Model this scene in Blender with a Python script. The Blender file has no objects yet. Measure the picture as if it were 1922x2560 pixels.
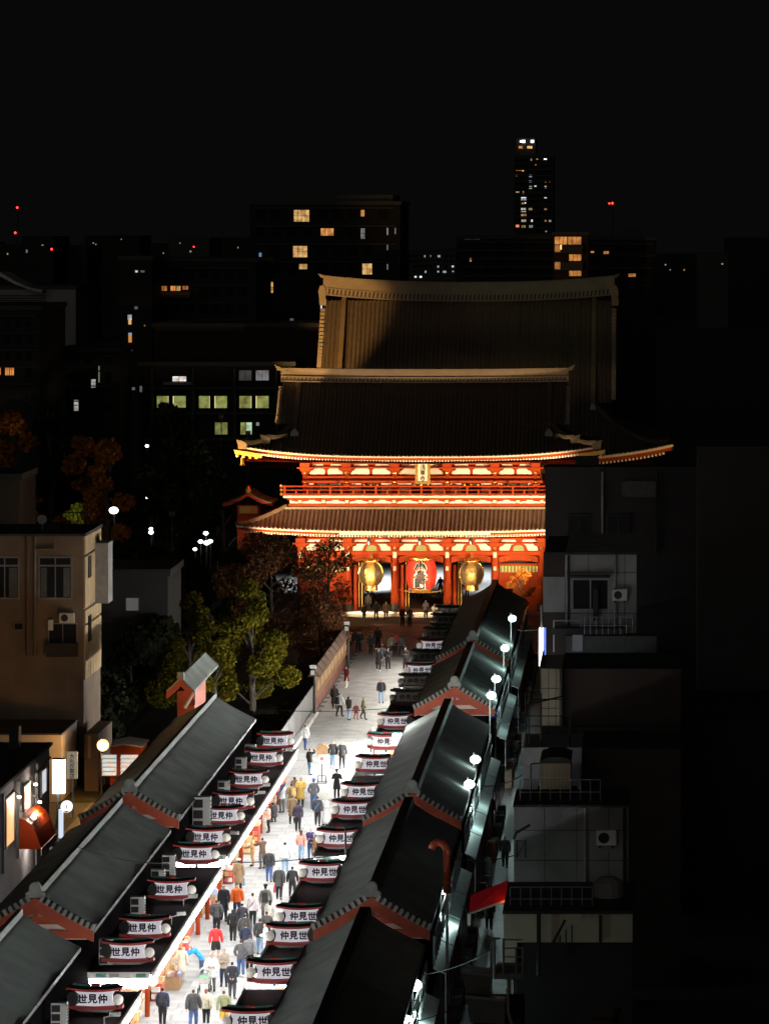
import bpy, math, random
import numpy as np
from mathutils import Vector, Matrix, Euler

random.seed(7)
rng = random.Random(11)
SC = bpy.context.scene
COL = SC.collection
PI = math.pi
F = 9438.0          # focal length in photo pixels
CX, CY, CH = 1590.0, 560.0, 34.0   # vanishing point of the street, camera height

# ------------------------------------------------------------------ camera, sky, exposure
cam = bpy.data.cameras.new('camera')
cam_o = bpy.data.objects.new('camera', cam); COL.objects.link(cam_o)
cam_o.location = (0, 0, CH); cam_o.rotation_euler = (PI / 2, 0, 0)
cam.sensor_fit = 'VERTICAL'; cam.sensor_height = 24.0
cam.lens = F / 2560.0 * 24.0
cam.shift_x = (961 - CX) / 2560.0
cam.shift_y = -(1280 - CY) / 2560.0
cam.clip_start = 1.0; cam.clip_end = 6000.0
SC.camera = cam_o

W = bpy.data.worlds.new('World'); SC.world = W; W.use_nodes = True
wn = W.node_tree.nodes; wn.clear()
bg = wn.new('ShaderNodeBackground'); wo = wn.new('ShaderNodeOutputWorld')
bg.inputs[0].default_value = (0.0025, 0.0024, 0.0025, 1); bg.inputs[1].default_value = 1.0
W.node_tree.links.new(bg.outputs[0], wo.inputs[0])

glow = bpy.data.lights.new('city_glow', 'SUN'); glow.energy = 0.12; glow.angle = math.radians(50); glow.color = (1.0, 0.93, 0.82)
glow_o = bpy.data.objects.new('city_glow', glow); COL.objects.link(glow_o)
glow_o.rotation_euler = Vector((0.30, 1.0, -0.12)).to_track_quat('-Z', 'Y').to_euler()

SC.view_settings.view_transform = 'Standard'; SC.view_settings.look = 'None'
SC.view_settings.exposure = 0.0; SC.view_settings.gamma = 1.0; SC.view_settings.use_curve_mapping = False
SC.cycles.use_denoising = True
try: SC.cycles.denoiser = 'OPENIMAGEDENOISE'
except Exception: pass
SC.cycles.max_bounces = 5; SC.cycles.diffuse_bounces = 3; SC.cycles.sample_clamp_indirect = 6.0
SC.cycles.use_light_tree = True

def U(px, d): return (px - CX) / F * d
def V(py, d): return CH - (py - CY) / F * d
def P(px, py, d): return (U(px, d), d, V(py, d))
def G(px, py):
    d = CH * F / (py - CY); return (U(px, d), d, 0.0)
def D(py, z): return (CH - z) * F / (py - CY)

# ------------------------------------------------------------------ materials
MATS = {}
def mat(name, col, rough=0.7, metal=0.0, var=0.25, scale=3.0, bump=0.0, emit=None, es=0.0, stripes=None):
    if name in MATS: return MATS[name]
    m = bpy.data.materials.new(name); m.use_nodes = True
    nt = m.node_tree; b = nt.nodes['Principled BSDF']
    b.inputs['Roughness'].default_value = rough; b.inputs['Metallic'].default_value = metal
    c = (*col, 1)
    if var > 0:
        tc = nt.nodes.new('ShaderNodeTexCoord'); n = nt.nodes.new('ShaderNodeTexNoise')
        n.inputs['Scale'].default_value = scale; n.inputs['Detail'].default_value = 6
        oi = nt.nodes.new('ShaderNodeObjectInfo')
        ad = nt.nodes.new('ShaderNodeMath'); ad.operation = 'MULTIPLY_ADD'; ad.inputs[1].default_value = 0.35; 
        nt.links.new(oi.outputs['Random'], ad.inputs[0]); nt.links.new(n.outputs['Fac'], ad.inputs[2])
        r = nt.nodes.new('ShaderNodeValToRGB')
        r.color_ramp.elements[0].position = 0.3; r.color_ramp.elements[1].position = 0.95
        r.color_ramp.elements[0].color = (*[x * (1 - var) for x in col], 1)
        r.color_ramp.elements[1].color = (*[min(1, x * (1 + var)) for x in col], 1)
        nt.links.new(tc.outputs['Object'], n.inputs['Vector'])
        nt.links.new(ad.outputs[0], r.inputs['Fac']); nt.links.new(r.outputs['Color'], b.inputs['Base Color'])
        if bump > 0 or stripes:
            bp = nt.nodes.new('ShaderNodeBump'); bp.inputs['Strength'].default_value = bump or 0.4; bp.inputs['Distance'].default_value = 0.03
            if stripes:
                w = nt.nodes.new('ShaderNodeTexWave'); w.bands_direction = stripes[0]; w.inputs['Scale'].default_value = stripes[1]
                w.inputs['Distortion'].default_value = 0.6
                nt.links.new(tc.outputs['Object'], w.inputs['Vector']); nt.links.new(w.outputs['Fac'], bp.inputs['Height'])
            else:
                n2 = nt.nodes.new('ShaderNodeTexNoise'); n2.inputs['Scale'].default_value = scale * 8
                nt.links.new(tc.outputs['Object'], n2.inputs['Vector']); nt.links.new(n2.outputs['Fac'], bp.inputs['Height'])
            nt.links.new(bp.outputs[0], b.inputs['Normal'])
    else:
        b.inputs['Base Color'].default_value = c
    if emit:
        b.inputs['Emission Color'].default_value = (*emit, 1); b.inputs['Emission Strength'].default_value = es
    if var > 0 and stripes:   # seams and dirt: fine colour lines along the seams
        w2 = nt.nodes.new('ShaderNodeTexWave'); w2.bands_direction = stripes[0]; w2.inputs['Scale'].default_value = stripes[1] * .9; w2.inputs['Distortion'].default_value = 2.0; w2.inputs['Detail'].default_value = 3
        mx = nt.nodes.new('ShaderNodeMix'); mx.data_type = 'RGBA'; mx.blend_type = 'MULTIPLY'; mx.inputs['Factor'].default_value = .55
        nt.links.new(tc.outputs['Object'], w2.inputs['Vector']); nt.links.new(r.outputs['Color'], mx.inputs['A']); nt.links.new(w2.outputs['Color'], mx.inputs['B']); nt.links.new(mx.outputs['Result'], b.inputs['Base Color'])
    MATS[name] = m
    return m
def glowmat(name, col, s): return mat(name, (0.6, 0.6, 0.6), 0.5, var=0, emit=col, es=s)
def cloth(col):
    return mat('cloth_%03d_%03d_%03d' % tuple(int(c * 999) for c in col), col, 0.85, var=0.3, scale=9, bump=0.15)

M_red = mat('vermilion_lacquer', (0.31, 0.045, 0.013), 0.75, var=0.18, scale=1.5); M_red.node_tree.nodes['Principled BSDF'].inputs['Specular IOR Level'].default_value = 0.08
M_red2 = mat('faded_vermilion', (0.42, 0.075, 0.035), 0.6, var=0.25, scale=2)
M_plaster = mat('white_plaster', (0.78, 0.72, 0.62), 0.8, var=0.06)
M_tile = mat('roof_tile', (0.10, 0.074, 0.056), 0.45, var=0.3, scale=2, bump=0.2)
M_tile2 = mat('floodlit_roof_tile', (0.15, 0.105, 0.078), 0.5, var=0.3, scale=2, bump=0.2)  # same tiles, lighter: floodlight on the lower roof put into the colour
M_ridge = mat('roof_ridge_metal', (0.19, 0.135, 0.085), 0.5, var=0.2, scale=1.2)
M_gold = mat('gilt_metal', (0.80, 0.50, 0.14), 0.32, 0.9, var=0.15)
M_goldm = mat('gilt_paint', (0.62, 0.40, 0.10), 0.5, 0.2, var=0.2)
M_black = mat('black_metal', (0.018, 0.017, 0.016), 0.55, var=0.4)
M_dark = mat('dark_timber', (0.03, 0.022, 0.018), 0.7, var=0.4)
M_copper = mat('stall_roof_metal', (0.36, 0.41, 0.375), 0.85, var=0.40, scale=0.55, bump=0.9, stripes=('Y', 1.6))
M_verge = mat('grey_verge_tile', (0.30, 0.32, 0.29), 0.7, var=0.3, scale=4)
M_teal = mat('teal_trim', (0.03, 0.13, 0.11), 0.5, var=0.2)
M_signred = mat('sign_red_trim', (0.36, 0.035, 0.03), 0.5, var=0.15)
M_white = mat('white_enamel', (0.72, 0.72, 0.68), 0.5, var=0.12)
M_grey = mat('grey_paint', (0.30, 0.30, 0.29), 0.6, var=0.2)
M_ink = mat('black_ink', (0.008, 0.008, 0.009), 0.6, var=0)
M_signlit = mat('backlit_sign_face', (0.75, 0.73, 0.76), 0.5, var=0.05, emit=(0.93, 0.89, 1.0), es=0.34)
M_signoff = mat('unlit_sign_face', (0.20, 0.19, 0.19), 0.6, var=0.15)
M_globe = mat('opal_globe', (0.72, 0.70, 0.62), 0.3, var=0.1, emit=(1.0, 0.95, 0.82), es=0.22)
M_globeoff = mat('opal_globe_off', (0.30, 0.29, 0.27), 0.3, var=0.1)
M_strip = glowmat('fluorescent_strip', (0.96, 0.99, 1.0), 36.0)
M_strip2 = glowmat('fluorescent_strip_dim', (1.0, 0.99, 0.95), 190.0)
M_lamp = glowmat('led_lamp', (0.80, 1.0, 0.98), 9.0)
M_wood = mat('pale_wood', (0.36, 0.22, 0.11), 0.7, var=0.25, scale=4)
M_stone = mat('paving_stone', (0.37, 0.37, 0.36), 0.75, var=0.30, scale=0.8, bump=0.25)
M_asphalt = mat('asphalt', (0.055, 0.055, 0.053), 0.8, var=0.3, scale=2, bump=0.3)
M_glass = mat('dark_glass', (0.02, 0.022, 0.025), 0.12, var=0)
M_skin = mat('skin', (0.52, 0.32, 0.22), 0.6, var=0.1)
M_bark = mat('bark', (0.07, 0.055, 0.042), 0.9, var=0.4, scale=5, bump=0.4)

# ------------------------------------------------------------------ mesh helpers
ORG = {}
class MB:
    def __init__(s): s.v = []; s.f = []
    def add(s, vs, fs):
        n = len(s.v); s.v += [tuple(p) for p in vs]; s.f += [tuple(i + n for i in f) for f in fs]; return s
    def box(s, x0, x1, y0, y1, z0, z1):
        x0, x1 = min(x0, x1), max(x0, x1); y0, y1 = min(y0, y1), max(y0, y1); z0, z1 = min(z0, z1), max(z0, z1)
        return s.add([(x0, y0, z0), (x1, y0, z0), (x1, y1, z0), (x0, y1, z0), (x0, y0, z1), (x1, y0, z1), (x1, y1, z1), (x0, y1, z1)],
                     [(0, 3, 2, 1), (4, 5, 6, 7), (0, 1, 5, 4), (1, 2, 6, 5), (2, 3, 7, 6), (3, 0, 4, 7)])
    def prism_y(s, poly, y0, y1):       # poly in (x, z), counter-clockwise seen from -Y
        n = len(poly)
        vs = [(x, y0, z) for x, z in poly] + [(x, y1, z) for x, z in poly]
        fs = [tuple(range(n)), tuple(reversed(range(n, 2 * n)))] + [(i, i + n, (i + 1) % n + n, (i + 1) % n) for i in range(n)]
        return s.add(vs, fs)
    def prism_x(s, poly, x0, x1):       # poly in (y, z)
        n = len(poly)
        vs = [(x0, y, z) for y, z in poly] + [(x1, y, z) for y, z in poly]
        fs = [tuple(range(n)), tuple(reversed(range(n, 2 * n)))] + [(i, i + n, (i + 1) % n + n, (i + 1) % n) for i in range(n)]
        return s.add(vs, fs)
    def band(s, bot, top, dy):          # ribbon between two polylines of points, thickened by dy along +Y
        n = len(bot)
        vs = list(bot) + list(top) + [(p[0], p[1] + dy, p[2]) for p in bot] + [(p[0], p[1] + dy, p[2]) for p in top]
        fs = []
        for i in range(n - 1):
            a, b, c, d = i, i + 1, n + i + 1, n + i
            fs += [(a, b, c, d), (a + 2 * n, d + 2 * n, c + 2 * n, b + 2 * n), (d, c, c + 2 * n, d + 2 * n), (b, a, a + 2 * n, b + 2 * n)]
        fs += [(0, n, 3 * n, 2 * n), (n - 1, 3 * n - 1, 4 * n - 1, 2 * n - 1)]
        return s.add(vs, fs)
    def tube(s, pts, r, n=6):
        pts = [Vector(p) for p in pts]; k = len(pts)
        rs = r if isinstance(r, (list, tuple)) else [r] * k
        base = len(s.v); vs = []; fs = []
        for i, p in enumerate(pts):
            t = (pts[min(i + 1, k - 1)] - pts[max(i - 1, 0)]).normalized()
            a = t.cross(Vector((0, 0, 1)))
            if a.length < 1e-3: a = Vector((1, 0, 0))
            a.normalize(); b = t.cross(a)
            for j in range(n):
                q = 2 * PI * j / n; vs.append(p + (a * math.cos(q) + b * math.sin(q)) * rs[i])
        for i in range(k - 1):
            for j in range(n):
                fs.append((i * n + j, i * n + (j + 1) % n, (i + 1) * n + (j + 1) % n, (i + 1) * n + j))
        fs += [tuple(reversed(range(n))), tuple(range((k - 1) * n, k * n))]
        return s.add(vs, fs)
    def lathe(s, cx, cy, prof, n=12, axis='z', cz=0):
        vs = []; fs = []; k = len(prof)
        for r, z in prof:
            for j in range(n):
                q = 2 * PI * j / n
                if axis == 'z': vs.append((cx + r * math.cos(q), cy + r * math.sin(q), z))
                else: vs.append((cx + r * math.cos(q), cy + z, cz + r * math.sin(q)))
        for i in range(k - 1):
            for j in range(n):
                fs.append((i * n + j, i * n + (j + 1) % n, (i + 1) * n + (j + 1) % n, (i + 1) * n + j))
        fs += [tuple(reversed(range(n))), tuple(range((k - 1) * n, k * n))]
        return s.add(vs, fs)
    def ball(s, c, r, n=10, k=7, sz=1.0):
        prof = [(max(1e-3, r * math.sin(PI * i / k)), c[2] - r * sz * math.cos(PI * i / k)) for i in range(k + 1)]
        return s.lathe(c[0], c[1], prof, n)
    def grid(s, rows):
        m = len(rows[0]); vs = [p for r in rows for p in r]
        fs = [(i * m + j, i * m + j + 1, (i + 1) * m + j + 1, (i + 1) * m + j) for i in range(len(rows) - 1) for j in range(m - 1)]
        return s.add(vs, fs)
    def mesh(s, name, o=(0, 0, 0), smooth=False):
        me = bpy.data.meshes.new(name)
        me.from_pydata([(p[0] - o[0], p[1] - o[1], p[2] - o[2]) for p in s.v], [], s.f)
        if smooth: me.polygons.foreach_set('use_smooth', [True] * len(me.polygons))
        me.update(); return me
    def build(s, name, m, parent=None, smooth=False, label=None, kind=None, o=None):
        po = ORG[parent.name] if parent else (0, 0, 0)
        me = s.mesh(name, po if o is None else o, smooth)
        me.materials.append(m)
        ob = bpy.data.objects.new(name, me); COL.objects.link(ob)
        if parent: ob.parent = parent
        ORG[ob.name] = po
        if label: ob['label'] = label
        if kind: ob['kind'] = kind
        return ob

def thing(name, label, cat, loc=(0, 0, 0), group=None, rz=0):
    o = bpy.data.objects.new(name, None); COL.objects.link(o); o.location = loc; o.rotation_euler.z = rz
    o.empty_display_size = 0.2
    o['label'] = label; o['category'] = cat
    if group: o['group'] = group
    ORG[o.name] = tuple(loc); return o
def tag(o, label, cat, group=None):
    o['label'] = label; o['category'] = cat
    if group: o['group'] = group
    return o
def piece(me, name, parent, loc, rz=0, m=None, rot=None, scale=None, label=None):
    ob = bpy.data.objects.new(name, me); COL.objects.link(ob)
    po = ORG[parent.name] if parent else (0, 0, 0)
    if parent: ob.parent = parent
    ob.location = (loc[0] - po[0], loc[1] - po[1], loc[2] - po[2])
    ob.rotation_euler = rot if rot else (0, 0, rz)
    if scale: ob.scale = scale
    if m:
        if not me.materials: me.materials.append(m)
        ob.material_slots[0].link = 'OBJECT'; ob.material_slots[0].material = m
    if label: ob['label'] = label
    ORG[ob.name] = (loc[0], loc[1], loc[2]); return ob
def copy_tree(o, parent=None):
    c = o.copy(); COL.objects.link(c)
    if parent: c.parent = parent
    for ch in KIDS.get(o.name, []): copy_tree(ch, c)
    return c
KIDS = {}
def freeze(root):
    KIDS.clear()
    for o in bpy.data.objects:
        if o.parent: KIDS.setdefault(o.parent.name, []).append(o)
def dup(root, loc, label, rz=0):
    c = copy_tree(root); c.location = loc; c.rotation_euler.z = rz; c['label'] = label
    ORG[c.name] = tuple(loc); return c
def struct(o): o['kind'] = 'structure'; return o
def point_lamp(name, loc, e, col, r=0.15, parent=None):
    l = bpy.data.lights.new(name, 'POINT'); l.energy = e; l.color = col; l.shadow_soft_size = r
    o = bpy.data.objects.new(name, l); COL.objects.link(o); o.location = loc
    if parent: o.parent = parent; po = ORG[parent.name]; o.location = [loc[i] - po[i] for i in range(3)]
    return o
def spot_lamp(name, loc, tgt, e, col, ang, blend=0.6, r=0.3, parent=None):
    l = bpy.data.lights.new(name, 'SPOT'); l.energy = e; l.color = col; l.shadow_soft_size = r
    l.spot_size = math.radians(ang); l.spot_blend = blend
    o = bpy.data.objects.new(name, l); COL.objects.link(o); o.location = loc
    o.rotation_euler = (Vector(tgt) - Vector(loc)).to_track_quat('-Z', 'Y').to_euler()
    if parent: o.parent = parent; po = ORG[parent.name]; o.location = [loc[i] - po[i] for i in range(3)]
    return o
TXT = {}
def text_mesh(s, size, bold=0.0, depth=0.01):
    """Lettering as a mesh standing upright in XZ, centred, facing -Y."""
    k = (s, size, bold)
    if k in TXT: return TXT[k]
    cu = bpy.data.curves.new('lettering', 'FONT'); cu.body = s; cu.size = size; cu.align_x = 'CENTER'
    cu.extrude = depth / 2; cu.resolution_u = 2; cu.space_line = 0.8
    ob = bpy.data.objects.new('lettering', cu); COL.objects.link(ob)
    bpy.context.view_layer.update()
    me = bpy.data.meshes.new_from_object(ob.evaluated_get(bpy.context.evaluated_depsgraph_get()))
    bpy.data.objects.remove(ob)
    n = len(me.vertices); co = np.empty(n * 3); me.vertices.foreach_get('co', co); co = co.reshape(-1, 3)
    c = (co.max(0) + co.min(0)) / 2; co = co - c
    co = np.stack([co[:, 0], -co[:, 2], co[:, 1]], 1); me.vertices.foreach_set('co', co.ravel()); me.update()
    if bold > 0:      # thicken the brush strokes: the same glyph laid over itself a few times, slightly shifted
        vs = co.tolist(); fs = [tuple(p.vertices) for p in me.polygons]; V = []; F_ = []
        for i, (a, b) in enumerate(((0, 0), (bold, 0), (-bold, 0), (0, bold), (0, -bold))):
            F_ += [tuple(k + len(V) for k in f) for f in fs]; V += [(v[0] + a, v[1] - .0012 * i, v[2] + b) for v in vs]
        me = bpy.data.meshes.new('lettering'); me.from_pydata(V, [], F_); me.update()
    me.materials.clear(); me.materials.append(M_ink); me.name = 'lettering'
    TXT[k] = me; return me
ORD = ['', 'first', 'second', 'third', 'fourth', 'fifth', 'sixth', 'seventh', 'eighth', 'ninth', 'tenth', 'eleventh', 'twelfth', 'thirteenth',
       'fourteenth', 'fifteenth', 'sixteenth', 'seventeenth', 'eighteenth', 'nineteenth', 'twentieth']
# ------------------------------------------------------------------ ground
struct(MB().box(-1500, 1500, -200, 4000, -1.2, -0.02).build('ground', M_asphalt))
LS, RS = -22.5, -13.2            # shop fronts of the two stall rows
street = struct(MB().box(LS - 0.4, RS + 0.4, 120, 322, -0.2, -0.010).build('street', mat('street_bed', (0.13, 0.13, 0.125), 0.8)))
slab = MB(); g = 0.011
slab.add([(-.6 + g, -.6 + g, 0), (.6 - g, -.6 + g, 0), (.6 - g, .6 - g, 0), (-.6 + g, .6 - g, 0), (-.6 + g, -.6 + g, -.02), (.6 - g, -.6 + g, -.02), (.6 - g, .6 - g, -.02), (-.6 + g, .6 - g, -.02)],
         [(0, 1, 2, 3), (0, 4, 5, 1), (1, 5, 6, 2), (2, 6, 7, 3), (3, 7, 4, 0)])
slab_me = slab.mesh('paving_slab'); slab_me.materials.append(M_stone)
nslab = 0; rest = MB()
for r in range(150):
    y = 151 + r * 1.2
    if y > 321: break
    for c in range(8):
        x = -22.0 + 0.6 + c * 1.2 - (0.3 if r % 2 else 0)
        z = rng.uniform(-.004, .004)
        vis = x > -22.0 + 0 and x < -16.2 + (y - 151) * 0.02
        if nslab < 290 and vis:
            piece(slab_me, 'paving_slab', street, (x, y, z)); nslab += 1
        else: rest.add([(p[0] + x, p[1] + y, p[2] + z) for p in slab.v], slab.f)
rest.build('paving', M_stone, street, kind='stuff')
# plaza beyond the gate, steps in front of it
struct(MB().box(-31, -6, 341, 408, -0.2, 0.02).build('plaza', mat('plaza_stone', (0.40, 0.40, 0.39), 0.8, var=0.12, scale=0.5)))
struct(MB().box(-31, -6.5, 327.5, 341, -0.2, 0.16).build('gate_platform', mat('gate_stone', (0.30, 0.24, 0.19), 0.8)))
struct(MB().box(-27, -10.5, 327.3, 329.2, -.1, .19).build('gate_step', mat('lit_step_stone', (.62, .56, .48), .8, var=.1)))  # warm light on the step put into the pale stone colour
struct(MB().box(-7.9, -4.9, 120, 322, -0.2, -0.006).build('alley', mat('alley_paving', (0.20, 0.21, 0.21), 0.42, var=0.3, scale=1.2, bump=0.3)))
struct(MB().box(-32, -27.2, 120, 330, -0.2, -0.006).build('back_street', mat('back_street_paving', (0.12, 0.12, 0.115), 0.6, var=0.3, scale=1.2)))
bandm = mat('pale_paving_band', (0.30, 0.33, 0.32), 0.6, var=0.15)
MB().box(-7.35, -6.85, 160, 320, -0.02, 0.004).build('drain_cover_band', bandm, bpy.data.objects['alley'])
MB().box(-31.9, -22.6, 318, 327, -0.2, 0.003).build('forecourt', M_asphalt)['kind'] = 'structure'
pl = bpy.data.objects['plaza']
for i, (px, py, l, w) in enumerate([(950, 1470, 9, .3), (1098, 1470, 8, .2)]):
    a = G(px, py); MB().box(a[0] - w, a[0] + w, a[1] - l, a[1] + l, .02, .035).build('pale_line', mat('paving_line', (0.6, 0.6, 0.58)), pl)
al = bpy.data.objects['alley']
for px, py, w in ((1257, 1913, .35), (1293, 1919, .35), (1272, 1945, .3), (1300, 1863, .4), (1333, 1725, .5)):
    a = G(px, py); MB().box(a[0] - w, a[0] + w, a[1] - .35, a[1] + .35, -.01, .006).build('road_marking', mat('road_paint', (0.7, 0.7, 0.68)), al)

# ------------------------------------------------------------------ stall rows
def sect(t): return 4.98 + 1.34 * max(0, 1 - t) ** 1.14 - max(0, t - 1) * .6
vt = MB().box(-.07, .07, -.20, .16, -.03, .24).mesh('verge_tile'); vt.materials.append(M_verge)
vd = MB().box(-.085, .085, -.17, .17, -.02, .17).mesh('verge_tile'); vd.materials.append(M_dark)
post_me = MB().lathe(0, 0, [(.11, 0), (.11, 2.85)], 8).mesh('stall_post'); post_me.materials.append(M_red)
def stall_block(side, d0, d1, label, strip=M_strip, gable=True, endband=True):
    s = 1 if side == 'L' else -1                 # +1: the street lies at +X of the ridge
    xr = -24.7 if side == 'L' else -10.9
    eave = xr + s * 2.4; back = xr - s * 2.4; edge = eave + s * 2.4
    root = thing('stall_row', label, 'shop building', (xr, d0, 0), 'tiled stall rows along the shopping street')
    n = 8
    pro = [(xr + 2.4 * k / n, sect(abs(k) / n)) for k in range(-n, n + 1)]
    ys = [d0 + (d1 - d0) * i / 12 for i in range(13)]
    wav = lambda i, k: 0.02 * math.sin(i * 2.1 + k)
    MB().grid([[(x, y, z + wav(i, j)) for j, (x, z) in enumerate(pro)] for i, y in enumerate(ys)]) .build('roof', M_copper, root, True)
    MB().grid([[(x, y, z - .14) for x, z in pro] for y in (d0 + .02, d1 - .02)]).build('soffit', M_dark, root)
    rw = .12 if side == 'L' else .27
    MB().prism_y([(xr - rw, 6.2), (xr + rw, 6.2), (xr + rw * .8, 6.52), (xr - rw * .8, 6.52)], d0 + .1, d1 - .05).build('ridge', M_verge if side == 'L' else M_black, root)
    MB().box(eave - .03, eave + .03, d0 + .05, d1 - .05, 4.82, 4.985).build('gutter', M_black, root)
    MB().box(back - .03, back + .03, d0 + .05, d1 - .05, 4.82, 4.985).build('gutter', M_black, root)
    # gable
    bar = MB(); k0 = [(x, d0 - .04, z - .60 + .10 * abs(i - n) / n) for i, (x, z) in enumerate(pro)]; k1 = [(x, d0 - .04, z - .02) for x, z in pro]
    bar.band(k0, k1, .10).build('bargeboard', M_red2, root)
    gp = [(xr - 2.1, 4.5)] + [(xr + 2.1, 4.5)] + [(xr + 2.1 * (1 - k / 4), sect(abs(1 - k / 4)) - .3) for k in range(0, 9)]
    MB().prism_y(gp, d0 + .35, d0 + .45).build('gable_wall', M_plaster, root)
    MB().box(xr - 2.2, xr + 2.2, d0 + .24, d0 + .36, 4.55, 4.90).build('tie_beam', M_red2, root)
    MB().box(xr - .09, xr + .09, d0 + .24, d0 + .36, 4.86, 5.7).build('king_post', M_red2, root)
    MB().box(xr - 1.5, xr + 1.5, d0 + .25, d0 + .35, 5.14, 5.42).build('collar_beam', M_red2, root)
    for j in range(-10, 11):
        if j == 0: continue
        t = abs(j) / 10.2; x = xr + 2.4 * t * (1 if j > 0 else -1)
        sl = math.atan2(sect(t + .02) - sect(t - .02), .04 * 2.4) * (1 if j > 0 else -1)
        piece(vt, 'verge_tile', root, (x, d0 + .05, sect(t) + .0), rot=(0, -sl, 0))
        if abs(j) < 10: piece(vd, 'verge_tile', root, (xr + 2.4 * (t + .05) * (1 if j > 0 else -1), d0 + .09, sect(t + .05) + .005), rot=(0, -sl, 0))
    og = MB().prism_y([(xr - .34, 6.30), (xr + .34, 6.30), (xr + .42, 6.45), (xr + .26, 6.56), (xr + .22, 6.80), (xr + .1, 6.92), (xr - .1, 6.92), (xr - .22, 6.80), (xr - .26, 6.56), (xr - .42, 6.45)], d0 - .08, d0 + .22)
    og.build('ridge_end_tile', M_verge, root)
    # walls, canopy
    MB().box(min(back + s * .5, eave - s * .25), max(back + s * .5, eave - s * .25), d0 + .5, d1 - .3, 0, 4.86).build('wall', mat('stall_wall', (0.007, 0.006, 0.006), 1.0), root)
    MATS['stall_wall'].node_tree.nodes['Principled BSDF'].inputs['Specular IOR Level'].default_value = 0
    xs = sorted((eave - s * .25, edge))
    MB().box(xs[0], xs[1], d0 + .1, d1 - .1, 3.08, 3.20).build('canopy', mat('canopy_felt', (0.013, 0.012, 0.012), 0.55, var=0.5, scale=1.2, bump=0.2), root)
    ex = sorted((edge - s * .02, edge + s * .08))
    MB().box(ex[0], ex[1], d0, d1, 3.02, 3.24).build('fascia', M_white, root)
    lx = sorted((edge - s * .16, edge + s * .04))
    ls = MB(); q = d0 + .2
    while q < d1 - 1:
        ls.box(lx[0], lx[1], q, min(q + 2.3, d1 - .2), 2.74, 2.99); q += 2.42
    ls.build('light_strip', strip, root)
    wx = sorted((eave - s * .25, edge - s * .1))
    for yy, lit in ((d0, True),):
        MB().box(wx[0], wx[1], yy - .03, yy + .06, 2.98, 3.22).build('end_fascia', M_white, root)
        cmx = [(0.10, 0.30, 0.25), (0.3, 0.3, 0.3), (0.75, 0.75, 0.7), (0.10, 0.30, 0.25)]
        for j in range(4):
            a = wx[0] + .35 + j * .55; MB().box(a, a + .4, yy - .05, yy - .03, 3.03, 3.17).build('fascia_panel', mat('fascia_%d' % (j % 3), cmx[j], 0.6), root)
        if endband:
            for j in range(3):
                w = (wx[1] - wx[0] - .1) / 3; MB().box(wx[0] + .05 + j * w, wx[0] + j * w + w, yy + .02, yy + .12, 2.55, 2.93).build('light_panel', M_strip2 if strip is not M_strip else M_strip, root)
    ny = int((d1 - d0) / 5.2)
    for j in range(ny + 1):
        y = d0 + .4 + (d1 - d0 - .8) * j / max(1, ny)
        piece(post_me, 'stall_post', root, (edge - s * 1.05, y, 0))
    # shop front with its open interior
    sf = mat('shop_interior', (0.55, 0.47, 0.38), 0.8, var=0.3, scale=1.5)
    fx = eave - s * .24
    MB().box(fx, fx + s * .06, d0 + .5, d1 - .3, 0.0, 3.05).build('shop_front', sf, root)
    for j in range(int((d1 - d0) / 2.6)):
        y = d0 + 1 + j * 2.6
        MB().box(fx + s * .06, fx + s * .14, y, y + .12, 0, 3.0).build('door_post', M_red, root)
    return root
stall_block('L', 118, 151.6, 'nearest stall row roof beside the bright shopping street, cut off by the frame')
stall_block('L', 155.3, 181.0, 'dark metal roofed stall row under four signs, second from the front on the crowded side')
stall_block('L', 184.2, 221.5, 'long stall row with pale green roof ending at the yellow tree')
stall_block('R', 118, 152.0, 'nearest stall row between the bright street and the dark alley, cut off by the frame')
stall_block('R', 155.5, 181.2, 'stall row with the red cane-shaped duct behind its roof')
stall_block('R', 183.8, 218.8, 'stall row with the brightest lamps along its alley side and a red gable front')
stall_block('R', 226.2, 248.5, 'stall row with a full red gable facing the cross lane', M_strip2)
stall_block('R', 251.5, 292, 'darkest and farthest stall row running up to the gate', glowmat('fluorescent_strip_faint', (1.0, .95, .86), 60.0), endband=False)

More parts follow.
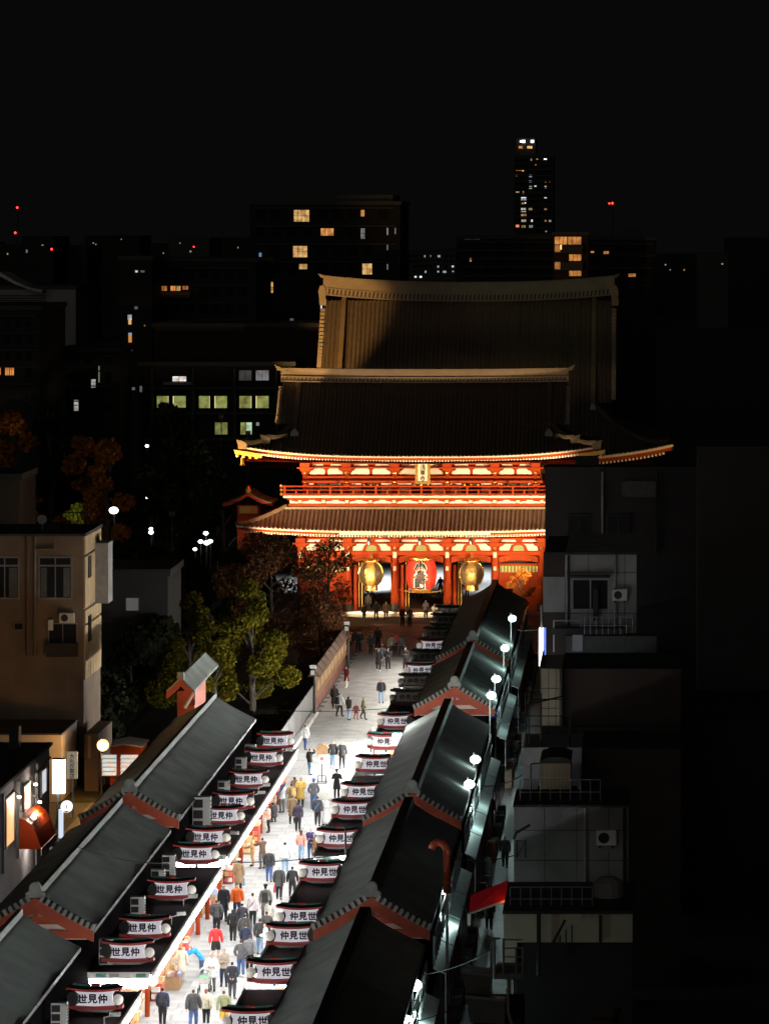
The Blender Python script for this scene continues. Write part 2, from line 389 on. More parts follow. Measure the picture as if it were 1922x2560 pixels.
# ------------------------------------------------------------------ signs on the canopies
def make_sign(side, lit):
    s = 1 if side == 'L' else -1
    root = thing('stall_sign', 'x', 'shop sign', (0, 0, 0), 'roofed white signboards on the stall canopies')
    face = M_signlit if lit else M_signoff
    tr = M_signred if lit else M_dark  # unlit signs: lamp-off darkness put into trim, face and globe colours
    pts = [(-.80, .33), (-.72, .1), (-.70, -.05), (-.76, -.28)]
    poly = [(-.74, -.27), (0, -.31), (.74, -.27), (.66, -.05), (.66, .08), (.78, .31), (0, .25), (-.78, .31), (-.66, .08), (-.66, -.05)]
    MB().prism_y(poly, -.22, .10).build('sign_face', face, root)
    xs = [-1.08, -.9, -.6, -.3, 0, .3, .6, .9, 1.08]
    lift = lambda x: .11 * (abs(x) / 1.08) ** 2.2
    MB().band([(x, -.38, .27 + lift(x)) for x in xs], [(x, -.38, .362 + lift(x)) for x in xs], .5).build('eave_board', tr, root)
    rf = MB().grid([[(x, -.36, .365 + lift(x)) for x in xs], [(x * .98, -.15, .385 + lift(x)) for x in xs], [(x * .86, 0, .43 + .6 * lift(x)) for x in xs], [(x * .9, .2, .37 + lift(x)) for x in xs]])
    rf.build('sign_roof', M_black, root)
    for a, b in ((-.88, -.2), (.2, .88)):
        MB().band([(a, -.03, .42 + .5 * lift(a)), (b, -.03, .42 + .5 * lift(b))], [(a, -.03, .51 + .5 * lift(a)), (b, -.03, .51 + .5 * lift(b))], .1).build('ridge_cap', M_teal, root)
    MB().box(-.18, .18, -.05, .08, .43, .53).build('ridge_ornament', tr, root)
    MB().band([(x, -.30, -.43 - .02 + .5 * lift(x)) for x in xs], [(x, -.30, -.31 + .5 * lift(x)) for x in xs], .44).build('base_board', tr, root)
    MB().prism_y([(-.8, -.44), (-.5, -.56), (.5, -.56), (.8, -.44)], -.2, .1).build('foot', M_grey if lit else M_dark, root)
    MB().box(-.05, .05, -.1, .05, -.66, -.5).build('stand', M_dark, root)
    o = MB().lathe(-s * .83, -.12, [(.27, -.10), (.30, 0), (.27, .10)], 16, 'y', -.0); o.build('end_disc', M_black, root)
    gl = MB().ball((s * .92, -.36, -.02), .21, 16, 10).build('globe_lamp', M_globe if lit else M_globeoff, root, True)
    MB().box(s * .92 - .05, s * .92 + .05, -.42, -.30, -.32, -.22).build('lamp_foot', M_black, gl)
    txt = '世見仲' if s > 0 else '仲見世'
    for i, ch in enumerate(txt):
        me = text_mesh(ch, .38, .013, .02)
        piece(me, 'lettering', root, ((i - 1) * .39 - s * .09, -.232, -.01))
    return root
protos = {}
for sd, lit in (('L', True), ('R', True), ('R', False)):
    protos[sd, lit] = make_sign(sd, lit)
freeze(None)
used = set()
def sign(sd, lit, loc, label):
    p = protos[sd, lit]
    if (sd, lit) not in used:
        used.add((sd, lit)); p.location = loc; p['label'] = label; ORG[p.name] = loc; return p
    return dup(p, loc, label)
Lpy = [2493, 2376, 2316, 2220, 2132, 2090, 2036, 2000, 1946, 1892, 1850]
for i, py in enumerate(Lpy):
    sign('L', True, (-21.05, D(py, 3.86), 3.86), 'lit white signboard, %s from the near end of the row with the yellow tree' % ORD[i + 1])
Rpy = [(2548, 1), (2426, 1), (2335, 1), (2287, 1), (2177, 1), (2093, 1), (2021, 1), (1977, 1), (1908, 1), (1852, 1), (1801, 1), (1741, 0), (1701, 0), (1674, 1), (1640, 0), (1612, 1), (1583, 0), (1548, 0), (1529, 0)]
for i, (py, lit) in enumerate(Rpy):
    d = D(py, 3.86)
    sign('R', bool(lit), (-14.6, d, 3.86), '%s signboard, %s from the near end of the row beside the alley' % ('lit white' if lit else 'dark unlit', ORD[i + 1]))

# air-conditioner units on the canopies
def make_unit():
    r = thing('air_conditioner_unit', 'x', 'air conditioner', group='white outdoor units on the stall canopies')
    MB().box(-.30, .30, -.22, .22, .08, 1.15).build('casing', M_white, r)
    for k in range(8): MB().box(.302, .325, -.18, .18, .18 + k * .115, .235 + k * .115).build('louvre', M_black, r)
    for k in range(3): MB().box(-.27, .05, -.235, -.222, .14 + k * .34, .40 + k * .34).build('grille', M_dark, r)
    for x in (-.25, .25): MB().box(x - .04, x + .04, -.2, .2, 0, .08).build('foot', M_black, r)
    return r
u0 = make_unit(); freeze(None)
unit_px = [(140, 'nearest white outdoor unit, at the bottom edge beside the lowest sign'), (259, 'white outdoor unit close behind the sign above the lit alley band'), (337, 'white outdoor unit between the second alley band and the signs'),
           (388, 'small outdoor unit just in front of the upper lit alley band'), (415, 'outdoor unit crossing the upper lit alley band'), (498, 'largest boxy white outdoor unit by the red gable'),
           (553, 'white outdoor unit just past the biggest one, beside the roof edge'), (596, 'pair-end outdoor unit beside the third farthest sign'), (620, 'farthest outdoor unit under the roof corner by the tree')]
for i, (px, lab) in enumerate(unit_px):
    d = 22.1 * F / (1590 - px); loc = (-21.95, d, 3.2)
    u = u0 if i == 0 else dup(u0, loc, lab)
    u.location = loc; u['label'] = lab
    if px == 498: u.scale = (1.5, 1.3, 1.6)
def make_cctv():
    r = thing('security_camera', 'x', 'security camera', group='white cameras on the canopy edges')
    MB().tube([(0, 0, 0), (0, 0, .35), (.3, 0, .42)], .03, 5).build('bracket', M_white, r)
    b = MB().box(.22, .62, -.09, .09, .40, .56).build('camera_body', M_white, r)
    MB().box(.62, .64, -.06, .06, .43, .53).build('camera_lens', M_black, b)
    return r
c0 = make_cctv(); freeze(None)
cps = [(275, 2553, -20.4), (445, 2301, -20.4), (474, 2256, -20.4), (584, 2095, -20.4), (647, 1994, -20.4), (656, 1975, -20.4), (716, 1886, -20.4)]
cl = ['security camera at the bottom edge of the picture by the near canopy', 'white security camera beside the third sign from the front on the crowded side', 'security camera between the third and fourth signs on the crowded side',
      'security camera beside the sign above the upper alley band', 'white security camera below the eighth sign near the striped goods', 'small security camera bracket above the eighth sign', 'farthest security camera at the tip of the canopy beside the tenth sign']
for i, (px, py, x) in enumerate(cps):
    d = D(py, 3.4); c = c0 if i == 0 else dup(c0, (x, d, 3.2), cl[i])
    c.location = (x, d, 3.2); c['label'] = cl[i]; c.rotation_euler.z = rng.uniform(-.4, .4)
# ------------------------------------------------------------------ temple roofs
def hip_gable(root, gx, dr, zr, half_r, de, ze, half_e, rise, x_hip, v_hip, d_back, sp, rr, m, ribmat, prefix, conc=1.45, label=None):
    """Irimoya roof: ridge at depth dr, front eave at depth de. Returns z(x, v) on the front slope."""
    def zz(x, v):
        v = max(0.0, min(1.0, v)); base = ze + (zr - ze) * (1 - v) ** conc
        return base + rise * (min(1.15, abs(x) / half_e)) ** 3.2 * v ** 1.5
    def hx(v):
        if v <= v_hip: return half_r
        t = (v - v_hip) / (1 - v_hip); return x_hip + (half_e - x_hip) * (t * .75 + .25 * t * t)
    yy = lambda v: dr + (de - dr) * v
    yb = lambda v: dr + (d_back - dr) * v
    vs = [i / 14 for i in range(15)]; us = [-1 + 2 * i / 28 for i in range(29)]
    fr = MB()
    vlist = [v for v in vs if v < v_hip] + [v_hip - .001]
    fr.grid([[(gx + u * half_r, yy(v), zz(u * half_r, v)) for u in us] for v in vlist])
    vl2 = [v_hip + .001] + [v for v in vs if v > v_hip]
    fr.grid([[(gx + u * hx(v), yy(v), zz(u * hx(v), v)) for u in us] for v in vl2])
    fr.grid([[(gx - u * half_r, yb(v), zz(u * half_r, v)) for u in us] for v in vlist])
    fr.grid([[(gx - u * hx(v), yb(v), zz(u * hx(v), v)) for u in us] for v in vl2])
    for s in (-1, 1):
        rows = []
        for v in vl2:
            x = hx(v); z = zz(x, v); rows.append([(gx + s * x, yy(v) + (yb(v) - yy(v)) * k / 8, zz(x, v) - rise * v ** 1.5 * (x / half_e) ** 3.2 * (1 - abs(k / 4 - 1) ** 2.5)) for k in range(9)][::s])
        fr.grid(rows)
    roof = fr.build(prefix + 'roof', m, root, True)
    # round tile rows down the front slope, each a part
    n = int(2 * half_e / sp); stuffm = MB(); count = 0
    for i in range(n + 1):
        x = -half_e + .1 + (2 * half_e - .2) * i / n
        if abs(x) > half_r - .15 or abs(x) > x_hip:
            # hip part, starts on the hip line; outside the gable it may also have an upper part
            lo, hi = v_hip, 1.0
            for _ in range(20):
                mid = (lo + hi) / 2
                if hx(mid) > abs(x): hi = mid
                else: lo = mid
            v0 = max(hi, v_hip + .003)
            if v0 > .975: continue
            segs = [(v0, 1.0)]
            if abs(x) < half_r - .1: segs.append((0.0, v_hip))
        else: segs = [(0.0, 1.0)]
        for a, b in segs:
            k = 6; b_ = MB()
            pts = [(gx + x, yy(a + (b - a) * j / k) - (.03 if j == k else 0), zz(x, a + (b - a) * j / k)) for j in range(k + 1)]
            vsx = []; fsx = []
            for p in pts: vsx += [(p[0] - rr, p[1], p[2] - .01), (p[0] - rr * .55, p[1], p[2] + rr * .95), (p[0] + rr * .55, p[1], p[2] + rr * .95), (p[0] + rr, p[1], p[2] - .01)]
            for j in range(k):
                for q in range(3): fsx.append((j * 4 + q, j * 4 + q + 1, j * 4 + q + 5, j * 4 + q + 4))
            fsx.append((k * 4, k * 4 + 1, k * 4 + 2, k * 4 + 3))
            b_.add(vsx, fsx); b_.build('tile_row', ribmat, roof)
    # side ribs joined
    sr = MB()
    for s in (-1, 1):
        for j in range(1, 22):
            f = j / 22
            pts = []
            for t in range(7):
                v = v_hip + .02 + (.98 - v_hip) * t / 6; x = hx(v)
                if yy(v) > 0:
                    f2 = f
                    pts.append((gx + s * x, yy(v) + (yb(v) - yy(v)) * f2, zz(x, v) - rise * v ** 1.5 * (x / half_e) ** 3.2 * (1 - abs(f2 * 2 - 1) ** 2.5) + rr * .4))
            sr.tube(pts, rr, 4)
    sr.build('side_tile_rows', ribmat, roof, kind='stuff')
    return zz, hx, yy, roof

def eave_trim(root, gx, de, zz, half_e, sp, rad, fas, name_m, drop1=.22, inset=.55, dots=True, fas_h=.16):
    xs = [-half_e + 2 * half_e * i / 40 for i in range(41)]
    MB().band([(gx + x, de - .06, zz(x, 1) - fas_h) for x in xs], [(gx + x, de - .06, zz(x, 1) - .01) for x in xs], .14).build('eave_fascia', fas, root)
    MB().band([(gx + x * .99, de + .10, zz(x, 1) - fas_h - drop1) for x in xs], [(gx + x * .99, de + .10, zz(x, 1) - fas_h) for x in xs], .1).build('eave_board', M_red, root)
    n = int(2 * half_e / sp)
    rm = MB().box(-rad * 1.0, rad * 1.0, 0, 3.2, -rad, rad).mesh('rafter'); rm.materials.append(M_red)
    em = MB().box(-rad * 1.12, rad * 1.12, -.05, .02, -rad * 1.12, rad * 1.12).mesh('rafter_cap'); em.materials.append(M_plaster)
    for i in range(n + 1):
        x = -half_e * .955 + 2 * half_e * .955 * i / n
        z = zz(x, 1) - fas_h - drop1 - rad - .03
        r = piece(rm, 'rafter', root, (gx + x, de + inset, z), rot=(.16, 0, 0))
        piece(em, 'rafter_cap', r, (gx + x, de + inset, z), rot=(0, 0, 0))

def ridge_band(root, gx, dr, zb, zt, half, sag, lat, sp, m, depth=.5, tip=.35):
    c = lambda x: sag * (abs(x) / half) ** 2.4
    xs = [-half + 2 * half * i / 40 for i in range(41)]
    def b(z0, z1, dy, mm, nm, y=dr):
        return MB().band([(gx + x, y - depth / 2 - dy, z0 + c(x)) for x in xs], [(gx + x, y - depth / 2 - dy, z1 + c(x)) for x in xs], depth + 2 * dy).build(nm, mm, root)
    b(zb, zb + .12, .16, m, 'ridge_course'); b(zb + .12, zb + lat, .04, m, 'ridge_course'); b(zb + lat, zb + lat + .1, .14, m, 'ridge_course')
    rb = b(zb + lat + .1, zt, 0, m, 'ridge_wall'); b(zt, zt + .18, .2, m, 'ridge_cap')
    n = int(2 * half / sp)
    h = lat - .16
    pm = MB().prism_y([(-sp * .34, 0), (sp * .10, 0), (sp * .34, h), (-sp * .10, h)], -.03, .03).mesh('ridge_tile'); pm.materials.append(M_dark)
    for i in range(n):
        x = -half + sp * (i + .5)
        piece(pm, 'ridge_tile', root, (gx + x, dr - depth / 2 - .075, zb + .14 + c(x)))
    for s in (-1, 1):
        MB().band([(gx + s * (half + d), dr - .42 + 0 * d, zt + sag - .1 + .3 * tip * d) for d in (-.5, 0, .3)][::s], [(gx + s * (half + d), dr - .42, zt + sag + .2 + tip * d) for d in (-.5, 0, .6)][::s], .84).build('ridge_tip', m, root)

GX = -18.68
gate = thing('temple_gate', 'two-storey vermilion temple gate, floodlit, with three big lanterns under it', 'temple gate', (GX, 330, 0))
fas = mat('eave_white', (0.66, 0.60, 0.50), 0.7, var=0.1)
# upper roof
zz, hx, yy, uroof = hip_gable(gate, GX, 334, 20.0, 12.55, 325.7, 13.95, 15.3, .85, 11.2, .46, 342.3, .355, .088, M_tile, M_tile, 'upper_')
eave_trim(gate, GX, 325.7, zz, 15.3, .27, .075, fas, 'upper', fas_h=.14)
rt = thing  # ridge pieces go under the upper roof
ridge_band(uroof, GX, 334, 19.95, 21.0, 12.7, .12, .42, .34, M_ridge, tip=.5)
def descending(root, gx, s, x, v0, v1, zz, yy, m, w=.28, h=.55, fin=True):
    k = 8; vv = [v0 + (v1 - v0) * i / k for i in range(k + 1)]
    b = MB(); b.add([q for v in vv for q in ((gx + s * x - w, yy(v), zz(x, v)), (gx + s * x - w * .7, yy(v), zz(x, v) + h), (gx + s * x + w * .7, yy(v), zz(x, v) + h), (gx + s * x + w, yy(v), zz(x, v)))],
              [(j * 4 + q, j * 4 + q + 1, j * 4 + q + 5, j * 4 + q + 4) for j in range(k) for q in range(3)] + [(k * 4, k * 4 + 1, k * 4 + 2, k * 4 + 3), (3, 2, 1, 0)])
    b.build('descending_ridge', m, root)
    if fin:
        y = yy(v1) - .15; z = zz(x, v1)
        MB().prism_y([(gx + s * x - .3, z - .05), (gx + s * x + .3, z - .05), (gx + s * x + .36, z + .2), (gx + s * x + .18, z + .5), (gx + s * x, z + .62), (gx + s * x - .18, z + .5), (gx + s * x - .36, z + .2)], y - .15, y + .15).build('ridge_end_tile', M_verge, root)
def verge(root, gx, s, half, zz, yy, v1, n, me):
    for i in range(n):
        v = .03 + (v1 - .03) * (i + .5) / n
        piece(me, 'verge_tile', root, (gx + s * (half + .12), yy(v), zz(half, v) - .08))
vm = MB().box(-.2, .16, -.13, .13, -.12, .15).mesh('verge_tile'); vm.materials.append(M_ridge)
for s in (-1, 1):
    verge(uroof, GX, s, 12.55, zz, yy, .46, 13, vm)
    descending(uroof, GX, s, 11.05, 0.0, .62, zz, yy, M_tile, .22, .40)
    # hip ridge to the corner
    hp = []
    for i in range(9):
        v = .48 + .50 * i / 8; x = hx(v) - .1; hp.append((GX + s * x, yy(v) + .1, zz(x, v) + .16))
    MB().tube(hp, [.26] * 9, 6).build('hip_ridge', M_tile, uroof)
    x = 15.25; tipz = zz(x, 1)
    for (a, bq, zq) in ((0, 0, .15), (1.9, 1.0, .55)):
        px_ = GX + s * (x - a); 
        o_ = MB().prism_y([(px_ - .35, tipz + zq - .35), (px_ + .35, tipz + zq - .35), (px_ + .40, tipz + zq + .12), (px_ + s * .5, tipz + zq + .45), (px_, tipz + zq + .35), (px_ - .4, tipz + zq + .1)] if s > 0 else
                          [(px_ - .35, tipz + zq - .35), (px_ + .35, tipz + zq - .35), (px_ + .40, tipz + zq + .1), (px_, tipz + zq + .35), (px_ + s * .5, tipz + zq + .45), (px_ - .40, tipz + zq + .12)], yy(1) + bq * 1.1 - .2, yy(1) + bq * 1.1 + .2)
        o_.build('ridge_end_tile', M_ridge, uroof)
        MB().tube([(px_ - s * 0, yy(1) + bq * 1.1, tipz + zq + .25), (px_ - s * .8, yy(1) + bq * 1.1 + .5, tipz + zq + .16), (px_ - s * 1.7, yy(1) + bq * 1.1 + 1.2, tipz + zq + .30)], [.2, .22, .2], 6).build('corner_ridge', M_ridge, uroof)
    MB().prism_y([(GX + s * 15.9, tipz - .62), (GX + s * 13.6, tipz - 1.0), (GX + s * 13.6, tipz - .62), (GX + s * 16.0, tipz - .25)][::s], 325.55, 325.95).build('corner_rafter', M_goldm, gate)
    for q in range(4):
        MB().ball((GX + s * (15.7 - q * .55), 325.7, tipz - .75 - .06 * q), .16, 8, 6).build('corner_boss', M_goldm, gate)
    MB().lathe(GX + s * 15.3, 325.9, [(.05, tipz - .9), (.14, tipz - 1.0), (.18, tipz - 1.5), (.26, tipz - 1.62)], 8).build('wind_bell', M_gold, gate)
    # gable wall behind the verge
    MB().prism_x([(331, 16.0), (337.0, 16.0), (334, 18.6)], GX + s * 11.4 - .1, GX + s * 11.4 + .1).build('gable_wall', M_red, gate)
# soffits
MB().grid([[(GX - 15.2, 325.95, 13.55), (GX, 325.95, 13.28), (GX + 15.2, 325.95, 13.55)], [(GX - 10.5, 330.2, 13.9), (GX, 330.2, 13.9), (GX + 10.5, 330.2, 13.9)]]).build('upper_soffit', M_red, gate)
for s in (-1, 1):
    MB().add([(GX + s * 15.2, 325.95, 13.60), (GX + s * 15.2, 342, 13.60), (GX + s * 10.4, 338, 13.1), (GX + s * 10.4, 330.2, 13.1)], [(0, 1, 2, 3)]).build('side_soffit', M_red, gate)
# lower roof
LZ = lambda x, v: 7.5 + 1.75 * (1 - v) ** 1.15 + .5 * (abs(x) / 15.8) ** 3.2 * v ** 1.5
LX = lambda v: 11.9 + 3.9 * v; LY = lambda v: 329.0 - 3.5 * v
lr = MB().grid([[(GX + u * LX(v), LY(v), LZ(u * LX(v), v)) for u in [-1 + i / 12 for i in range(25)]] for v in [j / 8 for j in range(9)]])
for s in (-1, 1):
    lr.grid([[(GX + s * LX(v), LY(v) + (10 + 7 * v) * k / 6, LZ(LX(v), v) - .5 * v ** 1.5 * (1 - abs(k / 3 - 1) ** 2.5)) for k in range(7)][::s] for v in [j / 5 for j in range(6)]])
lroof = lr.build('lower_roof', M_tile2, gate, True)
n = 85
for i in range(n + 1):
    x = -15.7 + 31.4 * i / n; v0 = max(0, (abs(x) - 11.9) / 3.9)
    if v0 > .95: continue
    k = 4; vsx = []; fsx = []; rr = .10
    for j in range(k + 1):
        v = v0 + (1 - v0) * j / k; p = (GX + x, LY(v) - (.03 if j == k else 0), LZ(x, v))
        vsx += [(p[0] - rr, p[1], p[2] - .01), (p[0] - rr * .55, p[1], p[2] + rr), (p[0] + rr * .55, p[1], p[2] + rr), (p[0] + rr, p[1], p[2] - .01)]
    for j in range(k):
        for q in range(3): fsx.append((j * 4 + q, j * 4 + q + 1, j * 4 + q + 5, j * 4 + q + 4))
    fsx.append((k * 4, k * 4 + 1, k * 4 + 2, k * 4 + 3))
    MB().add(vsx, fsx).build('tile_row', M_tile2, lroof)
eave_trim(gate, GX, 325.5, LZ, 15.8, .27, .075, fas, 'lower', fas_h=.13)
for s in (-1, 1):
    hp = [(GX + s * (LX(v) - .05), LY(v) + .05, LZ(LX(v), v) + .14) for v in [i / 6 for i in range(7)]]
    MB().tube(hp, .22, 6).build('hip_ridge', M_ridge, lroof)
MB().grid([[(GX - 15.6, 325.8, 7.2), (GX, 325.8, 6.98), (GX + 15.6, 325.8, 7.2)], [(GX - 10.8, 330.2, 7.4), (GX, 330.2, 7.4), (GX + 10.8, 330.2, 7.4)]]).build('lower_soffit', M_red, gate)
MB().box(GX - 11.9, GX + 11.9, 328.7, 329.2, 9.16, 9.36).build('flashing', M_ridge, gate)
MB().box(GX - 6.9, GX + 6.1, 325.36, 325.43, 7.22, 7.40).build('lamp_rail', fas, gate)
# columns
CXS = [-29.27, -25.17, -21.08, -16.5, -12.34, -8.25]
for x in CXS:
    for y, nm in ((330.0, 'column'), (334.0, 'column'), (338.0, 'column')):
        c = MB().lathe(x, y, [(.36, .8), (.34, 6.7)], 12).build(nm, M_red, gate, True)
        MB().lathe(x, y, [(.50, .16), (.50, .25), (.43, .8)], 12).build('column_base', M_black, c)
    if x < -9:
        MB().box(x - .15, x + .15, 329.60, 329.66, 4.85, 5.35).build('column_plate', fas, gate)
        MB().box(x - .12, x + .12, 329.60, 329.66, 3.75, 4.1).build('column_plate', fas, gate)
# under-eave wall of the lower storey
def frieze(z0, z1, z2, z3, z4, z5, z6, y, xs, half, kaeru):
    MB().box(GX - half, GX + half, y + .16, y + .3, z0, z6 + .2).build('frieze_wall', M_red, gate)
    for a, b in zip(xs[:-1], xs[1:]):
        m_ = (a + b) / 2; w = (b - a) / 2
        for c, e in ((a + .36, m_ - .13), (m_ + .13, b - .36)):
            r = .14
            MB().prism_y([(c + .0, z1 + .02), (e, z1 + .02), (e, z2 - r), (e - r, z2), (c + .40, z2), (c + .34, z2 - .14), (c + .14, z2 - .2), (c, z2 - .34)] if c < m_ - .3 else
                         [(c, z1 + .02), (e, z1 + .02), (e, z2 - .34), (e - .14, z2 - .2), (e - .34, z2 - .14), (e - .40, z2), (c + r, z2), (c, z2 - r)], y + .12, y + .18).build('plaster_panel', M_plaster, gate)
            MB().prism_y([(c + .15, z3), (e - .05, z3), (e - .2, z4), (c + .3, z4)], y + .12, y + .18).build('plaster_panel', M_plaster, gate)
        if kaeru and b - a > 3.5:
            kb = MB().prism_y([(m_ - 1.0, z1 - .12), (m_ + 1.0, z1 - .12), (m_ + .8, z1 + .06), (m_ + .62, z1 + .5), (m_ + .3, z1 + .62), (m_ - .3, z1 + .62), (m_ - .62, z1 + .5), (m_ - .8, z1 + .06)], y - .05, y + .11).build('frog_leg_strut', M_red, gate)
            MB().prism_y([(m_ - .5, z1), (m_ + .5, z1), (m_ + .4, z1 + .4), (m_ + .2, z1 + .5), (m_ - .2, z1 + .5), (m_ - .4, z1 + .4)], y - .09, y - .05).build('carving', mat('carving_green', (.22, .26, .10), .6), kb)
    for x in xs:
        br = MB()
        for k, (hw, za, zb, yo) in enumerate(((.24, z1 - .1, z1 + .15, -.1), (.30, z1 + .15, z1 + .40, -.2), (.44, z1 + .40, z2 + .02, -.4), (.70, z2 + .02, z3 - .05, -.6), (.40, z3, z5, -.9))):
            br.box(x - hw, x + hw, y + yo, y + .17 + k * .001, za, zb)
        br.build('bracket', M_red, gate)
        MB().ball((x, y - .35, z1 + .28), .17, 8, 6).build('boss', M_gold, gate)
    MB().box(GX - half, GX + half, y - .12, y + .1, z2 + .03, z3 - .03).build('frieze_beam', M_red, gate)
    MB().box(GX - half, GX + half, y - .4, y - .2, z4 + .04, z5).build('frieze_beam', M_red, gate)
frieze(5.3, 5.43, 6.02, 6.22, 6.40, 6.6, 6.75, 330.0, CXS, 10.6, True)
zb = 4.87
MB().box(GX - 10.9, GX + 10.9, 329.72, 330.1, 5.06, 5.40).build('head_beam', M_red, gate)
for a, b in zip(CXS[:-1], CXS[1:]):
    m_ = (a + b) / 2; w = b - a - .7
    xs = [m_ - w / 2 + w * i / 12 for i in range(13)]
    arc = lambda x: .22 * (1 - (2 * (x - m_) / w) ** 2)
    rb = MB().band([(x, 329.62, 4.42 + arc(x)) for x in xs], [(x, 329.62, 4.92 + arc(x)) for x in xs], .3).build('rainbow_beam', M_red, gate)
    for s in (-1, 1):
        t = [(m_ + s * (w * .30 + .32 * math.cos(q) * (1 - q / 9)), 329.58, 4.74 + .13 * math.sin(q) * (1 - q / 9)) for q in [k * .6 for k in range(14)]]
        MB().tube(t, .022, 4).build('arabesque', M_gold, rb)
    MB().box(a + .3, b - .3, 333.9, 334.1, 4.0, 6.5).build('inner_lintel', M_dark, gate)
MB().box(GX - 10.6, GX + 10.6, 330.4, 338.2, 6.4, 6.6).build('ceiling_boards', M_dark, gate)
for a, b in ((CXS[0], CXS[1]), (CXS[4], CXS[5])):
    MB().box(a + .3, b - .3, 330.4, 330.6, .2, 4.3).build('bay_wall', M_red, gate)
    lt = MB().box(a + .4, b - .4, 330.0, 330.2, 3.55, 4.15).build('carved_transom', mat('transom_green', (.12, .16, .06), .6), gate)
    for k in range(11): MB().box(a + .6 + k * .3, a + .7 + k * .3, 329.95, 330.0, 3.6, 4.1).build('slat', M_goldm, lt)
for x, s in ((CXS[2], 1), (CXS[3], 1), (CXS[1], 1)):
    MB().box(x + .5, x + .75, 330.1, 338, .16, 4.2).build('bay_side_wall', M_red, gate)
    for q in (.9, 1.15): MB().box(x + q, x + q + .07, 330.4, 330.5, .5, 4.4).build('gold_edge', M_goldm, gate)
# band between the roofs and balcony
y = 328.9
MB().box(GX - 11.6, GX + 11.6, y, y + .3, 9.36, 9.62).build('sill_beam', M_red, gate)
MB().box(GX - 11.5, GX + 11.5, y + .12, y + .3, 9.62, 10.1).build('plinth_wall', M_plaster, gate)
bx = sorted(CXS + [(a + b) / 2 for a, b in zip(CXS[:-1], CXS[1:])])
MB().box(GX - 11.7, GX + 11.7, y - .1, y + .2, 9.96, 10.16).build('plinth_beam', M_red, gate)
for x in bx:
    MB().prism_y([(x - .16, 9.62), (x + .16, 9.62), (x + .2, 9.8), (x + .75, 9.88), (x + .75, 9.97), (x - .75, 9.97), (x - .75, 9.88), (x - .2, 9.8)], y - .02, y + .13).build('boat_bracket', M_red, gate)
    MB().box(x - .15, x + .15, y - .18, y - .03, 9.70, 9.95).build('bracket_end', fas, gate)
MB().box(GX - 12, GX + 12, 328.5, 330.6, 10.17, 10.36).build('balcony_floor', fas, gate)
yr = 328.62
for z0, z1 in ((10.44, 10.54), (10.80, 10.88), (11.10, 11.22)):
    MB().box(GX - 12.1, GX + 12.1, yr - .05, yr + .05, z0, z1).build('railing_rail', M_red, gate)
pm = MB().box(-.07, .07, -.045, .045, 0, .44).mesh('railing_post'); pm.materials.append(M_red)
pm2 = MB().box(-.09, .09, -.06, .06, 0, .86).mesh('railing_post'); pm2.materials.append(M_red)
for i in range(25):
    x = GX - 11.9 + 23.8 * i / 24
    piece(pm2 if i % 4 == 0 else pm, 'railing_post', gate, (x, yr, 10.37))
for s in (-1, 1):
    for z0 in (10.49, 10.84, 11.18): MB().lathe(GX + s * 12.2, yr, [(.08, z0 - .12), (.13, z0 - .05), (.13, z0 + .08), (.05, z0 + .16)], 8).build('gold_cap', M_gold, gate)
# upper storey wall
UX = [-28.9, -25.3, -21.1, -16.5, -12.35, -8.8]
frieze(11.9, 12.0, 12.6, 12.80, 12.98, 13.15, 13.4, 330.2, UX, 10.3, False)
MB().box(GX - 10.3, GX + 10.3, 329.95, 330.3, 11.62, 11.96).build('head_beam', M_red, gate)
MB().box(GX - 10.5, GX + 10.5, 329.85, 330.3, 11.34, 11.58).build('head_beam', M_red, gate)
MB().box(GX - 10.2, GX + 10.2, 330.4, 330.6, 10.3, 11.4).build('upper_wall', M_plaster, gate)
for x in UX:
    MB().lathe(x, 330.15, [(.26, 10.3), (.26, 12.2)], 10).build('upper_column', M_red, gate, True)
    MB().ball((x, 329.8, 11.46), .14, 8, 6).build('boss', M_gold, gate)
for k, (a, b) in enumerate(zip(UX[:-1], UX[1:])):
    m_ = (a + b) / 2
    if k in (1, 2, 3):
        dw = MB().box(m_ - .85, m_ + .85, 330.3, 330.42, 10.36, 11.32).build('door', M_dark, gate)
        for q in (-.6, 0, .6):
            MB().ball((m_ + q, 330.28, 11.2), .12, 8, 6).build('boss', M_gold, dw); MB().ball((m_ + q * .5, 330.28, 10.72), .09, 8, 6).build('boss', M_gold, dw)
    else:
        dw = MB().box(m_ - 1.1, m_ + 1.1, 330.3, 330.42, 10.36, 11.32).build('window', M_dark, gate)
        for q in range(12): MB().box(m_ - 1.0 + q * .17, m_ - .93 + q * .17, 330.24, 330.3, 10.4, 11.15).build('slat', mat('pale_slat', (.45, .42, .30), .7), dw)
# temple name board
nb = thing('temple_name_board', 'gold framed white board with black characters hanging above the gate balcony', 'sign board', (-18.55, 329.0, 11.4))
x0, x1, z0, z1 = -19.25, -17.95, 11.35, 13.25
MB().box(x0 + .2, x1 - .2, 328.95, 329.1, z0 + .2, z1 - .15).build('board', M_plaster, nb)
MB().box(x0, x0 + .22, 328.85, 329.12, z0, z1).build('frame', M_gold, nb); MB().box(x1 - .22, x1, 328.85, 329.12, z0, z1).build('frame', M_gold, nb)
MB().box(x0 + .22, x1 - .22, 328.85, 329.12, z0, z0 + .2).build('frame', M_gold, nb); MB().box(x0 + .22, x1 - .22, 328.85, 329.12, z1 - .16, z1).build('frame', M_gold, nb)
for i, ch in enumerate('浅草寺'): piece(text_mesh(ch, .50, .012, .02), 'lettering', nb, ((x0 + x1) / 2, 328.935, 12.82 - i * .5))

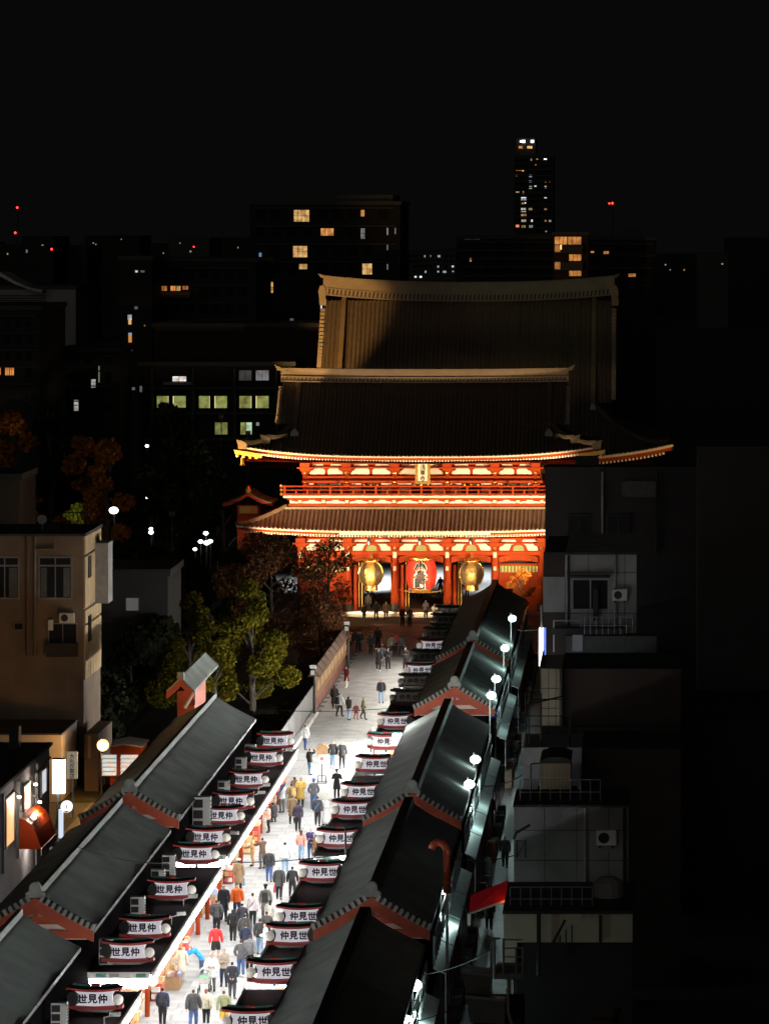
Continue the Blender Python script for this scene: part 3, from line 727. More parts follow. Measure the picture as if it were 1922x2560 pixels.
# lanterns
lan = thing('red_paper_lantern', 'giant red paper lantern with black characters in the middle bay of the gate', 'lantern', (-18.72, 328.9, 2.1))
lx, ly = -18.72, 329.0
n = 26; prof = []
for i in range(n + 1):
    t = i / n; r = .96 + .36 * math.sin(PI * t) ** .5; prof.append((r + (.025 if i % 2 else 0), 2.25 + 2.55 * t))
MB().lathe(lx, ly, prof, 28).build('lantern_body', mat('red_paper', (.55, .035, .02), .55, var=.1), lan)
MB().lathe(lx, ly, [(.5, 1.85), (.86, 1.95), (.98, 2.2), (.98, 2.3)], 20).build('lantern_base', M_gold, lan)
MB().lathe(lx, ly, [(1.0, 4.74), (1.0, 4.9), (.5, 5.0)], 20).build('lantern_top', M_gold, lan)
for i, (ch, z) in enumerate((('小', 4.25), ('舟', 3.5), ('町', 2.78))):
    me = text_mesh(ch, 1.02 if i else 1.05, .035, .30)
    piece(me, 'lettering', lan, (lx, ly - 1.27, z))
wb = mat('white_character_halo', (.80, .76, .66), .6, var=.05)
for i, (ch, z) in enumerate((('小', 4.25), ('舟', 3.5), ('町', 2.78))):
    me = text_mesh(ch, 1.06, .10, .16).copy(); me.name = 'character_outline'; me.materials.clear(); me.materials.append(wb)
    piece(me, 'character_outline', lan, (lx, ly - 1.20, z))
for x, nm in ((-23.1, 'gilded bronze lantern hanging in the bay beside the tree'), (-14.35, 'gilded bronze lantern hanging in the bay beside the dark stall roofs')):
    b = thing('bronze_lantern', nm, 'lantern', (x, 329.1, 2.1), 'gilded lanterns under the gate')
    prof = [(.62, 2.55), (.9, 2.8), (1.08, 3.3), (1.1, 3.6), (1.0, 4.0), (.75, 4.35), (.5, 4.5)]
    MB().lathe(x, 329.1, prof, 24).build('lantern_body', mat('bronze_mesh', (.11, .085, .045), .5, .3, var=.4, scale=8), b, True)
    for k in range(8):
        q = 2 * PI * (k + .5) / 8
        MB().tube([(x + (r + .02) * math.cos(q), 329.1 + (r + .02) * math.sin(q), z) for r, z in prof], .05, 5).build('lantern_rib', M_gold, b)
    q = -PI / 2
    fp = []
    for dx in (-.36, -.18, 0, .18, .36): fp.append([(x + dx * (r / 1.1), 329.1 - math.sqrt(max(.01, r * r - (dx * r / 1.1) ** 2)) - .025, z) for r, z in prof])
    MB().grid(fp).build('relief_panel', mat('gilt_relief', (.42, .27, .08), .45, .35, var=.75, scale=5, bump=.9), b, True)
    MB().lathe(x, 329.1, [(.5, 2.05), (.62, 2.1), (.58, 2.5), (.66, 2.56)], 16).build('lantern_base', M_gold, b)
    cr = MB()
    for k in range(16):
        q = 2 * PI * k / 16; r0 = .72 if k % 2 else .55
        cr.tube([(x + .4 * math.cos(q), 329.1 + .4 * math.sin(q), 4.45), (x + r0 * math.cos(q), 329.1 + r0 * math.sin(q), 4.82)], [.09, .05], 4)
    cr.lathe(x, 329.1, [(.5, 4.42), (.66, 4.6), (.66, 4.68), (.2, 4.9), (.05, 5.3)], 14).build('lantern_crown', M_gold, b)
rope = thing('straw_rope', 'pale rope strung between the gate columns below the red lantern', 'rope', (-18.7, 330, 2))
MB().tube([(-21 + .2 * k, 330.2, 1.75 + .35 * ((k - 11.5) / 11.5) ** 2) for k in range(24)], .05, 5).build('strand', M_goldm, rope)

# annexe at the side of the gate
an = thing('gate_stair_annexe', 'small red gabled roof with a gilt finial beside the lower gate roof', 'annexe', (-34, 331, 0))
ax = U(622, 331); az = V(1262, 331)
MB().box(ax - 1.0, ax + 1.0, 331, 335, 0, az).build('wall', M_red, an)
for s in (-1, 1):
    pts = [(ax, az + .95), (ax + s * .8, az + .45), (ax + s * 1.7, az + .10), (ax + s * 2.2, az + .02)]
    MB().band([(p[0], 330.4, p[1]) for p in pts][::s], [(p[0], 330.4, p[1] + .22) for p in pts][::s], 5).build('roof', M_tile, an)
    MB().band([(p[0], 330.32, p[1] - .12) for p in pts][::s], [(p[0], 330.32, p[1] + .10) for p in pts][::s], .08).build('bargeboard', M_red, an)
MB().lathe(ax, 330.5, [(.2, az + 1.1), (.28, az + 1.35), (.2, az + 1.6), (.05, az + 1.75)], 8).build('finial', M_gold, an)
MB().box(ax - .8, ax + .8, 330.85, 331, az - .75, az - .1).build('transom', M_goldm, an)

# main hall
hall = thing('temple_main_hall', 'huge main hall with a tall tiled roof rising behind the gate', 'temple hall', (GX, 422, 0))
hz, hhx, hyy, hroof = hip_gable(hall, GX, 422, 25.4, 16.1, 404, 8.75, 22.6, 1.7, 13.9, .52, 440, .48, .125, M_tile, M_tile, '', conc=1.5)
eave_trim(hall, GX, 404, hz, 22.6, .42, .10, fas, 'hall', fas_h=.28, drop1=.4)
ridge_band(hroof, GX, 422, 25.35, 27.35, 16.25, .75, .75, .45, M_ridge, depth=.9, tip=.3)
vm2 = MB().box(-.3, .2, -.17, .17, -.15, .22).mesh('verge_tile'); vm2.materials.append(M_ridge)
om = MB().prism_y([(-.35, 0), (.35, 0), (.45, .5), (.3, .9), (.4, 1.4), (.3, 1.9), (.1, 2.3), (-.3, 2.2), (-.5, 1.6), (-.4, .9)], -.3, .3).mesh('ridge_end_tile'); om.materials.append(M_ridge)
for s in (-1, 1):
    verge(hroof, GX, s, 16.1, hz, hyy, .5, 26, vm2)
    descending(hroof, GX, s, 13.95, -.02, .56, hz, hyy, M_ridge, .34, .8)
    piece(om, 'ridge_end_tile', hroof, (GX + s * 16.3, 421.7, 24.9))
    hp = []
    for i in range(9):
        v = .53 + .45 * i / 8; x = hhx(v) - .1; hp.append((GX + s * x, hyy(v) + .1, hz(x, v) + .25))
    MB().tube(hp, .4, 6).build('hip_ridge', M_tile, hroof)
    MB().prism_x([(416, 15.6), (428, 15.6), (422, 22.0)], GX + s * 14.6 - .1, GX + s * 14.6 + .1).build('gable_wall', M_red, hall)
MB().box(GX - 17, GX + 17, 409, 436, 0, 11.2).build('wall', M_red, hall)
MB().grid([[(GX - 22.4, 404.4, 7.9), (GX + 22.4, 404.4, 7.9)], [(GX - 17, 409, 8.7), (GX + 17, 409, 8.7)]]).build('soffit', M_red, hall)
MB().box(GX - 16.5, GX + 20, 408.6, 408.9, 7.0, 7.5).build('frieze_band', M_goldm, hall)
for k in range(14): MB().box(GX + 3 + k * 1.25, GX + 3.5 + k * 1.25, 408.3, 408.6, 6.2, 6.9).build('bracket_end', M_goldm, hall)

# floodlights
def flood(name_label, loc, tgt, e, col, ang, blend=.5, h=None):
    t = thing('floodlight', name_label, 'floodlight', loc, 'temple floodlights')
    MB().box(loc[0] - .25, loc[0] + .25, loc[1] - .55, loc[1] - .25, loc[2] - .2, loc[2] + .2).build('lamp_head', M_black, t)
    MB().tube([(loc[0], loc[1] - .4, 0), (loc[0], loc[1] - .4, loc[2] - .15)], .05, 6).build('pole', M_black, t)
    spot_lamp('flood_lamp', loc, tgt, e, col, ang, blend, .15, t)
    return t
WARM = (1.0, .70, .38)
# lights of the temple
flood('floodlight on a pole among the trees before the gate, unlit housing facing away', (-33.5, 314.5, 5.4), (-21.5, 330, 12.2), 24000, WARM, 74, .5)
flood('floodlight pole at the dark end of the stall row before the gate', (-5.0, 314.5, 5.4), (-16, 330, 12.2), 24000, WARM, 74, .5)
flood('floodlight pole low beside the tree before the gate', (-27.8, 311, 3.2), (-20, 330, 6.0), 4200, WARM, 60, .5)
flood('floodlight pole behind the dark canopy before the gate', (-10.4, 311, 3.8), (-17, 330, 6.0), 4200, WARM, 60, .5)
flood('floodlight pole beside the red annexe roof', (-39.5, 322, 9.3), (-33.5, 327, 14.6), 30000, (1, .62, .22), 50, .5)
flood('floodlight pole in the dark beyond the annexe roof', (-43, 392, 14), (-35.5, 421, 22), 50000, (1, .56, .16), 30, .5)
flood('floodlight pole in front of the main hall on its dark side', (4, 380, 8), (-11, 421, 26.5), 2600, (.75, 1, .5), 24, .6)
flood('floodlight pole near the low hall eave', (7, 398, 3.4), (-1, 404, 8.6), 2200, (1, .62, .22), 75, .5)
flood('floodlight pole in the court between gate and hall', (-39, 380, 13), (-33, 421, 27), 9000, (1, .64, .30), 22, 1.0)
# plaza lamps beyond the gate
for i, (x, y) in enumerate(((-28, 356), (-17, 364), (-9, 352))):
    t = thing('plaza_lamp', 'bright lamp post on the plaza behind the gate, %s' % ['seen past the tree side', 'straight behind the middle bay', 'behind the bay nearest the alley'][i], 'street lamp', (x, y, 0), 'lamps behind the gate')
    MB().tube([(x, y, 0), (x, y, 7.0)], .08, 6).build('pole', M_black, t); MB().ball((x, y, 7.2), .25).build('globe', M_globe, t)
    spot_lamp('lamp', (x, y, 6.9), (x, y + .5, 0), [26000, 7000, 7000][i], (.92, .97, 1.0), 120, .5, .3, t)

for i, x in enumerate((-23.1, -18.7, -14.3)):
    t = thing('porch_downlight', 'small downlight under the gate eave lighting the step, %s' % ['in the tree side bay', 'in the middle bay', 'in the alley side bay'][i], 'lamp', (x, 326.2, 6.3), 'gate downlights')
    MB().lathe(x, 326.2, [(.12, 6.32), (.16, 6.5), (.1, 6.95)], 10).build('housing', M_black, t)
    spot_lamp('lamp', (x, 326.2, 6.2), (x, 328.1, 0), 9000, (1, .74, .42), 38, .3, .1, t)
    spot_lamp('lamp', (x, 326.0, 6.5), (x, 328.6, 4.2), 900, (1, .86, .66), 55, .6, .08, t)
# ------------------------------------------------------------------ alley side of the dark row
lamps = [(1280, 1546, 'farthest'), (1262, 1620, 'second farthest'), (1240, 1697, 'third farthest'), (1228, 1738, 'fourth farthest'), (1188, 1898, 'fifth farthest'), (1173, 1960, 'sixth farthest'), (1107, 2222, 'third nearest'), (1037, 2462, 'second nearest'), (1015, 2552, 'nearest')]
for i, (px, py, w) in enumerate(lamps):
    d = 8.55 * F / (1590 - px); z = V(py, d); x = -8.55
    if not 2.5 < z < 7: d = D(py, 4.4); x = U(px, d); z = 4.4
    t = thing('alley_lamp', 'bright white lamp on the alley side of the dark stall row, %s of nine' % w, 'lamp', (x, d, z), 'lamps along the alley')
    MB().ball((x, d - .1, z), .28, 12, 8, .8).build('bulb', M_lamp, t, True)
    MB().tube([(x, d - .1, z + .2), (x - .05, d, z + .34), (x - .1, d + .1, z + .35)], .035, 5).build('bracket', M_grey, t)
    MB().tube([(x - .1, d + .1, 0), (x - .1, d + .1, z + .35)], .04, 6).build('post', M_grey, t)
    point_lamp('lamp', (x + .5, d - .6, z - 1.1), 95 if i < 6 else 70, (.70, 1.0, .95), .2, t)
awn = mat('rear_awning_sheet', (.50, .58, .56), .5, var=.2)
glz = mat('rear_glazing', (.20, .24, .24), .2, var=.4, scale=3)
for a, b, n in ((120, 151, 4), (156, 180.5, 4), (184.5, 218, 5), (227, 248, 3), (252, 291, 5)):
    row = {120: 'nearest stall row', 156: 'stall row with the red duct', 184.5: 'stall row with the brightest lamps', 227: 'row with the full red gable', 252: 'farthest dark stall row'}[a]
    for k in range(n):
        y0 = a + (b - a) * k / n + .3; y1 = a + (b - a) * (k + 1) / n + .1
        t = thing('rear_awning', 'pale alley awning behind the %s, %s along it' % (row, ORD[k + 1]), 'awning', (-8.0, y0, 2.6), 'sheet awnings along the alley')
        MB().prism_y([(-8.40, 3.15), (-7.85, 2.90), (-7.85, 2.96), (-8.40, 3.21)], y0, y1).build('sheet', awn, t)
        for q in (y0 + .1, (y0 + y1) / 2, y1 - .1): MB().box(-7.92, -7.86, q, q + .06, 0, 2.9).build('post', M_red2 if k % 2 else M_grey, t)
        f = MB().box(-8.42, -8.36, y0, y1, 3.3, 4.5).build('rear_window', glz, t)
        for q in range(int((y1 - y0) / 1.1)): MB().box(-8.36, -8.32, y0 + q * 1.1, y0 + q * 1.1 + .07, 3.3, 4.5).build('mullion', M_grey, f)
        MB().box(-8.36, -8.30, y0, y1, 3.86, 3.92).build('mullion', M_grey, f)
        for q in range(5):
            yy_ = rng.uniform(y0, y1 - 1)
            MB().box(-7.9, -7.5, yy_, yy_ + rng.uniform(.4, .9), 0, rng.uniform(.4, 1.2)).build('stacked_crate', cloth(rng.choice([(.3, .25, .18), (.2, .2, .2), (.25, .06, .03), (.1, .1, .12)])), t)
# red exhaust duct with a cane-shaped top
d = 158.0
duct = thing('exhaust_duct', 'red exhaust duct bent over like a cane behind the dark stall roofs', 'duct', (U(1117, d), d, 5))
pts = [P(1117, 2232, d), P(1117, 2128, d), P(1114, 2116, d), P(1105, 2108, d), P(1094, 2106, d), P(1084, 2112, d), P(1078, 2122, d)]
MB().tube(pts, [.17] * 7, 10).build('pipe', M_red2, duct, True)
for py in (2182, 2205): 
    q = P(1117, py, d); MB().lathe(q[0], q[1], [(.19, q[2] - .05), (.19, q[2] + .05)], 10).build('joint_collar', M_red2, duct)
MB().box(U(1117, d) - .06, U(1117, d) + .06, d + .1, d + .2, 3, 6.4).build('support', M_grey, duct)
# street sign, lamp on the tenth sign
t = thing('one_way_sign', 'round blue traffic sign on a pale pole at the cross lane', 'traffic sign', G(1238, 1955))
x, d, _ = G(1238, 1955)
MB().tube([(x, d, 0), (x, d, 4.0)], .05, 6).build('pole', M_wood, t)
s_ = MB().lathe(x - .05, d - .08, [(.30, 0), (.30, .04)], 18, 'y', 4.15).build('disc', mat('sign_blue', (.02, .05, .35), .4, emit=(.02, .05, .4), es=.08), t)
MB().prism_y([(x - .09, 4.0), (x - .01, 4.0), (x - .01, 4.18), (x + .06, 4.18), (x - .05, 4.36), (x - .16, 4.18), (x - .09, 4.18)], d - .1, d - .085).build('arrow', M_white, s_)
MB().box(x - .15, x + .15, d - .07, d, 3.3, 3.62).build('notice', M_wood, t)
x, d, z = P(993, 1848, 216)
t = thing('street_lamp', 'glaring white lantern lamp over the tenth sign from the front', 'lamp', (x, d, z))
MB().box(x - .26, x + .26, d - .25, d + .25, z - .3, z + .3).build('lamp_box', glowmat('white_lamp_glass', (.95, .97, 1), 16), t)
point_lamp('lamp', (x - .8, d + .8, z + 1.2), 600, (1, .98, .94), .25, t)
MB().tube([(x, d, 3.2), (x, d, z - .3)], .05, 6).build('pole', M_black, t)
x, d, z = P(858, 2155, 183.2)
t = thing('twin_floodlight', 'pair of small bright floodlights on a black pole between the dark row signs', 'lamp', (x, d, z))
for k in (-.16, .2): MB().box(x - .25 + k * .4, x + .25 + k * .4, d - .1, d + .05, z + k - .08, z + k + .10).build('lamp_head', glowmat('white_lamp_glass', (.95, .97, 1), 16), t)
MB().tube([(x + .1, d + .1, 3.2), (x + .1, d + .1, z + 1.6)], .05, 6).build('pole', M_black, t)

# ------------------------------------------------------------------ buildings on the dark side of the alley
def wall_box(px0, px1, py0, py1, d, dep, m, nm, par):
    return MB().box(U(px0, d), U(px1, d), d, d + dep, V(py1, d) if py1 else 0, V(py0, d)).build(nm, m, par)
def plate(px0, px1, py0, py1, d, m, nm, par, th=.06, off=0):
    return MB().box(U(px0, d), U(px1, d), d - th - off, d - off - .002, V(py1, d), V(py0, d)).build(nm, m, par)
def window(px0, px1, py0, py1, d, par, frame, pane, cols=2, rows=1, fw=.07, nm='window', label=None):
    x0, x1, z0, z1 = U(px0, d), U(px1, d), V(py1, d), V(py0, d)
    w = MB(); y0, y1 = d - .08, d + .03
    w.box(x0 - fw, x0, y0, y1, z0 - fw, z1 + fw).box(x1, x1 + fw, y0, y1, z0 - fw, z1 + fw).box(x0, x1, y0, y1, z1, z1 + fw).box(x0, x1, y0, y1, z0 - fw, z0)
    for c in range(1, cols): xx = x0 + (x1 - x0) * c / cols; w.box(xx - fw * .35, xx + fw * .35, y0 + .01, y1, z0, z1)
    for r in range(1, rows): zz_ = z0 + (z1 - z0) * r / rows; w.box(x0, x1, y0 + .012, y1, zz_ - fw * .35, zz_ + fw * .35)
    f = w.build(nm, frame, par, label=label)
    MB().box(x0, x1, d - .045, d - .004, z0, z1).build('pane', pane, f)
    return f
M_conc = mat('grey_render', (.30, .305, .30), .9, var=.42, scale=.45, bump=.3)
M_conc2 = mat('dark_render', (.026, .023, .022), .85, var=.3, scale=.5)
M_beige = mat('beige_render', (.50, .45, .34), .85, var=.15, scale=.8)
M_brown = mat('brown_brick_dark', (.05, .035, .03), .85, var=.3, scale=1)
b = thing('apartment_building', 'black apartment block hiding one end of the temple gate', 'building', (U(1362, 222), 222, 0), 'buildings along the alley')
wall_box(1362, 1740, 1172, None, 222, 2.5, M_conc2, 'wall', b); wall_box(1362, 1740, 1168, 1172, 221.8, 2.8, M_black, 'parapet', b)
wall_box(1438, 1494, 1142, 1175, 223.5, 1, M_black, 'chimney', b)
b2 = thing('dark_edge_block', 'added black block filling the dark side edge of the picture', 'building', (U(1742, 250), 250, 0), 'buildings along the alley')  # added block, stands in for a dark blur close to the camera
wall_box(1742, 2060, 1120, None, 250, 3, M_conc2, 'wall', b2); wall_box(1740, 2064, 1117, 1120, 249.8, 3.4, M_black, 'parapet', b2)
wall_box(1642, 2060, 1800, None, 190, 12, M_conc2, 'low_edge_block', b2)
plate(1553, 1642, 1203, 1242, 222, mat('dim_panel', (.10, .09, .085), .8), 'panel', b)
window(1420, 1470, 1290, 1370, 222, b, M_dark, M_glass)
window(1520, 1570, 1290, 1370, 222, b, M_dark, M_glass)
b = thing('grey_building', 'grey rendered building with a dark hooded window above the alley', 'building', (U(1358, 204), 204, 0), 'buildings along the alley')
wall_box(1358, 1411, 1386, None, 204.4, 12, M_brown, 'side_wall', b); wall_box(1412, 1590, 1386, None, 204, 14, M_conc, 'wall', b)
plate(1357, 1411, 1442, 1530, 204.4, M_conc, 'panel', b)
plate(1358, 1592, 1380, 1386, 204, M_black, 'coping', b, .2)
window(1432, 1518, 1450, 1522, 204, b, M_grey, M_glass, 2, 1, .10); plate(1424, 1524, 1437, 1442, 204, M_black, 'window_hood', b, .5)
plate(1482, 1494, 1470, 1550, 204, M_black, 'drain_pipe', b, .3, .1)
plate(1382, 1560, 1565, 1580, 204, M_black, 'ledge', b, 1.4)
for a in (1382, 1450): plate(a, a + 3, 1551, 1630, 203, M_white if a < 1400 else M_grey, 'frame_post', b, .08)
plate(1382, 1453, 1550, 1553, 203, M_grey, 'frame_rail', b, .08)
wall_box(1412, 1640, 1590, 1760, 202.4, 1.5, mat('dim_render', (.07, .068, .065), .85), 'lower_wall', b)
plate(1430, 1456, 1587, 1628, 202.4, M_conc, 'notice_panel', b)
t = thing('lit_vertical_sign', 'glowing white and blue vertical sign on the corner of the grey building', 'sign', P(1355, 1663, 200))
x0, x1 = U(1347, 200), U(1358, 200)
MB().box(x0, x1, 199.6, 200.4, V(1663, 200), V(1571, 200)).build('lit_face', glowmat('sign_white_glow', (.9, .95, 1), 3.2), t)
MB().box(x1 + .002, x1 + .12, 199.6, 200.4, V(1658, 200), V(1571, 200)).build('blue_side', glowmat('sign_blue_glow', (.15, .25, 1), 1.0), t)
MB().tube([P(1353, 1571, 200), P(1353, 1512, 200)], .06, 6).build('pole', M_grey, t)
b = thing('beige_building', 'tall beige wall block beside the roof terrace railing', 'building', (U(1352, 186), 186, 0), 'buildings along the alley')
wall_box(1352, 1404, 1672, 1816, 186, 6, M_beige, 'wall', b); wall_box(1352, 1700, 1816, None, 186, 8, M_conc2, 'base_wall', b)
wall_box(1405, 1700, 1672, 1816, 186.3, 7, M_brown, 'dark_wall', b); wall_box(1349, 1353, 1660, 1820, 186.1, 6, M_black, 'corner_trim', b)
b = thing('terrace_building', 'building with an open roof terrace, thin railing and tarpaulin above the alley', 'building', (U(1308, 168), 168, 0), 'buildings along the alley')
M_lt = mat('light_render', (.34, .33, .34), .8, var=.15, scale=.7)
wall_box(1305, 1454, 1872, None, 168, 5, M_lt, 'wall', b); wall_box(1454, 1700, 1872, None, 168.2, 6, M_brown, 'dark_wall', b)
tp = MB().band([(U(1306 + 14.7 * k, 167.8), 167.8, V(1905 + (9 if k % 2 else -4), 167.8)) for k in range(11)], [(U(1306 + 14.7 * k, 167.8), 167.8, V(1869, 167.8)) for k in range(11)], .08)
tp.build('tarpaulin', mat('grey_tarpaulin', (.36, .35, .37), .6, var=.2, scale=2, bump=.5), b)
for px in (1313, 1322, 1352, 1424):
    MB().tube([P(px, 1870, 168.4), P(px, 1732, 168.4)], .035, 5).build('railing_post', M_black, b)
for py in (1748, 1790, 1815):
    MB().tube([P(1313, py, 168.4), P(1424, py, 168.4)], .025, 5).build('railing_rail', M_black, b)
MB().tube([P(1313, 1763, 168.3), P(1408, 1740, 168.3)], .04, 5).build('railing_brace', M_black, b)
b = thing('rooftop_shed', 'beige corrugated shed with a dark arched roof beside the alley', 'shed', (U(1347, 163), 163, 0))
wall_box(1348, 1426, 1908, 1986, 163, 3, mat('beige_corrugated', (.50, .40, .26), .7, var=.3, scale=.5, bump=.5, stripes=('X', 6)), 'wall', b)
wall_box(1340, 1440, 1987, None, 163.3, 2.6, M_conc2, 'base', b)
MB().prism_y([(U(1348, 163), V(1908, 163)), (U(1428, 163), V(1908, 163)), (U(1428, 163), V(1900, 163)), (U(1405, 163), V(1892, 163)), (U(1372, 163), V(1892, 163)), (U(1350, 163), V(1900, 163))], 162.9, 166).build('roof', M_black, b)
for px in (1326, 1452): MB().tube([P(px, 1990, 162.5), P(px, 1910, 162.5)], .03, 5).build('frame_post', M_black, b)
MB().tube([P(1326, 1910, 162.5), P(1348, 1908, 162.5)], .03, 5).build('frame_rail', M_black, b)
b = thing('grey_shop_building', 'grey walled building with a flat black roof and two white roof hatches', 'building', (U(1283, 152), 152, 0), 'buildings along the alley')
wall_box(1284, 1570, 2018, None, 152, 4, M_conc, 'wall', b); wall_box(1282, 1572, 2012, 2018, 151.9, 4.2, M_black, 'roof', b)
for px in (1337, 1420): wall_box(px, px + 16, 1993, 2012, 154, 1.2, M_lt, 'roof_hatch', b)
for px in (1291, 1313): MB().tube([P(px, 2145, 151), P(px, 2100, 151)], .03, 5).build('bracket_post', M_black, b)
MB().tube([P(1288, 2102, 151), P(1314, 2102, 151), P(1292, 2142, 151)], .03, 5).build('bracket', M_black, b)
MB().tube([P(1283, 2098, 151.5), P(1290, 2082, 151.5), P(1325, 2062, 151.5)], .06, 5).build('drain_pipe', M_black, b)
aw = thing('red_awning', 'wide red sloping awning over the alley with an orange lit edge', 'awning', P(1270, 2240, 149))
d = 149
q = [P(1172, 2284, d - 1.5), P(1268, 2250, d - .2), P(1270, 2200, d + .6), P(1176, 2238, d + .2)]
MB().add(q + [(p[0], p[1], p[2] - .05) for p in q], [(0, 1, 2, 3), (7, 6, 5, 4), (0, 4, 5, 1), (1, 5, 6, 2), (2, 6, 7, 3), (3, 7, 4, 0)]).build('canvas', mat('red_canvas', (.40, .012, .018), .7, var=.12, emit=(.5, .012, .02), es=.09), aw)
MB().tube([q[0], q[1]], .05, 6).build('front_bar', M_white, aw)
MB().box(q[0][0] - .06, q[0][0] + .06, q[0][1] - .06, q[0][1] + .06, q[0][2] - .45, q[0][2]).build('end_cap', M_white, aw)
MB().box(U(1266, d - .4), U(1270, d - .4), d - .5, d - .4, V(2264, d), V(2234, d)).build('lit_edge', glowmat('orange_neon', (1, .15, .03), 5), aw)
MB().tube([P(1172, 2284, d - 1.5), P(1150, 2262, d)], .02, 4).build('stay_wire', M_grey, aw)
b = thing('low_building', 'low beige wall with a dark pipe under the black roof by the alley', 'building', (U(1259, 143), 143, 0), 'buildings along the alley')
wall_box(1259, 1580, 2285, 2356, 143, 6, M_beige, 'wall', b); wall_box(1259, 1292, 2356, 2420, 143.2, 4, M_beige, 'wall', b)
wall_box(1293, 1580, 2357, None, 143.4, 5, M_conc2, 'dark_wall', b); wall_box(1256, 1584, 2278, 2285, 142.8, 6.4, M_black, 'roof', b)
MB().tube([P(1346, 2440, 142.6), P(1346, 2285, 142.6)], .08, 6).build('drain_pipe', M_black, b)
MB().tube([P(1380, 2360, 142.4), P(1412, 2300, 142.4)], .05, 5).build('stair_rail', M_black, b)
for k in range(4): MB().tube([P(1384 + 15 * k, 2360, 142.4), P(1384 + 15 * k, 2352 - (14 * k if k < 3 else 40), 142.4)], .03, 5).build('stair_baluster', M_black, b)
b = thing('steel_balcony', 'black steel balcony frame with railings near the bottom of the alley', 'balcony', P(1240, 2450, 136))
d = 136
MB().box(U(1236, d), U(1302, d), d, d + 2, V(2448, d), V(2434, d)).build('floor_plate', M_grey, b)
for px, a, c in ((1228, 2348, 2560), (1236, 2345, 2448), (1258, 2346, 2440), (1290, 2370, 2440), (1306, 2368, 2448)): MB().tube([P(px, c, d), P(px, a, d)], .045, 6).build('post', M_grey, b)
for py in (2349, 2370, 2392, 2412): MB().tube([P(1255, py, d + .1), P(1306, py, d + .1)], .03, 5).build('rail', M_grey, b)
MB().tube([P(1217, 2346, d), P(1250, 2346, d)], .04, 5).build('rail', M_grey, b)
for px in (1266, 1282): MB().box(U(px, d), U(px + 9, d), d + .4, d + .8, 0, V(2450, d)).build('leg', M_grey, b)
b = thing('stepped_roof_building', 'dark building with two stepped grey roof edges at the bottom of the alley', 'building', (U(1160, 130), 130, 0), 'buildings along the alley')
dk = mat('grey_zinc_dark', (.10, .10, .10), .5, var=.25)
for (p0, p1, ya, yb, yc, dd) in ((1152, 1226, 2412, 2430, 2490, 131), (1162, 1262, 2482, 2492, 2560, 128)):
    MB().add([P(p0, yb, dd), P(p1, yb + 10, dd), P(p1, yc, dd), P(p0 + 14, yc - 4, dd), P(p0 + 6, ya, dd + 2.5), P(p1, ya + 8, dd + 2.5), P(p1, yc, dd + 2.5), P(p0 + 14, yc - 4, dd + 2.5)],
             [(3, 2, 1, 0), (4, 5, 6, 7), (0, 1, 5, 4), (1, 2, 6, 5), (2, 3, 7, 6), (3, 0, 4, 7)]).build('roof_step', dk, b)
    MB().tube([P(p0, yb, dd - .05), P(p1, yb + 10, dd - .05)], .06, 5).build('roof_edge', M_grey, b)
MB().box(U(1180, 128), U(1300, 128), 129, 133, 0, V(2560, 128)).build('wall', M_conc2, b)
MB().tube([P(1268, 2470, 127), P(1270, 2530, 127), P(1278, 2560, 127)], .05, 5).build('hose', M_grey, b)
t = thing('yellow_roof_frame', 'dark yellow panel roof with black bars in the bottom corner', 'roof frame', P(1480, 2550, 120))
d = 120
MB().add([P(1478, 2560, d), P(1530, 2562, d), P(1546, 2526, d + 2), P(1484, 2526, d + 2), P(1478, 2600, d), P(1530, 2600, d), P(1546, 2600, d + 2), P(1484, 2600, d + 2)],
         [(0, 1, 2, 3), (0, 4, 5, 1), (1, 5, 6, 2), (2, 6, 7, 3), (3, 7, 4, 0)]).build('panel', mat('yellow_paint', (.22, .13, .01), .6), t)
MB().tube([P(1478, 2546, d + .6), P(1536, 2548, d + .6)], .05, 5).build('bar', M_black, t); MB().tube([P(1528, 2562, d - .05), P(1546, 2524, d + 2)], .1, 5).build('bar', M_black, t)

# clutter on the dark side: outdoor units, pipes, panel joints, tanks, railings
def unit(px, py, d, lab):
    t = thing('outdoor_unit', lab, 'air conditioner', P(px, py, d), 'outdoor units on the dark buildings'); x, y, z = P(px, py, d)
    MB().box(x, x + .8, y - .35, y - .02, z, z + .6).build('casing', M_white, t); MB().lathe(x + .3, y - .36, [(.22, -.03), (.22, 0)], 14, 'y', z + .3).build('fan_grille', M_dark, t)
    for q in (.1, .6): MB().box(x + q, x + q + .08, y - .35, y, z - .12, z).build('bracket', M_black, t)
for a in ((1530, 1500, 204, 'outdoor unit on the grey building between its two windows'), (1440, 1745, 202.4, 'outdoor unit low on the grey building below the notice panel'), (1490, 2110, 152, 'outdoor unit on the grey wall with the black flat roof')): unit(*a)
gb = bpy.data.objects['grey_building']; gs = bpy.data.objects['grey_shop_building']; tb_ = bpy.data.objects['terrace_building']; lb = bpy.data.objects['low_building']; bb = bpy.data.objects['beige_building']; ab = bpy.data.objects['apartment_building']
for par, d, px, a, c in ((gb, 204, 1538, 1388, 1760), (gb, 204, 1420, 1388, 1580), (gs, 152, 1462, 2020, 2270), (gs, 152, 1560, 2020, 2270), (tb_, 168, 1446, 1875, 2000), (bb, 186, 1398, 1675, 1812), (ab, 222, 1505, 1180, 1380), (ab, 222, 1640, 1180, 1380), (lb, 143, 1500, 2288, 2355)):
    MB().tube([P(px, c, d - .12), P(px, a, d - .12)], .06, 6).build('drain_pipe', M_grey if px % 4 else M_dark, par)
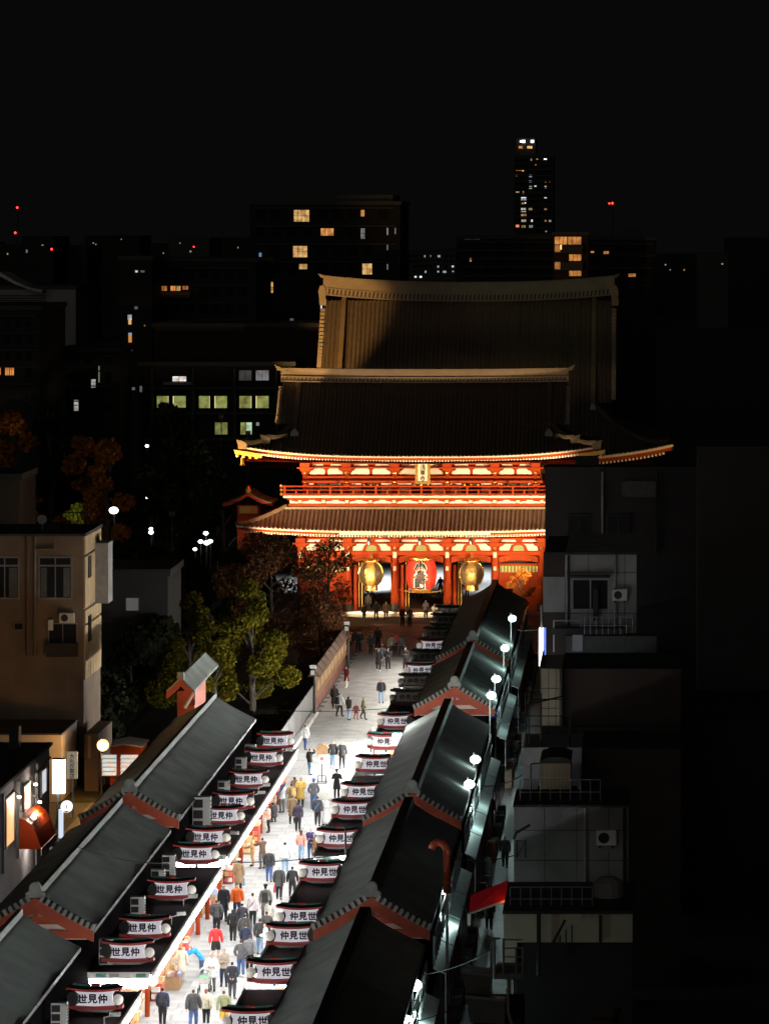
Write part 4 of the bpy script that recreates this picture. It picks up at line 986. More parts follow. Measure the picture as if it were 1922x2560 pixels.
for par, d, px0, px1, ys in ((gb, 204, 1412, 1590, (1430, 1532, 1560)), (gs, 152, 1284, 1570, (2075, 2150, 2220)), (ab, 222, 1362, 1740, (1230, 1300, 1370)), (bb, 186, 1353, 1404, (1720, 1770))):
    for py in ys: plate(px0, px1, py, py + 1.6, d, M_dark, 'panel_joint', par, .015)
for par, d, y0, y1, xs_ in ((gs, 152, 2018, 2270, (1360, 1440, 1520)), (bb, 186, 1672, 1816, (1370, 1388)), (gb, 204, 1386, 1565, (1470, 1560))):
    for px in xs_: plate(px, px + 1.4, y0, y1, d, M_dark, 'panel_joint', par, .012)
def roofrail(px0, px1, pyt, h, d, lab, n=9):
    t = thing('roof_railing', lab, 'railing', P(px0, pyt, d), 'thin roof railings'); zt = V(pyt, d)
    for k in range(n):
        x = U(px0 + (px1 - px0) * k / (n - 1), d); MB().tube([(x, d, zt), (x, d, zt + h)], .025, 4).build('baluster', M_grey, t)
    for q in (.5, 1): MB().tube([(U(px0, d), d, zt + h * q), (U(px1, d), d, zt + h * q)], .025, 4).build('rail', M_grey, t)
roofrail(1300, 1500, 2011, 1.0, 153, 'thin grey railing on the black roof with the two white hatches')
roofrail(1275, 1480, 2277, .9, 144, 'thin grey railing on the roof of the low beige building')
roofrail(1460, 1580, 1585, .9, 202.2, 'thin railing on the ledge of the grey building')
for px, py, d, r, h, lab in ((1520, 2276, 146, .6, 1.1, 'round water tank on the low black roof'),):
    x, y, z = P(px, py, d); t = thing('water_tank', lab, 'water tank', (x, y, z), 'rooftop water tanks')
    MB().lathe(x, y, [(r, z + .2), (r, z + h), (r * .5, z + h + .2), (.05, z + h + .25)], 14).build('tank_body', M_grey, t)
    for s_ in (-1, 1): MB().box(x + s_ * r * .7 - .05, x + s_ * r * .7 + .05, y - .05, y + .05, z - .1, z + .25).build('leg', M_dark, t)
# ------------------------------------------------------------------ buildings on the tree side
M_tan = mat('tan_render', (.20, .145, .10), .85, var=.38, scale=.5, bump=.3)
M_tan2 = mat('tan_cladding_lit_tone', (.46, .33, .18), .8, var=.15, scale=1)  # cladding lighter than the front: street light on this side put into colour
b = thing('tan_building', 'tan rendered building with tall windows, an air conditioner and downpipes', 'building', (U(0, 230), 230, 0))
d = 230; xr = U(210, d)
MB().box(U(-60, d), xr, d, d + 7.2, 0, V(1340, d)).build('wall', M_tan, b)
MB().box(U(-60, d), xr + .1, d - .15, d + 7.4, V(1340, d), V(1334, d)).build('parapet', M_dark, b)
# street side of it: cladding panels
ys = [d + .3 + k * 1.15 for k in range(6)]
for k in range(6):
    for (a, c) in ((1342, 1386), (1392, 1520), (1528, 1560), (1566, 1700)):
        MB().box(xr, xr + .10, ys[k] - .25, ys[k] + .82, V(c, d), V(a, d)).build('cladding_panel', M_tan2, b)
MB().box(xr + .10, xr + .9, d + 4.2, d + 6.2, V(1526, d), V(1372, d)).build('shop_sign_board', mat('grey_sign_side', (.30, .29, .28), .7), b)
for a, c in ((1395, 1450), (1545, 1610)): MB().box(xr + .08, xr + .14, d + 1.2, d + 2.4, V(c, d), V(a, d)).build('side_window', M_glass, b)
wf = mat('aluminium_frame', (.22, .22, .22), .4, .3)
window(101, 178, 1395, 1494, d, b, wf, M_glass, 2, 1, .09); plate(101, 178, 1412, 1416, d, wf, 'transom', b, .1)
window(-20, 46, 1395, 1494, d, b, wf, M_glass, 2, 1, .09); plate(-20, 46, 1412, 1416, d, wf, 'transom', b, .1)
window(124, 192, 1560, 1636, d, b, wf, M_glass, 2, 1, .06); window(38, 58, 1558, 1574, d, b, wf, M_glass, 1, 1, .04)
plate(120, 196, 1606, 1640, d, M_dark, 'balcony_front', b, .5)
for a, c in ((103, 118), (160, 176), (24, 44)): plate(a, c, 1419, 1492, d, mat('grey_curtain', (.10, .10, .095), .9, var=.4, scale=6), 'curtain', b, .02, .05)
for px in (70, 88): MB().tube([P(px, 1640, d - .15), P(px, 1342, d - .15)], .09, 6).build('downpipe', mat('pipe_brown', (.14, .10, .07), .6), b)
MB().tube([P(88, 1372, d - .15), P(136, 1372, d - .15), P(136, 1352, d - .15)], .09, 6).build('downpipe', MATS['pipe_brown'], b)
ac = thing('wall_air_conditioner', 'white outdoor unit with a round fan on the tan building', 'air conditioner', P(168, 1552, d))
plate(152, 188, 1531, 1556, d, M_white, 'casing', ac, .45); x, y, z = P(165, 1543, d); MB().lathe(x, y - .52, [(.22, 0), (.22, .05)], 14, 'y', z).build('fan_grille', M_dark, ac)
plate(122, 134, 1549, 1575, d, M_white, 'pipe_box', ac, .2)
dsh = thing('satellite_dish', 'round white dish on the flat roof of the tan building', 'satellite dish', P(106, 1318, 233))
x, y, z = P(106, 1299, 233); MB().lathe(x, y, [(.05, .18), (.26, .10), (.30, 0), (.28, -.01)], 16, 'y', z).build('reflector', mat('dish_grey', (.42, .42, .42), .6), dsh)
MB().tube([(x, y + .15, V(1340, 230)), (x, y + .15, z)], .05, 6).build('mast', M_grey, dsh)
plate(113, 156, 1306, 1330, 234, M_conc2, 'roof_box', b, .8)
rf = thing('roof_railing', 'thin dark railing on the tan roof in front of a green lit shrub', 'railing', P(180, 1320, 236))
for k in range(9): MB().tube([P(144 + k * 10, 1322, 236), P(144 + k * 10, 1280, 236)], .02, 4).build('baluster', M_black, rf)
MB().tube([P(140, 1281, 236), P(230, 1281, 236)], .03, 4).build('rail', M_black, rf)
# white house and dark roofed shop with the red dome awning
b = thing('white_house', 'plain white walled house behind the dark roofed shop', 'building', (U(0, 222), 222, 0))
MB().box(U(-40, 222), U(155, 222), 222, 228, 0, V(1837, 222)).build('wall', M_lt, b)
MB().box(U(-40, 222), U(156, 222), 221.9, 228.2, V(1837, 222), V(1833, 222)).build('roof_edge', M_black, b)
b = thing('dark_roofed_shop', 'shop with a flat black roof and a grey lit side facing the back street', 'building', (-30.75, 178, 0))
xw, zt = -30.75, 6.65
MB().box(xw - 8, xw, 178, 198, 0, zt).build('wall', M_lt, b)
MB().box(xw - 8.2, xw + .15, 177.8, 198.2, zt, zt + .15).build('roof', M_black, b)
MB().box(xw - 1.7, xw - 1.2, 195.5, 196.3, zt + .1, zt + 1.3).build('roof_vent', M_black, b)
for y0, y1, z0, z1, k in ((184, 186.4, 3.6, 5.9, 0), (189.4, 191.2, 4.6, 5.7, 0), (195, 196.6, 4.5, 5.7, 1)):
    f = MB().box(xw, xw + .10, y0 - .1, y0, z0 - .1, z1 + .1).box(xw, xw + .10, y1, y1 + .1, z0 - .1, z1 + .1).box(xw, xw + .10, y0, y1, z1, z1 + .1).box(xw, xw + .10, y0, y1, z0 - .1, z0).build('side_window', M_grey, b)
    MB().box(xw + .002, xw + .05, y0, y1, z0, z1).build('pane', glowmat('amber_window', (1, .48, .17), 1.1) if k == 0 else glowmat('pale_window', (.9, .95, 1), .7), f)
for y in (181, 183, 187.4, 193.4): MB().box(xw, xw + .14, y, y + .25, 2.5, zt - .3).build('pilaster', M_grey, b)
MB().tube([(xw + .12, 192.8, 0), (xw + .12, 192.8, 5.9), (xw + .12, 197.5, 6.1)], .06, 6).build('drain_pipe', M_grey, b)
def downlight(x, y, z, lab, e=25, tg=None):
    t = thing('wall_spotlight', lab, 'spotlight', (x, y, z), 'small white spotlights over the red awning')
    MB().ball((x, y, z), .10, 8, 6, .6).build('lamp', glowmat('warm_white_lamp', (1, .92, .8), 22), t)
    MB().tube([(x, y, z + .1), (x - .35, y, z + .35)], .03, 4).build('arm', M_black, t)
    point_lamp('bulb', (x + .1, y - .25, z - .2), e, (1, .85, .68), .1, t)
downlight(-30.4, 191.3, 5.6, 'small spotlight nearest the white lit vertical sign', 40); downlight(-30.4, 186.2, 5.75, 'small spotlight in the middle above the amber windows', 40); downlight(-30.15, 191, 4.75, 'small spotlight shining on top of the red awning', 75)
aw = thing('dome_awning', 'glossy red folding dome awning glowing orange where spotlights hit it', 'awning', (xw, 190, 2.9))
vin = mat('red_vinyl', (.66, .075, .010), .5, var=.08)
pro = [(0, 4.45), (.28, 4.40), (.55, 4.18), (.8, 3.75), (1.0, 3.2), (1.08, 2.95)]
for k in range(4):
    ya, yb_ = 187.6 + k * 1.15, 187.6 + (k + 1) * 1.15
    MB().grid([[(xw + .15 + p[0], ya + (yb_ - ya) * j / 3, p[1] - .05 * math.sin(PI * j / 3)) for j in range(4)] for p in pro]).build('canvas_gore', vin, aw)
MB().prism_y([(xw + .15, 2.95)] + [(xw + .15 + p[0], p[1]) for p in reversed(pro)], 187.52, 187.58).build('side_canvas', vin, aw)
MB().box(xw + 1.2, xw + 1.27, 187.5, 192.3, 2.62, 2.97).build('valance', M_white, aw)
point_lamp('under_light', (xw + .8, 190.5, 2.4), 60, (1, .9, .8), .2, aw)
t = thing('no_entry_sign', 'round red no entry sign with a pale rim in front of the dark roofed shop', 'traffic sign', P(32, 2100, 190))
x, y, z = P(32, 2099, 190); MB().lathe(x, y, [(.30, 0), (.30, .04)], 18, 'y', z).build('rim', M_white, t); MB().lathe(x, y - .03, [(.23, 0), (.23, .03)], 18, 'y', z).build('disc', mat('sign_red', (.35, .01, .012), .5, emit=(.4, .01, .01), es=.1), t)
MB().box(x - .15, x + .15, y - .05, y - .031, z - .03, z + .03).build('bar', M_white, t); MB().tube([(x, y + .08, 0), (x, y + .08, z)], .05, 6).build('pole', mat('orange_pole', (.5, .25, .1), .6), t)
t = thing('white_lit_sign', 'blank glowing white vertical box sign high above the back street', 'sign', P(147, 1985, 212))
MB().box(U(133, 212), U(163, 212), 211.8, 212.2, V(1983, 212), V(1898, 212)).build('lit_face', glowmat('blank_sign_glow', (1, 1, 1), 4), t)
MB().box(U(132, 212), U(164, 212), 211.75, 212.25, V(1898, 212), V(1896, 212)).build('cap', M_grey, t)
MB().tube([P(146, 1985, 212.3), (U(140, 212), 212.3, 0)], .07, 6).build('pole', M_grey, t)
t = thing('beige_shop_sign', 'beige vertical sign with dark characters beside the glowing white sign', 'sign', P(182, 1946, 216))
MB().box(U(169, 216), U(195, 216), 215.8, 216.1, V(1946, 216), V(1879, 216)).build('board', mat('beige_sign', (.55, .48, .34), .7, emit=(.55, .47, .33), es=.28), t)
for i, ch in enumerate('大丸衣裳店'): piece(text_mesh(ch, .31, .004, .02), 'lettering', t, (U(182, 216), 215.78, V(1889 + 12.5 * i, 216)))
MB().tube([P(182, 1946, 216.15), (U(182, 216), 216.15, 0)], .06, 6).build('pole', M_grey, t)
t = thing('lit_round_sign', 'round white lit sign with a green base on a bluish lit pole', 'sign', P(166, 2018, 206))
x, y, z = P(167, 2017, 206); MB().lathe(x, y, [(.32, 0), (.33, .1), (.32, .2)], 20, 'y', z).build('lit_disc', glowmat('disc_glow', (1, 1, 1), 1.3), t)
MB().prism_y([(x - .2, z - .22), (x, z - .31), (x + .2, z - .22)], y - .03, y - .01).build('green_base', mat('sign_green', (.02, .25, .10), .5, emit=(.02, .3, .12), es=.4), t)
MB().box(x - .03, x + .03, y - .03, y - .01, z - .1, z + .12).build('mark', mat('sign_orange', (.6, .15, .05), .5, emit=(.7, .2, .05), es=.6), t)
MB().box(U(148, 206), U(158, 206), 205.9, 206.2, V(2095, 206), V(2024, 206)).build('lit_pole', glowmat('blue_white_pole', (.75, .85, 1), .9), t)
MB().box(U(149, 206), U(157, 206), 205.92, 206.18, 0, V(2095, 206)).build('pole', M_grey, t)
# goods shops at the street level of the back street
def shelf_shop(name, lab, px0, px1, py0, py1, d, cols, rows, pal, es, frame):
    t = thing(name, lab, 'shop display', P((px0 + px1) / 2, py1, d))
    x0, x1, z0, z1 = U(px0, d), U(px1, d), V(py1, d), V(py0, d)
    MB().box(x0 - .12, x1 + .12, d, d + .5, z0 - .15, z1 + .15).build('cabinet', frame, t)
    cw, rh = (x1 - x0) / cols, (z1 - z0) / rows
    for r in range(rows):
        MB().box(x0, x1, d - .12, d - .002, z0 + r * rh - .02, z0 + r * rh + .02).build('shelf', M_white, t)
        for c in range(cols):
            k = rng.randrange(len(pal)); g_ = rng.uniform(.55, .9)
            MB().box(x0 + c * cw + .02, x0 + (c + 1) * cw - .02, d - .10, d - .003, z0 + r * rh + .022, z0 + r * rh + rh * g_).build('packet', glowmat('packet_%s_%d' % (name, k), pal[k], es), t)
    return t
PAL = [(1, .9, .95), (.7, .85, 1), (1, .75, .8), (.95, 1, .9), (.5, .6, 1), (1, .85, .6), (.35, .2, .6)]
shelf_shop('capsule_machine', 'red cabinet with bright pink and white product panels at the picture edge', 11, 38, 2181, 2222, 188, 5, 6, PAL, .9, M_red)
shelf_shop('capsule_machine', 'tall narrow white display beside the red cabinet at the picture edge', 45, 54, 2163, 2206, 190, 2, 7, PAL, .9, M_red)
shelf_shop('goods_shelf', 'narrow lit shelf of drinks under the red dome awning', 60, 73, 2128, 2195, 194, 2, 9, [(.9, 1, 1), (.5, .8, .9), (.25, .35, .5), (.9, .9, .8)], .6, M_dark)
shelf_shop('goods_stand', 'open stand crowded with small colourful souvenirs behind the dark roof edge', 88, 140, 2115, 2190, 200, 11, 9, [(.8, .85, .85), (.3, .5, .5), (.6, .55, .6), (.15, .18, .2), (.7, .2, .3), (.2, .35, .8), (.9, .9, .85)], .35, M_dark)
b = thing('red_kiosk', 'red kiosk with two shelves of colourful lit goods under a grey gabled roof', 'kiosk', P(318, 1960, 224))
d = 224
MB().prism_y([(U(276, d), 0), (U(355, d), 0), (U(355, d), V(1868, d)), (U(308, d), V(1862, d)), (U(276, d), V(1868, d))], d, d + 2.5).build('wall', M_red, b)
MB().band([P(274, 1869, d - .2), P(308, 1862, d - .2), P(357, 1869, d - .2)], [P(274, 1866, d - .2), P(308, 1858.5, d - .2), P(357, 1866, d - .2)], 3).build('roof', M_grey, b)
for (a, c) in ((257, 292), (303, 346)):
    x0, x1 = U(a, d), U(c, d); MB().box(x0, x1, d - .05, d - .003, V(1938, d), V(1887, d)).build('lit_back', glowmat('kiosk_back', (.8, .88, 1), .45), b)
    for r in range(5):
        z = V(1938 - r * 10.5, d); MB().box(x0, x1, d - .3, d - .06, z, z + .04).build('shelf', M_white, b)
        for k in range(9):
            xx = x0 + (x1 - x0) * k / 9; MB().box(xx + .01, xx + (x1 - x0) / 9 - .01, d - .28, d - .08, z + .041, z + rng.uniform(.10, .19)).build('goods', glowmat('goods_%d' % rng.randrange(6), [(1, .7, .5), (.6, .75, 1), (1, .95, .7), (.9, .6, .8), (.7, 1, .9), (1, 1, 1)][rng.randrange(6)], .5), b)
MB().box(U(290, d), U(304, d), d - .06, d - .002, 0, V(1940, d)).build('door_post', M_dark, b)
t = thing('sodium_street_lamp', 'glaring orange street lamp beside the red kiosk', 'street lamp', P(258, 1863, 221))
x, y, z = P(258, 1863, 221)
MB().ball((x, y, z), .36, 12, 8).build('bulb', glowmat('sodium_bulb', (1, .56, .16), 1.9), t, True)
MB().tube([(x - .1, y + .1, 0), (x - .1, y + .1, z + .3), (x, y, z + .35)], .06, 6).build('pole', M_dark, t)
point_lamp('lamp', (x, y - .6, z), 1000, (1, .48, .12), .2, t)
b = thing('orange_lit_house', 'dim house front lit orange by the street lamp beside it', 'building', (U(225, 226), 226, 0))
MB().box(U(212, 226), U(246, 226), 226, 232, 0, V(1835, 226)).build('wall', M_tan, b)
MB().box(U(221, 226), U(228, 226), 225.9, 226, V(1895, 226), V(1840, 226)).build('drain_pipe', M_tan2, b)
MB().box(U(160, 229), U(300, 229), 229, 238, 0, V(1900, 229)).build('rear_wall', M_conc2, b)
b = thing('red_gabled_house', 'small vermilion gabled building with a grey roof behind the stall row', 'building', (U(452, 226), 226, 0))
d = 226; xc = U(452, d); zr = V(1697, d); za = V(1730, d)
MB().box(U(441, d), U(486, d), d + .5, d + 6, 0, za).build('wall', M_red2, b)
MB().box(U(461, d), U(486, d), d + .1, d + .5, 0, V(1765, d)).build('porch_wall', M_red2, b)
for s, e in ((-1, U(416, d)), (1, U(486, d))):
    pts = [(xc, zr), ((xc + e) / 2, (zr * .45 + za * .55)), (e, za)]
    MB().band([(p[0], d, p[1] - .45) for p in pts][::s], [(p[0], d, p[1]) for p in pts][::s], .15).build('bargeboard', M_red2, b)
    MB().band([(p[0], d + .1, p[1] - .02) for p in pts][::s], [(p[0], d + .1, p[1] + .1) for p in pts][::s], 13).build('roof', M_copper, b)
MB().tube([P(463, 1770, d + .1), P(485, 1732, d)], .10, 5).build('brace', M_white, b)
MB().box(xc - .2, xc + .2, d - .1, d + .3, zr, zr + .4).build('ridge_end_tile', M_verge, b)

M_farglass = mat('far_dark_glass', (.010, .010, .012), .6, var=0); M_farglass.node_tree.nodes['Principled BSDF'].inputs['Specular IOR Level'].default_value = .1
# ------------------------------------------------------------------ far city
cold = (.75, .85, 1.0); warm = (1.0, .60, .20); amber = (1.0, .42, .10); white = (1, 1, .95); green = (.55, .62, .16)
def city(name, lab, px0, px1, py0, d, dep, m, lit=(), grid=None, group='distant city buildings', stack=()):
    b = thing(name, lab, 'building', (U(px0, d), d, 0), group)
    MB().box(U(px0, d), U(px1, d), d, d + dep, 0, V(py0, d)).build('wall', m, b)
    MB().box(U(px0, d) - .2, U(px1, d) + .2, d - .2, d + dep, V(py0, d), V(py0, d) + .5).build('parapet', M_black, b)
    for (a, c, e) in stack: MB().box(U(a, d), U(c, d), d + 2, d + dep - 2, V(py0, d), V(e, d)).build('roof_housing', M_black, b)
    for w in lit:
        x0, y0, x1, y1, col, es = w[:6]; c, r = (w[6], w[7]) if len(w) > 6 else (2, 1)
        nm = 'lit_%02d%02d%02d_%03d' % (int(col[0] * 99), int(col[1] * 99), int(col[2] * 99), int(es * 100))
        if (x1 - x0) < 9: MB().box(U(x0, d), U(x1, d), d - .12, d - .003, V(y1, d), V(y0, d)).build('window', glowmat(nm, col, es), b)
        else:
            mm = mat('var_' + nm, (.5, .5, .5), .5, var=0, emit=col, es=es)
            if not mm.get('v'):
                mm['v'] = 1; nt = mm.node_tree; bs = nt.nodes['Principled BSDF']; tc = nt.nodes.new('ShaderNodeTexCoord'); nz = nt.nodes.new('ShaderNodeTexNoise'); nz.inputs['Scale'].default_value = 1.3
                rp = nt.nodes.new('ShaderNodeValToRGB'); rp.color_ramp.elements[0].position = .35; rp.color_ramp.elements[1].position = .62
                rp.color_ramp.elements[0].color = (col[0] * .45, col[1] * .34, col[2] * .3, 1); rp.color_ramp.elements[1].color = (*col, 1)
                nt.links.new(tc.outputs['Object'], nz.inputs['Vector']); nt.links.new(nz.outputs['Fac'], rp.inputs['Fac']); nt.links.new(rp.outputs['Color'], bs.inputs['Emission Color'])
            window(x0, x1, y0, y1, d, b, M_dark, mm, c, r, max(.05, .0012 * d * .12))
    if grid:
        gx0, gx1, gy0, gy1, nc, nr = grid
        gm = MB().box(U(gx0, d) - U(gx0, d), (U(gx1, d) - U(gx0, d)) / nc * .62, -.10, -.003, 0, (V(gy0, d) - V(gy1, d)) / nr * .5).mesh('window'); gm.materials.append(M_farglass)
        for r in range(nr):
            for c in range(nc):
                px = gx0 + (gx1 - gx0) * c / nc; py = gy0 + (gy1 - gy0) * (r + .6) / nr
                if any(w[0] - 12 < px + (gx1 - gx0) / nc * .3 < w[2] + 12 and w[1] - 10 < py - 6 < w[3] + 10 for w in lit): continue
                piece(gm, 'window', b, (U(px, d), d, V(py, d)))
        for r in range(nr + 1):
            py = gy0 + (gy1 - gy0) * r / nr; plate(gx0 - 4, gx1 + 4, py - 1.5, py + 1.5, d, M_black, 'floor_ledge', b, .5)
    return b
M_city = mat('dark_city_wall', (.022, .021, .020), .9, var=.3, scale=.05)
M_city2 = mat('grey_city_wall', (.06, .060, .062), .9, var=.2, scale=.05)
city('apartment_block', 'dark apartment block with warm lit windows rising behind the main hall roof', 625, 1000, 512, 520, 20, M_city,
     [(735, 525, 773, 554, warm, .75, 4, 2), (802, 571, 834, 589, amber, .8, 3, 1), (733, 615, 768, 643, warm, .8, 3, 2), (748, 660, 768, 673, warm, .6), (906, 659, 930, 686, warm, .8, 2, 2), (902, 525, 911, 541, amber, .6, 1, 1),
      (902, 571, 912, 597, cold, .25, 1, 2), (656, 705, 683, 732, warm, .8, 2, 2), (967, 570, 970, 587, cold, .25), (987, 570, 989, 585, cold, .2), (967, 612, 970, 625, cold, .12), (967, 660, 970, 674, cold, .15),
      (648, 632, 654, 645, (.3, .6, 1), .35), (640, 676, 652, 696, warm, .06, 1, 1), (640, 724, 652, 742, warm, .06, 1, 1), (640, 771, 652, 789, warm, .05, 1, 1), (802, 755, 805, 775, (.6, .8, 1), 1.2)],
     (640, 985, 520, 700, 9, 4), stack=((700, 980, 487),))
tw = [(1299, 351, 1304, 356, white, 2.5), (1304, 350, 1312, 357, white, 3), (1326, 350, 1334, 357, white, 2.5), (1296, 365, 1306, 371, amber, .8), (1317, 365, 1330, 371, warm, 1.2), (1359, 395, 1366, 399, white, 2.2), (1340, 395, 1344, 399, amber, .6),
      (1326, 396, 1329, 402, cold, .25), (1289, 423, 1303, 427, amber, .5), (1304, 424, 1309, 428, warm, 1), (1337, 409, 1340, 413, amber, .6), (1289, 437, 1292, 441, amber, .5), (1322, 437, 1329, 443, cold, .3), (1322, 451, 1328, 456, cold, .25), (1361, 452, 1365, 456, amber, .4), (1372, 452, 1374, 456, amber, .4),
      (1322, 465, 1329, 472, (.8, .9, .6), .4), (1335, 464, 1340, 469, cold, 1), (1361, 465, 1365, 470, (.9, 1, .7), .8), (1289, 479, 1297, 483, (.8, .8, .5), .5), (1306, 478, 1309, 485, amber, .4), (1302, 493, 1315, 500, cold, 1.6), (1360, 493, 1366, 498, cold, .7),
      (1303, 506, 1310, 512, amber, .3), (1311, 506, 1314, 509, white, 1.2), (1302, 520, 1314, 530, (.9, .95, .9), .7), (1321, 520, 1330, 528, (.9, .75, .4), .35), (1360, 521, 1366, 525, amber, .3), (1302, 535, 1315, 543, warm, .45), (1303, 549, 1314, 557, (.9, .95, .7), .6), (1327, 549, 1331, 556, white, .8),
      (1361, 550, 1365, 554, amber, .4), (1371, 550, 1377, 555, (.8, .8, .7), .3), (1289, 562, 1297, 568, (1, .3, .12), .9), (1303, 563, 1313, 571, warm, .3), (1322, 563, 1331, 570, cold, .35), (1363, 577, 1366, 580, white, .3), (1294, 606, 1298, 610, white, .3), (1326, 606, 1330, 610, white, .3)]
city('residential_tower', 'distant slender tower with scattered lit windows against the black sky', 1285, 1382, 392, 1200, 25, M_city, tw, (1287, 1380, 395, 600, 7, 14), stack=((1288, 1338, 345),))
city('apartment_block', 'faint grey apartment slab with tiny lights between the dark blocks', 1005, 1139, 632, 900, 15, M_city2,
     [(1012, 673, 1017, 679, white, 2.2), (1003, 652, 1006, 656, cold, .6), (1060, 638, 1063, 643, cold, .35), (1075, 637, 1077, 642, warm, .3), (1094, 638, 1100, 643, cold, .4), (1093, 664, 1097, 669, cold, .4), (1129, 664, 1134, 668, cold, .8), (1062, 677, 1065, 682, cold, .6), (1093, 677, 1097, 681, cold, .5), (1107, 677, 1115, 682, cold, .4), (1036, 690, 1041, 694, white, .9), (1049, 690, 1054, 694, white, 1.6), (1130, 677, 1134, 680, cold, .4)],
     (1008, 1136, 636, 700, 10, 5))
city('office_block', 'windowless looking black block with a single amber window right of the grey slab', 1141, 1388, 597, 620, 20, M_city, [(1174, 645, 1178, 654, amber, .5), (1160, 597.5, 1200, 599, (.2, .22, .2), .05)], (1150, 1380, 605, 690, 8, 4), stack=((1290, 1380, 585),))
oc = (1.0, .38, .08)
city('balcony_apartment', 'apartment building with orange lit stair landings above the hall ridge', 1382, 1470, 588, 560, 14, mat('dim_brown_wall', (.05, .03, .02), .9),
     [(1386, 592, 1418, 611, oc, .75, 3, 1), (1418, 592, 1452, 611, oc, .55, 3, 1), (1386, 612, 1400, 630, oc, .35, 1, 1), (1400, 612, 1404, 624, warm, 1.6), (1422, 636, 1452, 652, oc, .6, 3, 1), (1386, 655, 1400, 673, oc, .35, 1, 1), (1422, 677, 1452, 690, oc, .55, 3, 1)])
b = bpy.data.objects['balcony_apartment']
for py in (613, 655): plate(1404, 1456, py, py + 20, 560, M_black, 'balcony_front', b, 1.6, 1)
city('low_apartment', 'low dark building with three orange windows at the far edge of the hall ridge', 1471, 1640, 600, 600, 14, M_city, [(1461, 628, 1471, 636, oc, .7, 1, 1), (1476, 628, 1484, 632, oc, .6), (1508, 628, 1521, 635, oc, .5, 2, 1), (1570, 684, 1588, 692, oc, .45, 2, 1)], (1480, 1630, 610, 700, 5, 3), stack=((1565, 1602, 572),))
city('office_block', 'dark block with a strip of orange windows and a lit balcony', 382, 640, 655, 480, 20, mat('dim_grey_wall', (.030, .029, .028), .9),
     [(402, 713, 418, 727, oc, .4, 2, 1), (427, 713, 441, 727, oc, .8, 2, 1), (441, 713, 452, 727, warm, .65, 2, 1), (457, 713, 471, 724, oc, .5, 2, 1), (405, 808, 413, 817, oc, .5), (442, 808, 453, 815, warm, .5, 1, 1), (505, 807, 517, 814, white, .8, 1, 1), (518, 807, 532, 814, white, .9, 1, 1), (725, 796, 734, 808, cold, .1, 1, 1)],
     (400, 630, 670, 800, 7, 3))
MB().box(U(405, 480), U(477, 480), 479.3, 479.9, V(744, 480), V(729, 480)).build('balcony_front', mat('lit_balcony_tone', (.25, .14, .05), .8), bpy.data.objects['office_block.001'])  # orange window light on the balcony put into its colour
city('low_hall', 'long dark brown low roof behind the hotel windows', 385, 800, 818, 455, 12, mat('umber_wall', (.035, .020, .012), .9))
hotel = city('hotel_building', 'dark hotel with rows of green curtained windows beside the gate roof', 350, 735, 915, 430, 14, M_city,
     [(393, 990, 422, 1019, green, .45, 1, 1), (433, 990, 465, 1019, green, .45, 1, 1), (498, 990, 525, 1020, green, .45, 1, 1), (537, 990, 568, 1020, green, .5, 1, 1), (599, 990, 629, 1020, green, .45, 1, 1), (640, 990, 672, 1020, green, .5, 1, 1),
      (432, 941, 448, 953, white, 1.1, 1, 1), (449, 941, 466, 953, white, 1.2, 1, 1), (598, 926, 629, 951, cold, .035, 2, 1), (640, 926, 672, 951, (.8, .8, .9), .22, 2, 1),
      (538, 1056, 569, 1086, green, .35, 2, 1), (602, 1056, 614, 1086, green, .5, 1, 1), (615, 1056, 630, 1086, (.7, 1, .7), .7, 1, 1), (641, 1056, 648, 1064, white, .2)])
for (a, c) in ((421, 423), (433, 435), (524, 526), (536, 539), (628, 630), (640, 642)): plate(a, c, 990, 1020, 430, glowmat('curtain_gap', (.95, .85, .4), .9), 'curtain_gap', hotel, .02, .05)
for py in (970, 1033, 1098): plate(360, 715, py - 3, py + 3, 430, M_black, 'floor_ledge', hotel, .8)
for px in (380, 482, 585, 690): plate(px, px + 6, 920, 1100, 430, M_black, 'pillar', hotel, .9)
plate(412, 482, 955, 961, 430, mat('lit_ledge_tone', (.35, .35, .33), .8), 'window_ledge', hotel, 1.2)  # ledge paled: light from the window above put into the colour
city('narrow_building', 'narrow dark building with two bright stairwell windows', 300, 380, 650, 470, 15, M_city, [(320, 787, 330, 800, cold, .9, 1, 1), (322, 800, 329, 811, warm, .7), (322, 832, 330, 838, cold, .35), (322, 838, 330, 856, oc, .55), (339, 676, 345, 681, (.9, 1, .7), .6), (352, 676, 362, 681, (.8, .9, .7), .15), (337, 766, 345, 773, cold, .08), (361, 812, 364, 816, oc, .2), (371, 643, 375, 647, white, .9), (322, 873, 331, 878, cold, .2)])
b = city('curved_roof_building', 'grey walled building with a curved eave at the picture edge', -60, 190, 723, 500, 18, mat('pale_facade', (.30, .30, .31), .9, var=.25, scale=.1), [(66, 624, 70, 632, cold, .15)])
MB().band([P(0, 690, 498), P(40, 712, 498), P(80, 726, 498), P(104, 732, 498)], [P(0, 680, 498), P(40, 704, 498), P(80, 720, 498), P(108, 725, 498)], 8).build('eave', mat('eave_grey', (.55, .55, .55), .8), b)
for k in range(6): plate(-40, 115, 738 + k * 6, 740 + k * 6, 500, M_dark, 'louvre', b, .3)
plate(36, 120, 770, 800, 500, mat('pale_band', (.42, .42, .43), .8), 'wall_band', b, .2)
city('dark_tower', 'black building with a pair of orange windows at the picture edge', -60, 100, 775, 400, 18, M_city, [(-8, 918, 3, 937, oc, .7, 1, 1), (14, 919, 24, 938, oc, .8, 2, 1), (25, 919, 36, 938, oc, .75, 2, 1)], (-40, 90, 790, 960, 5, 4))
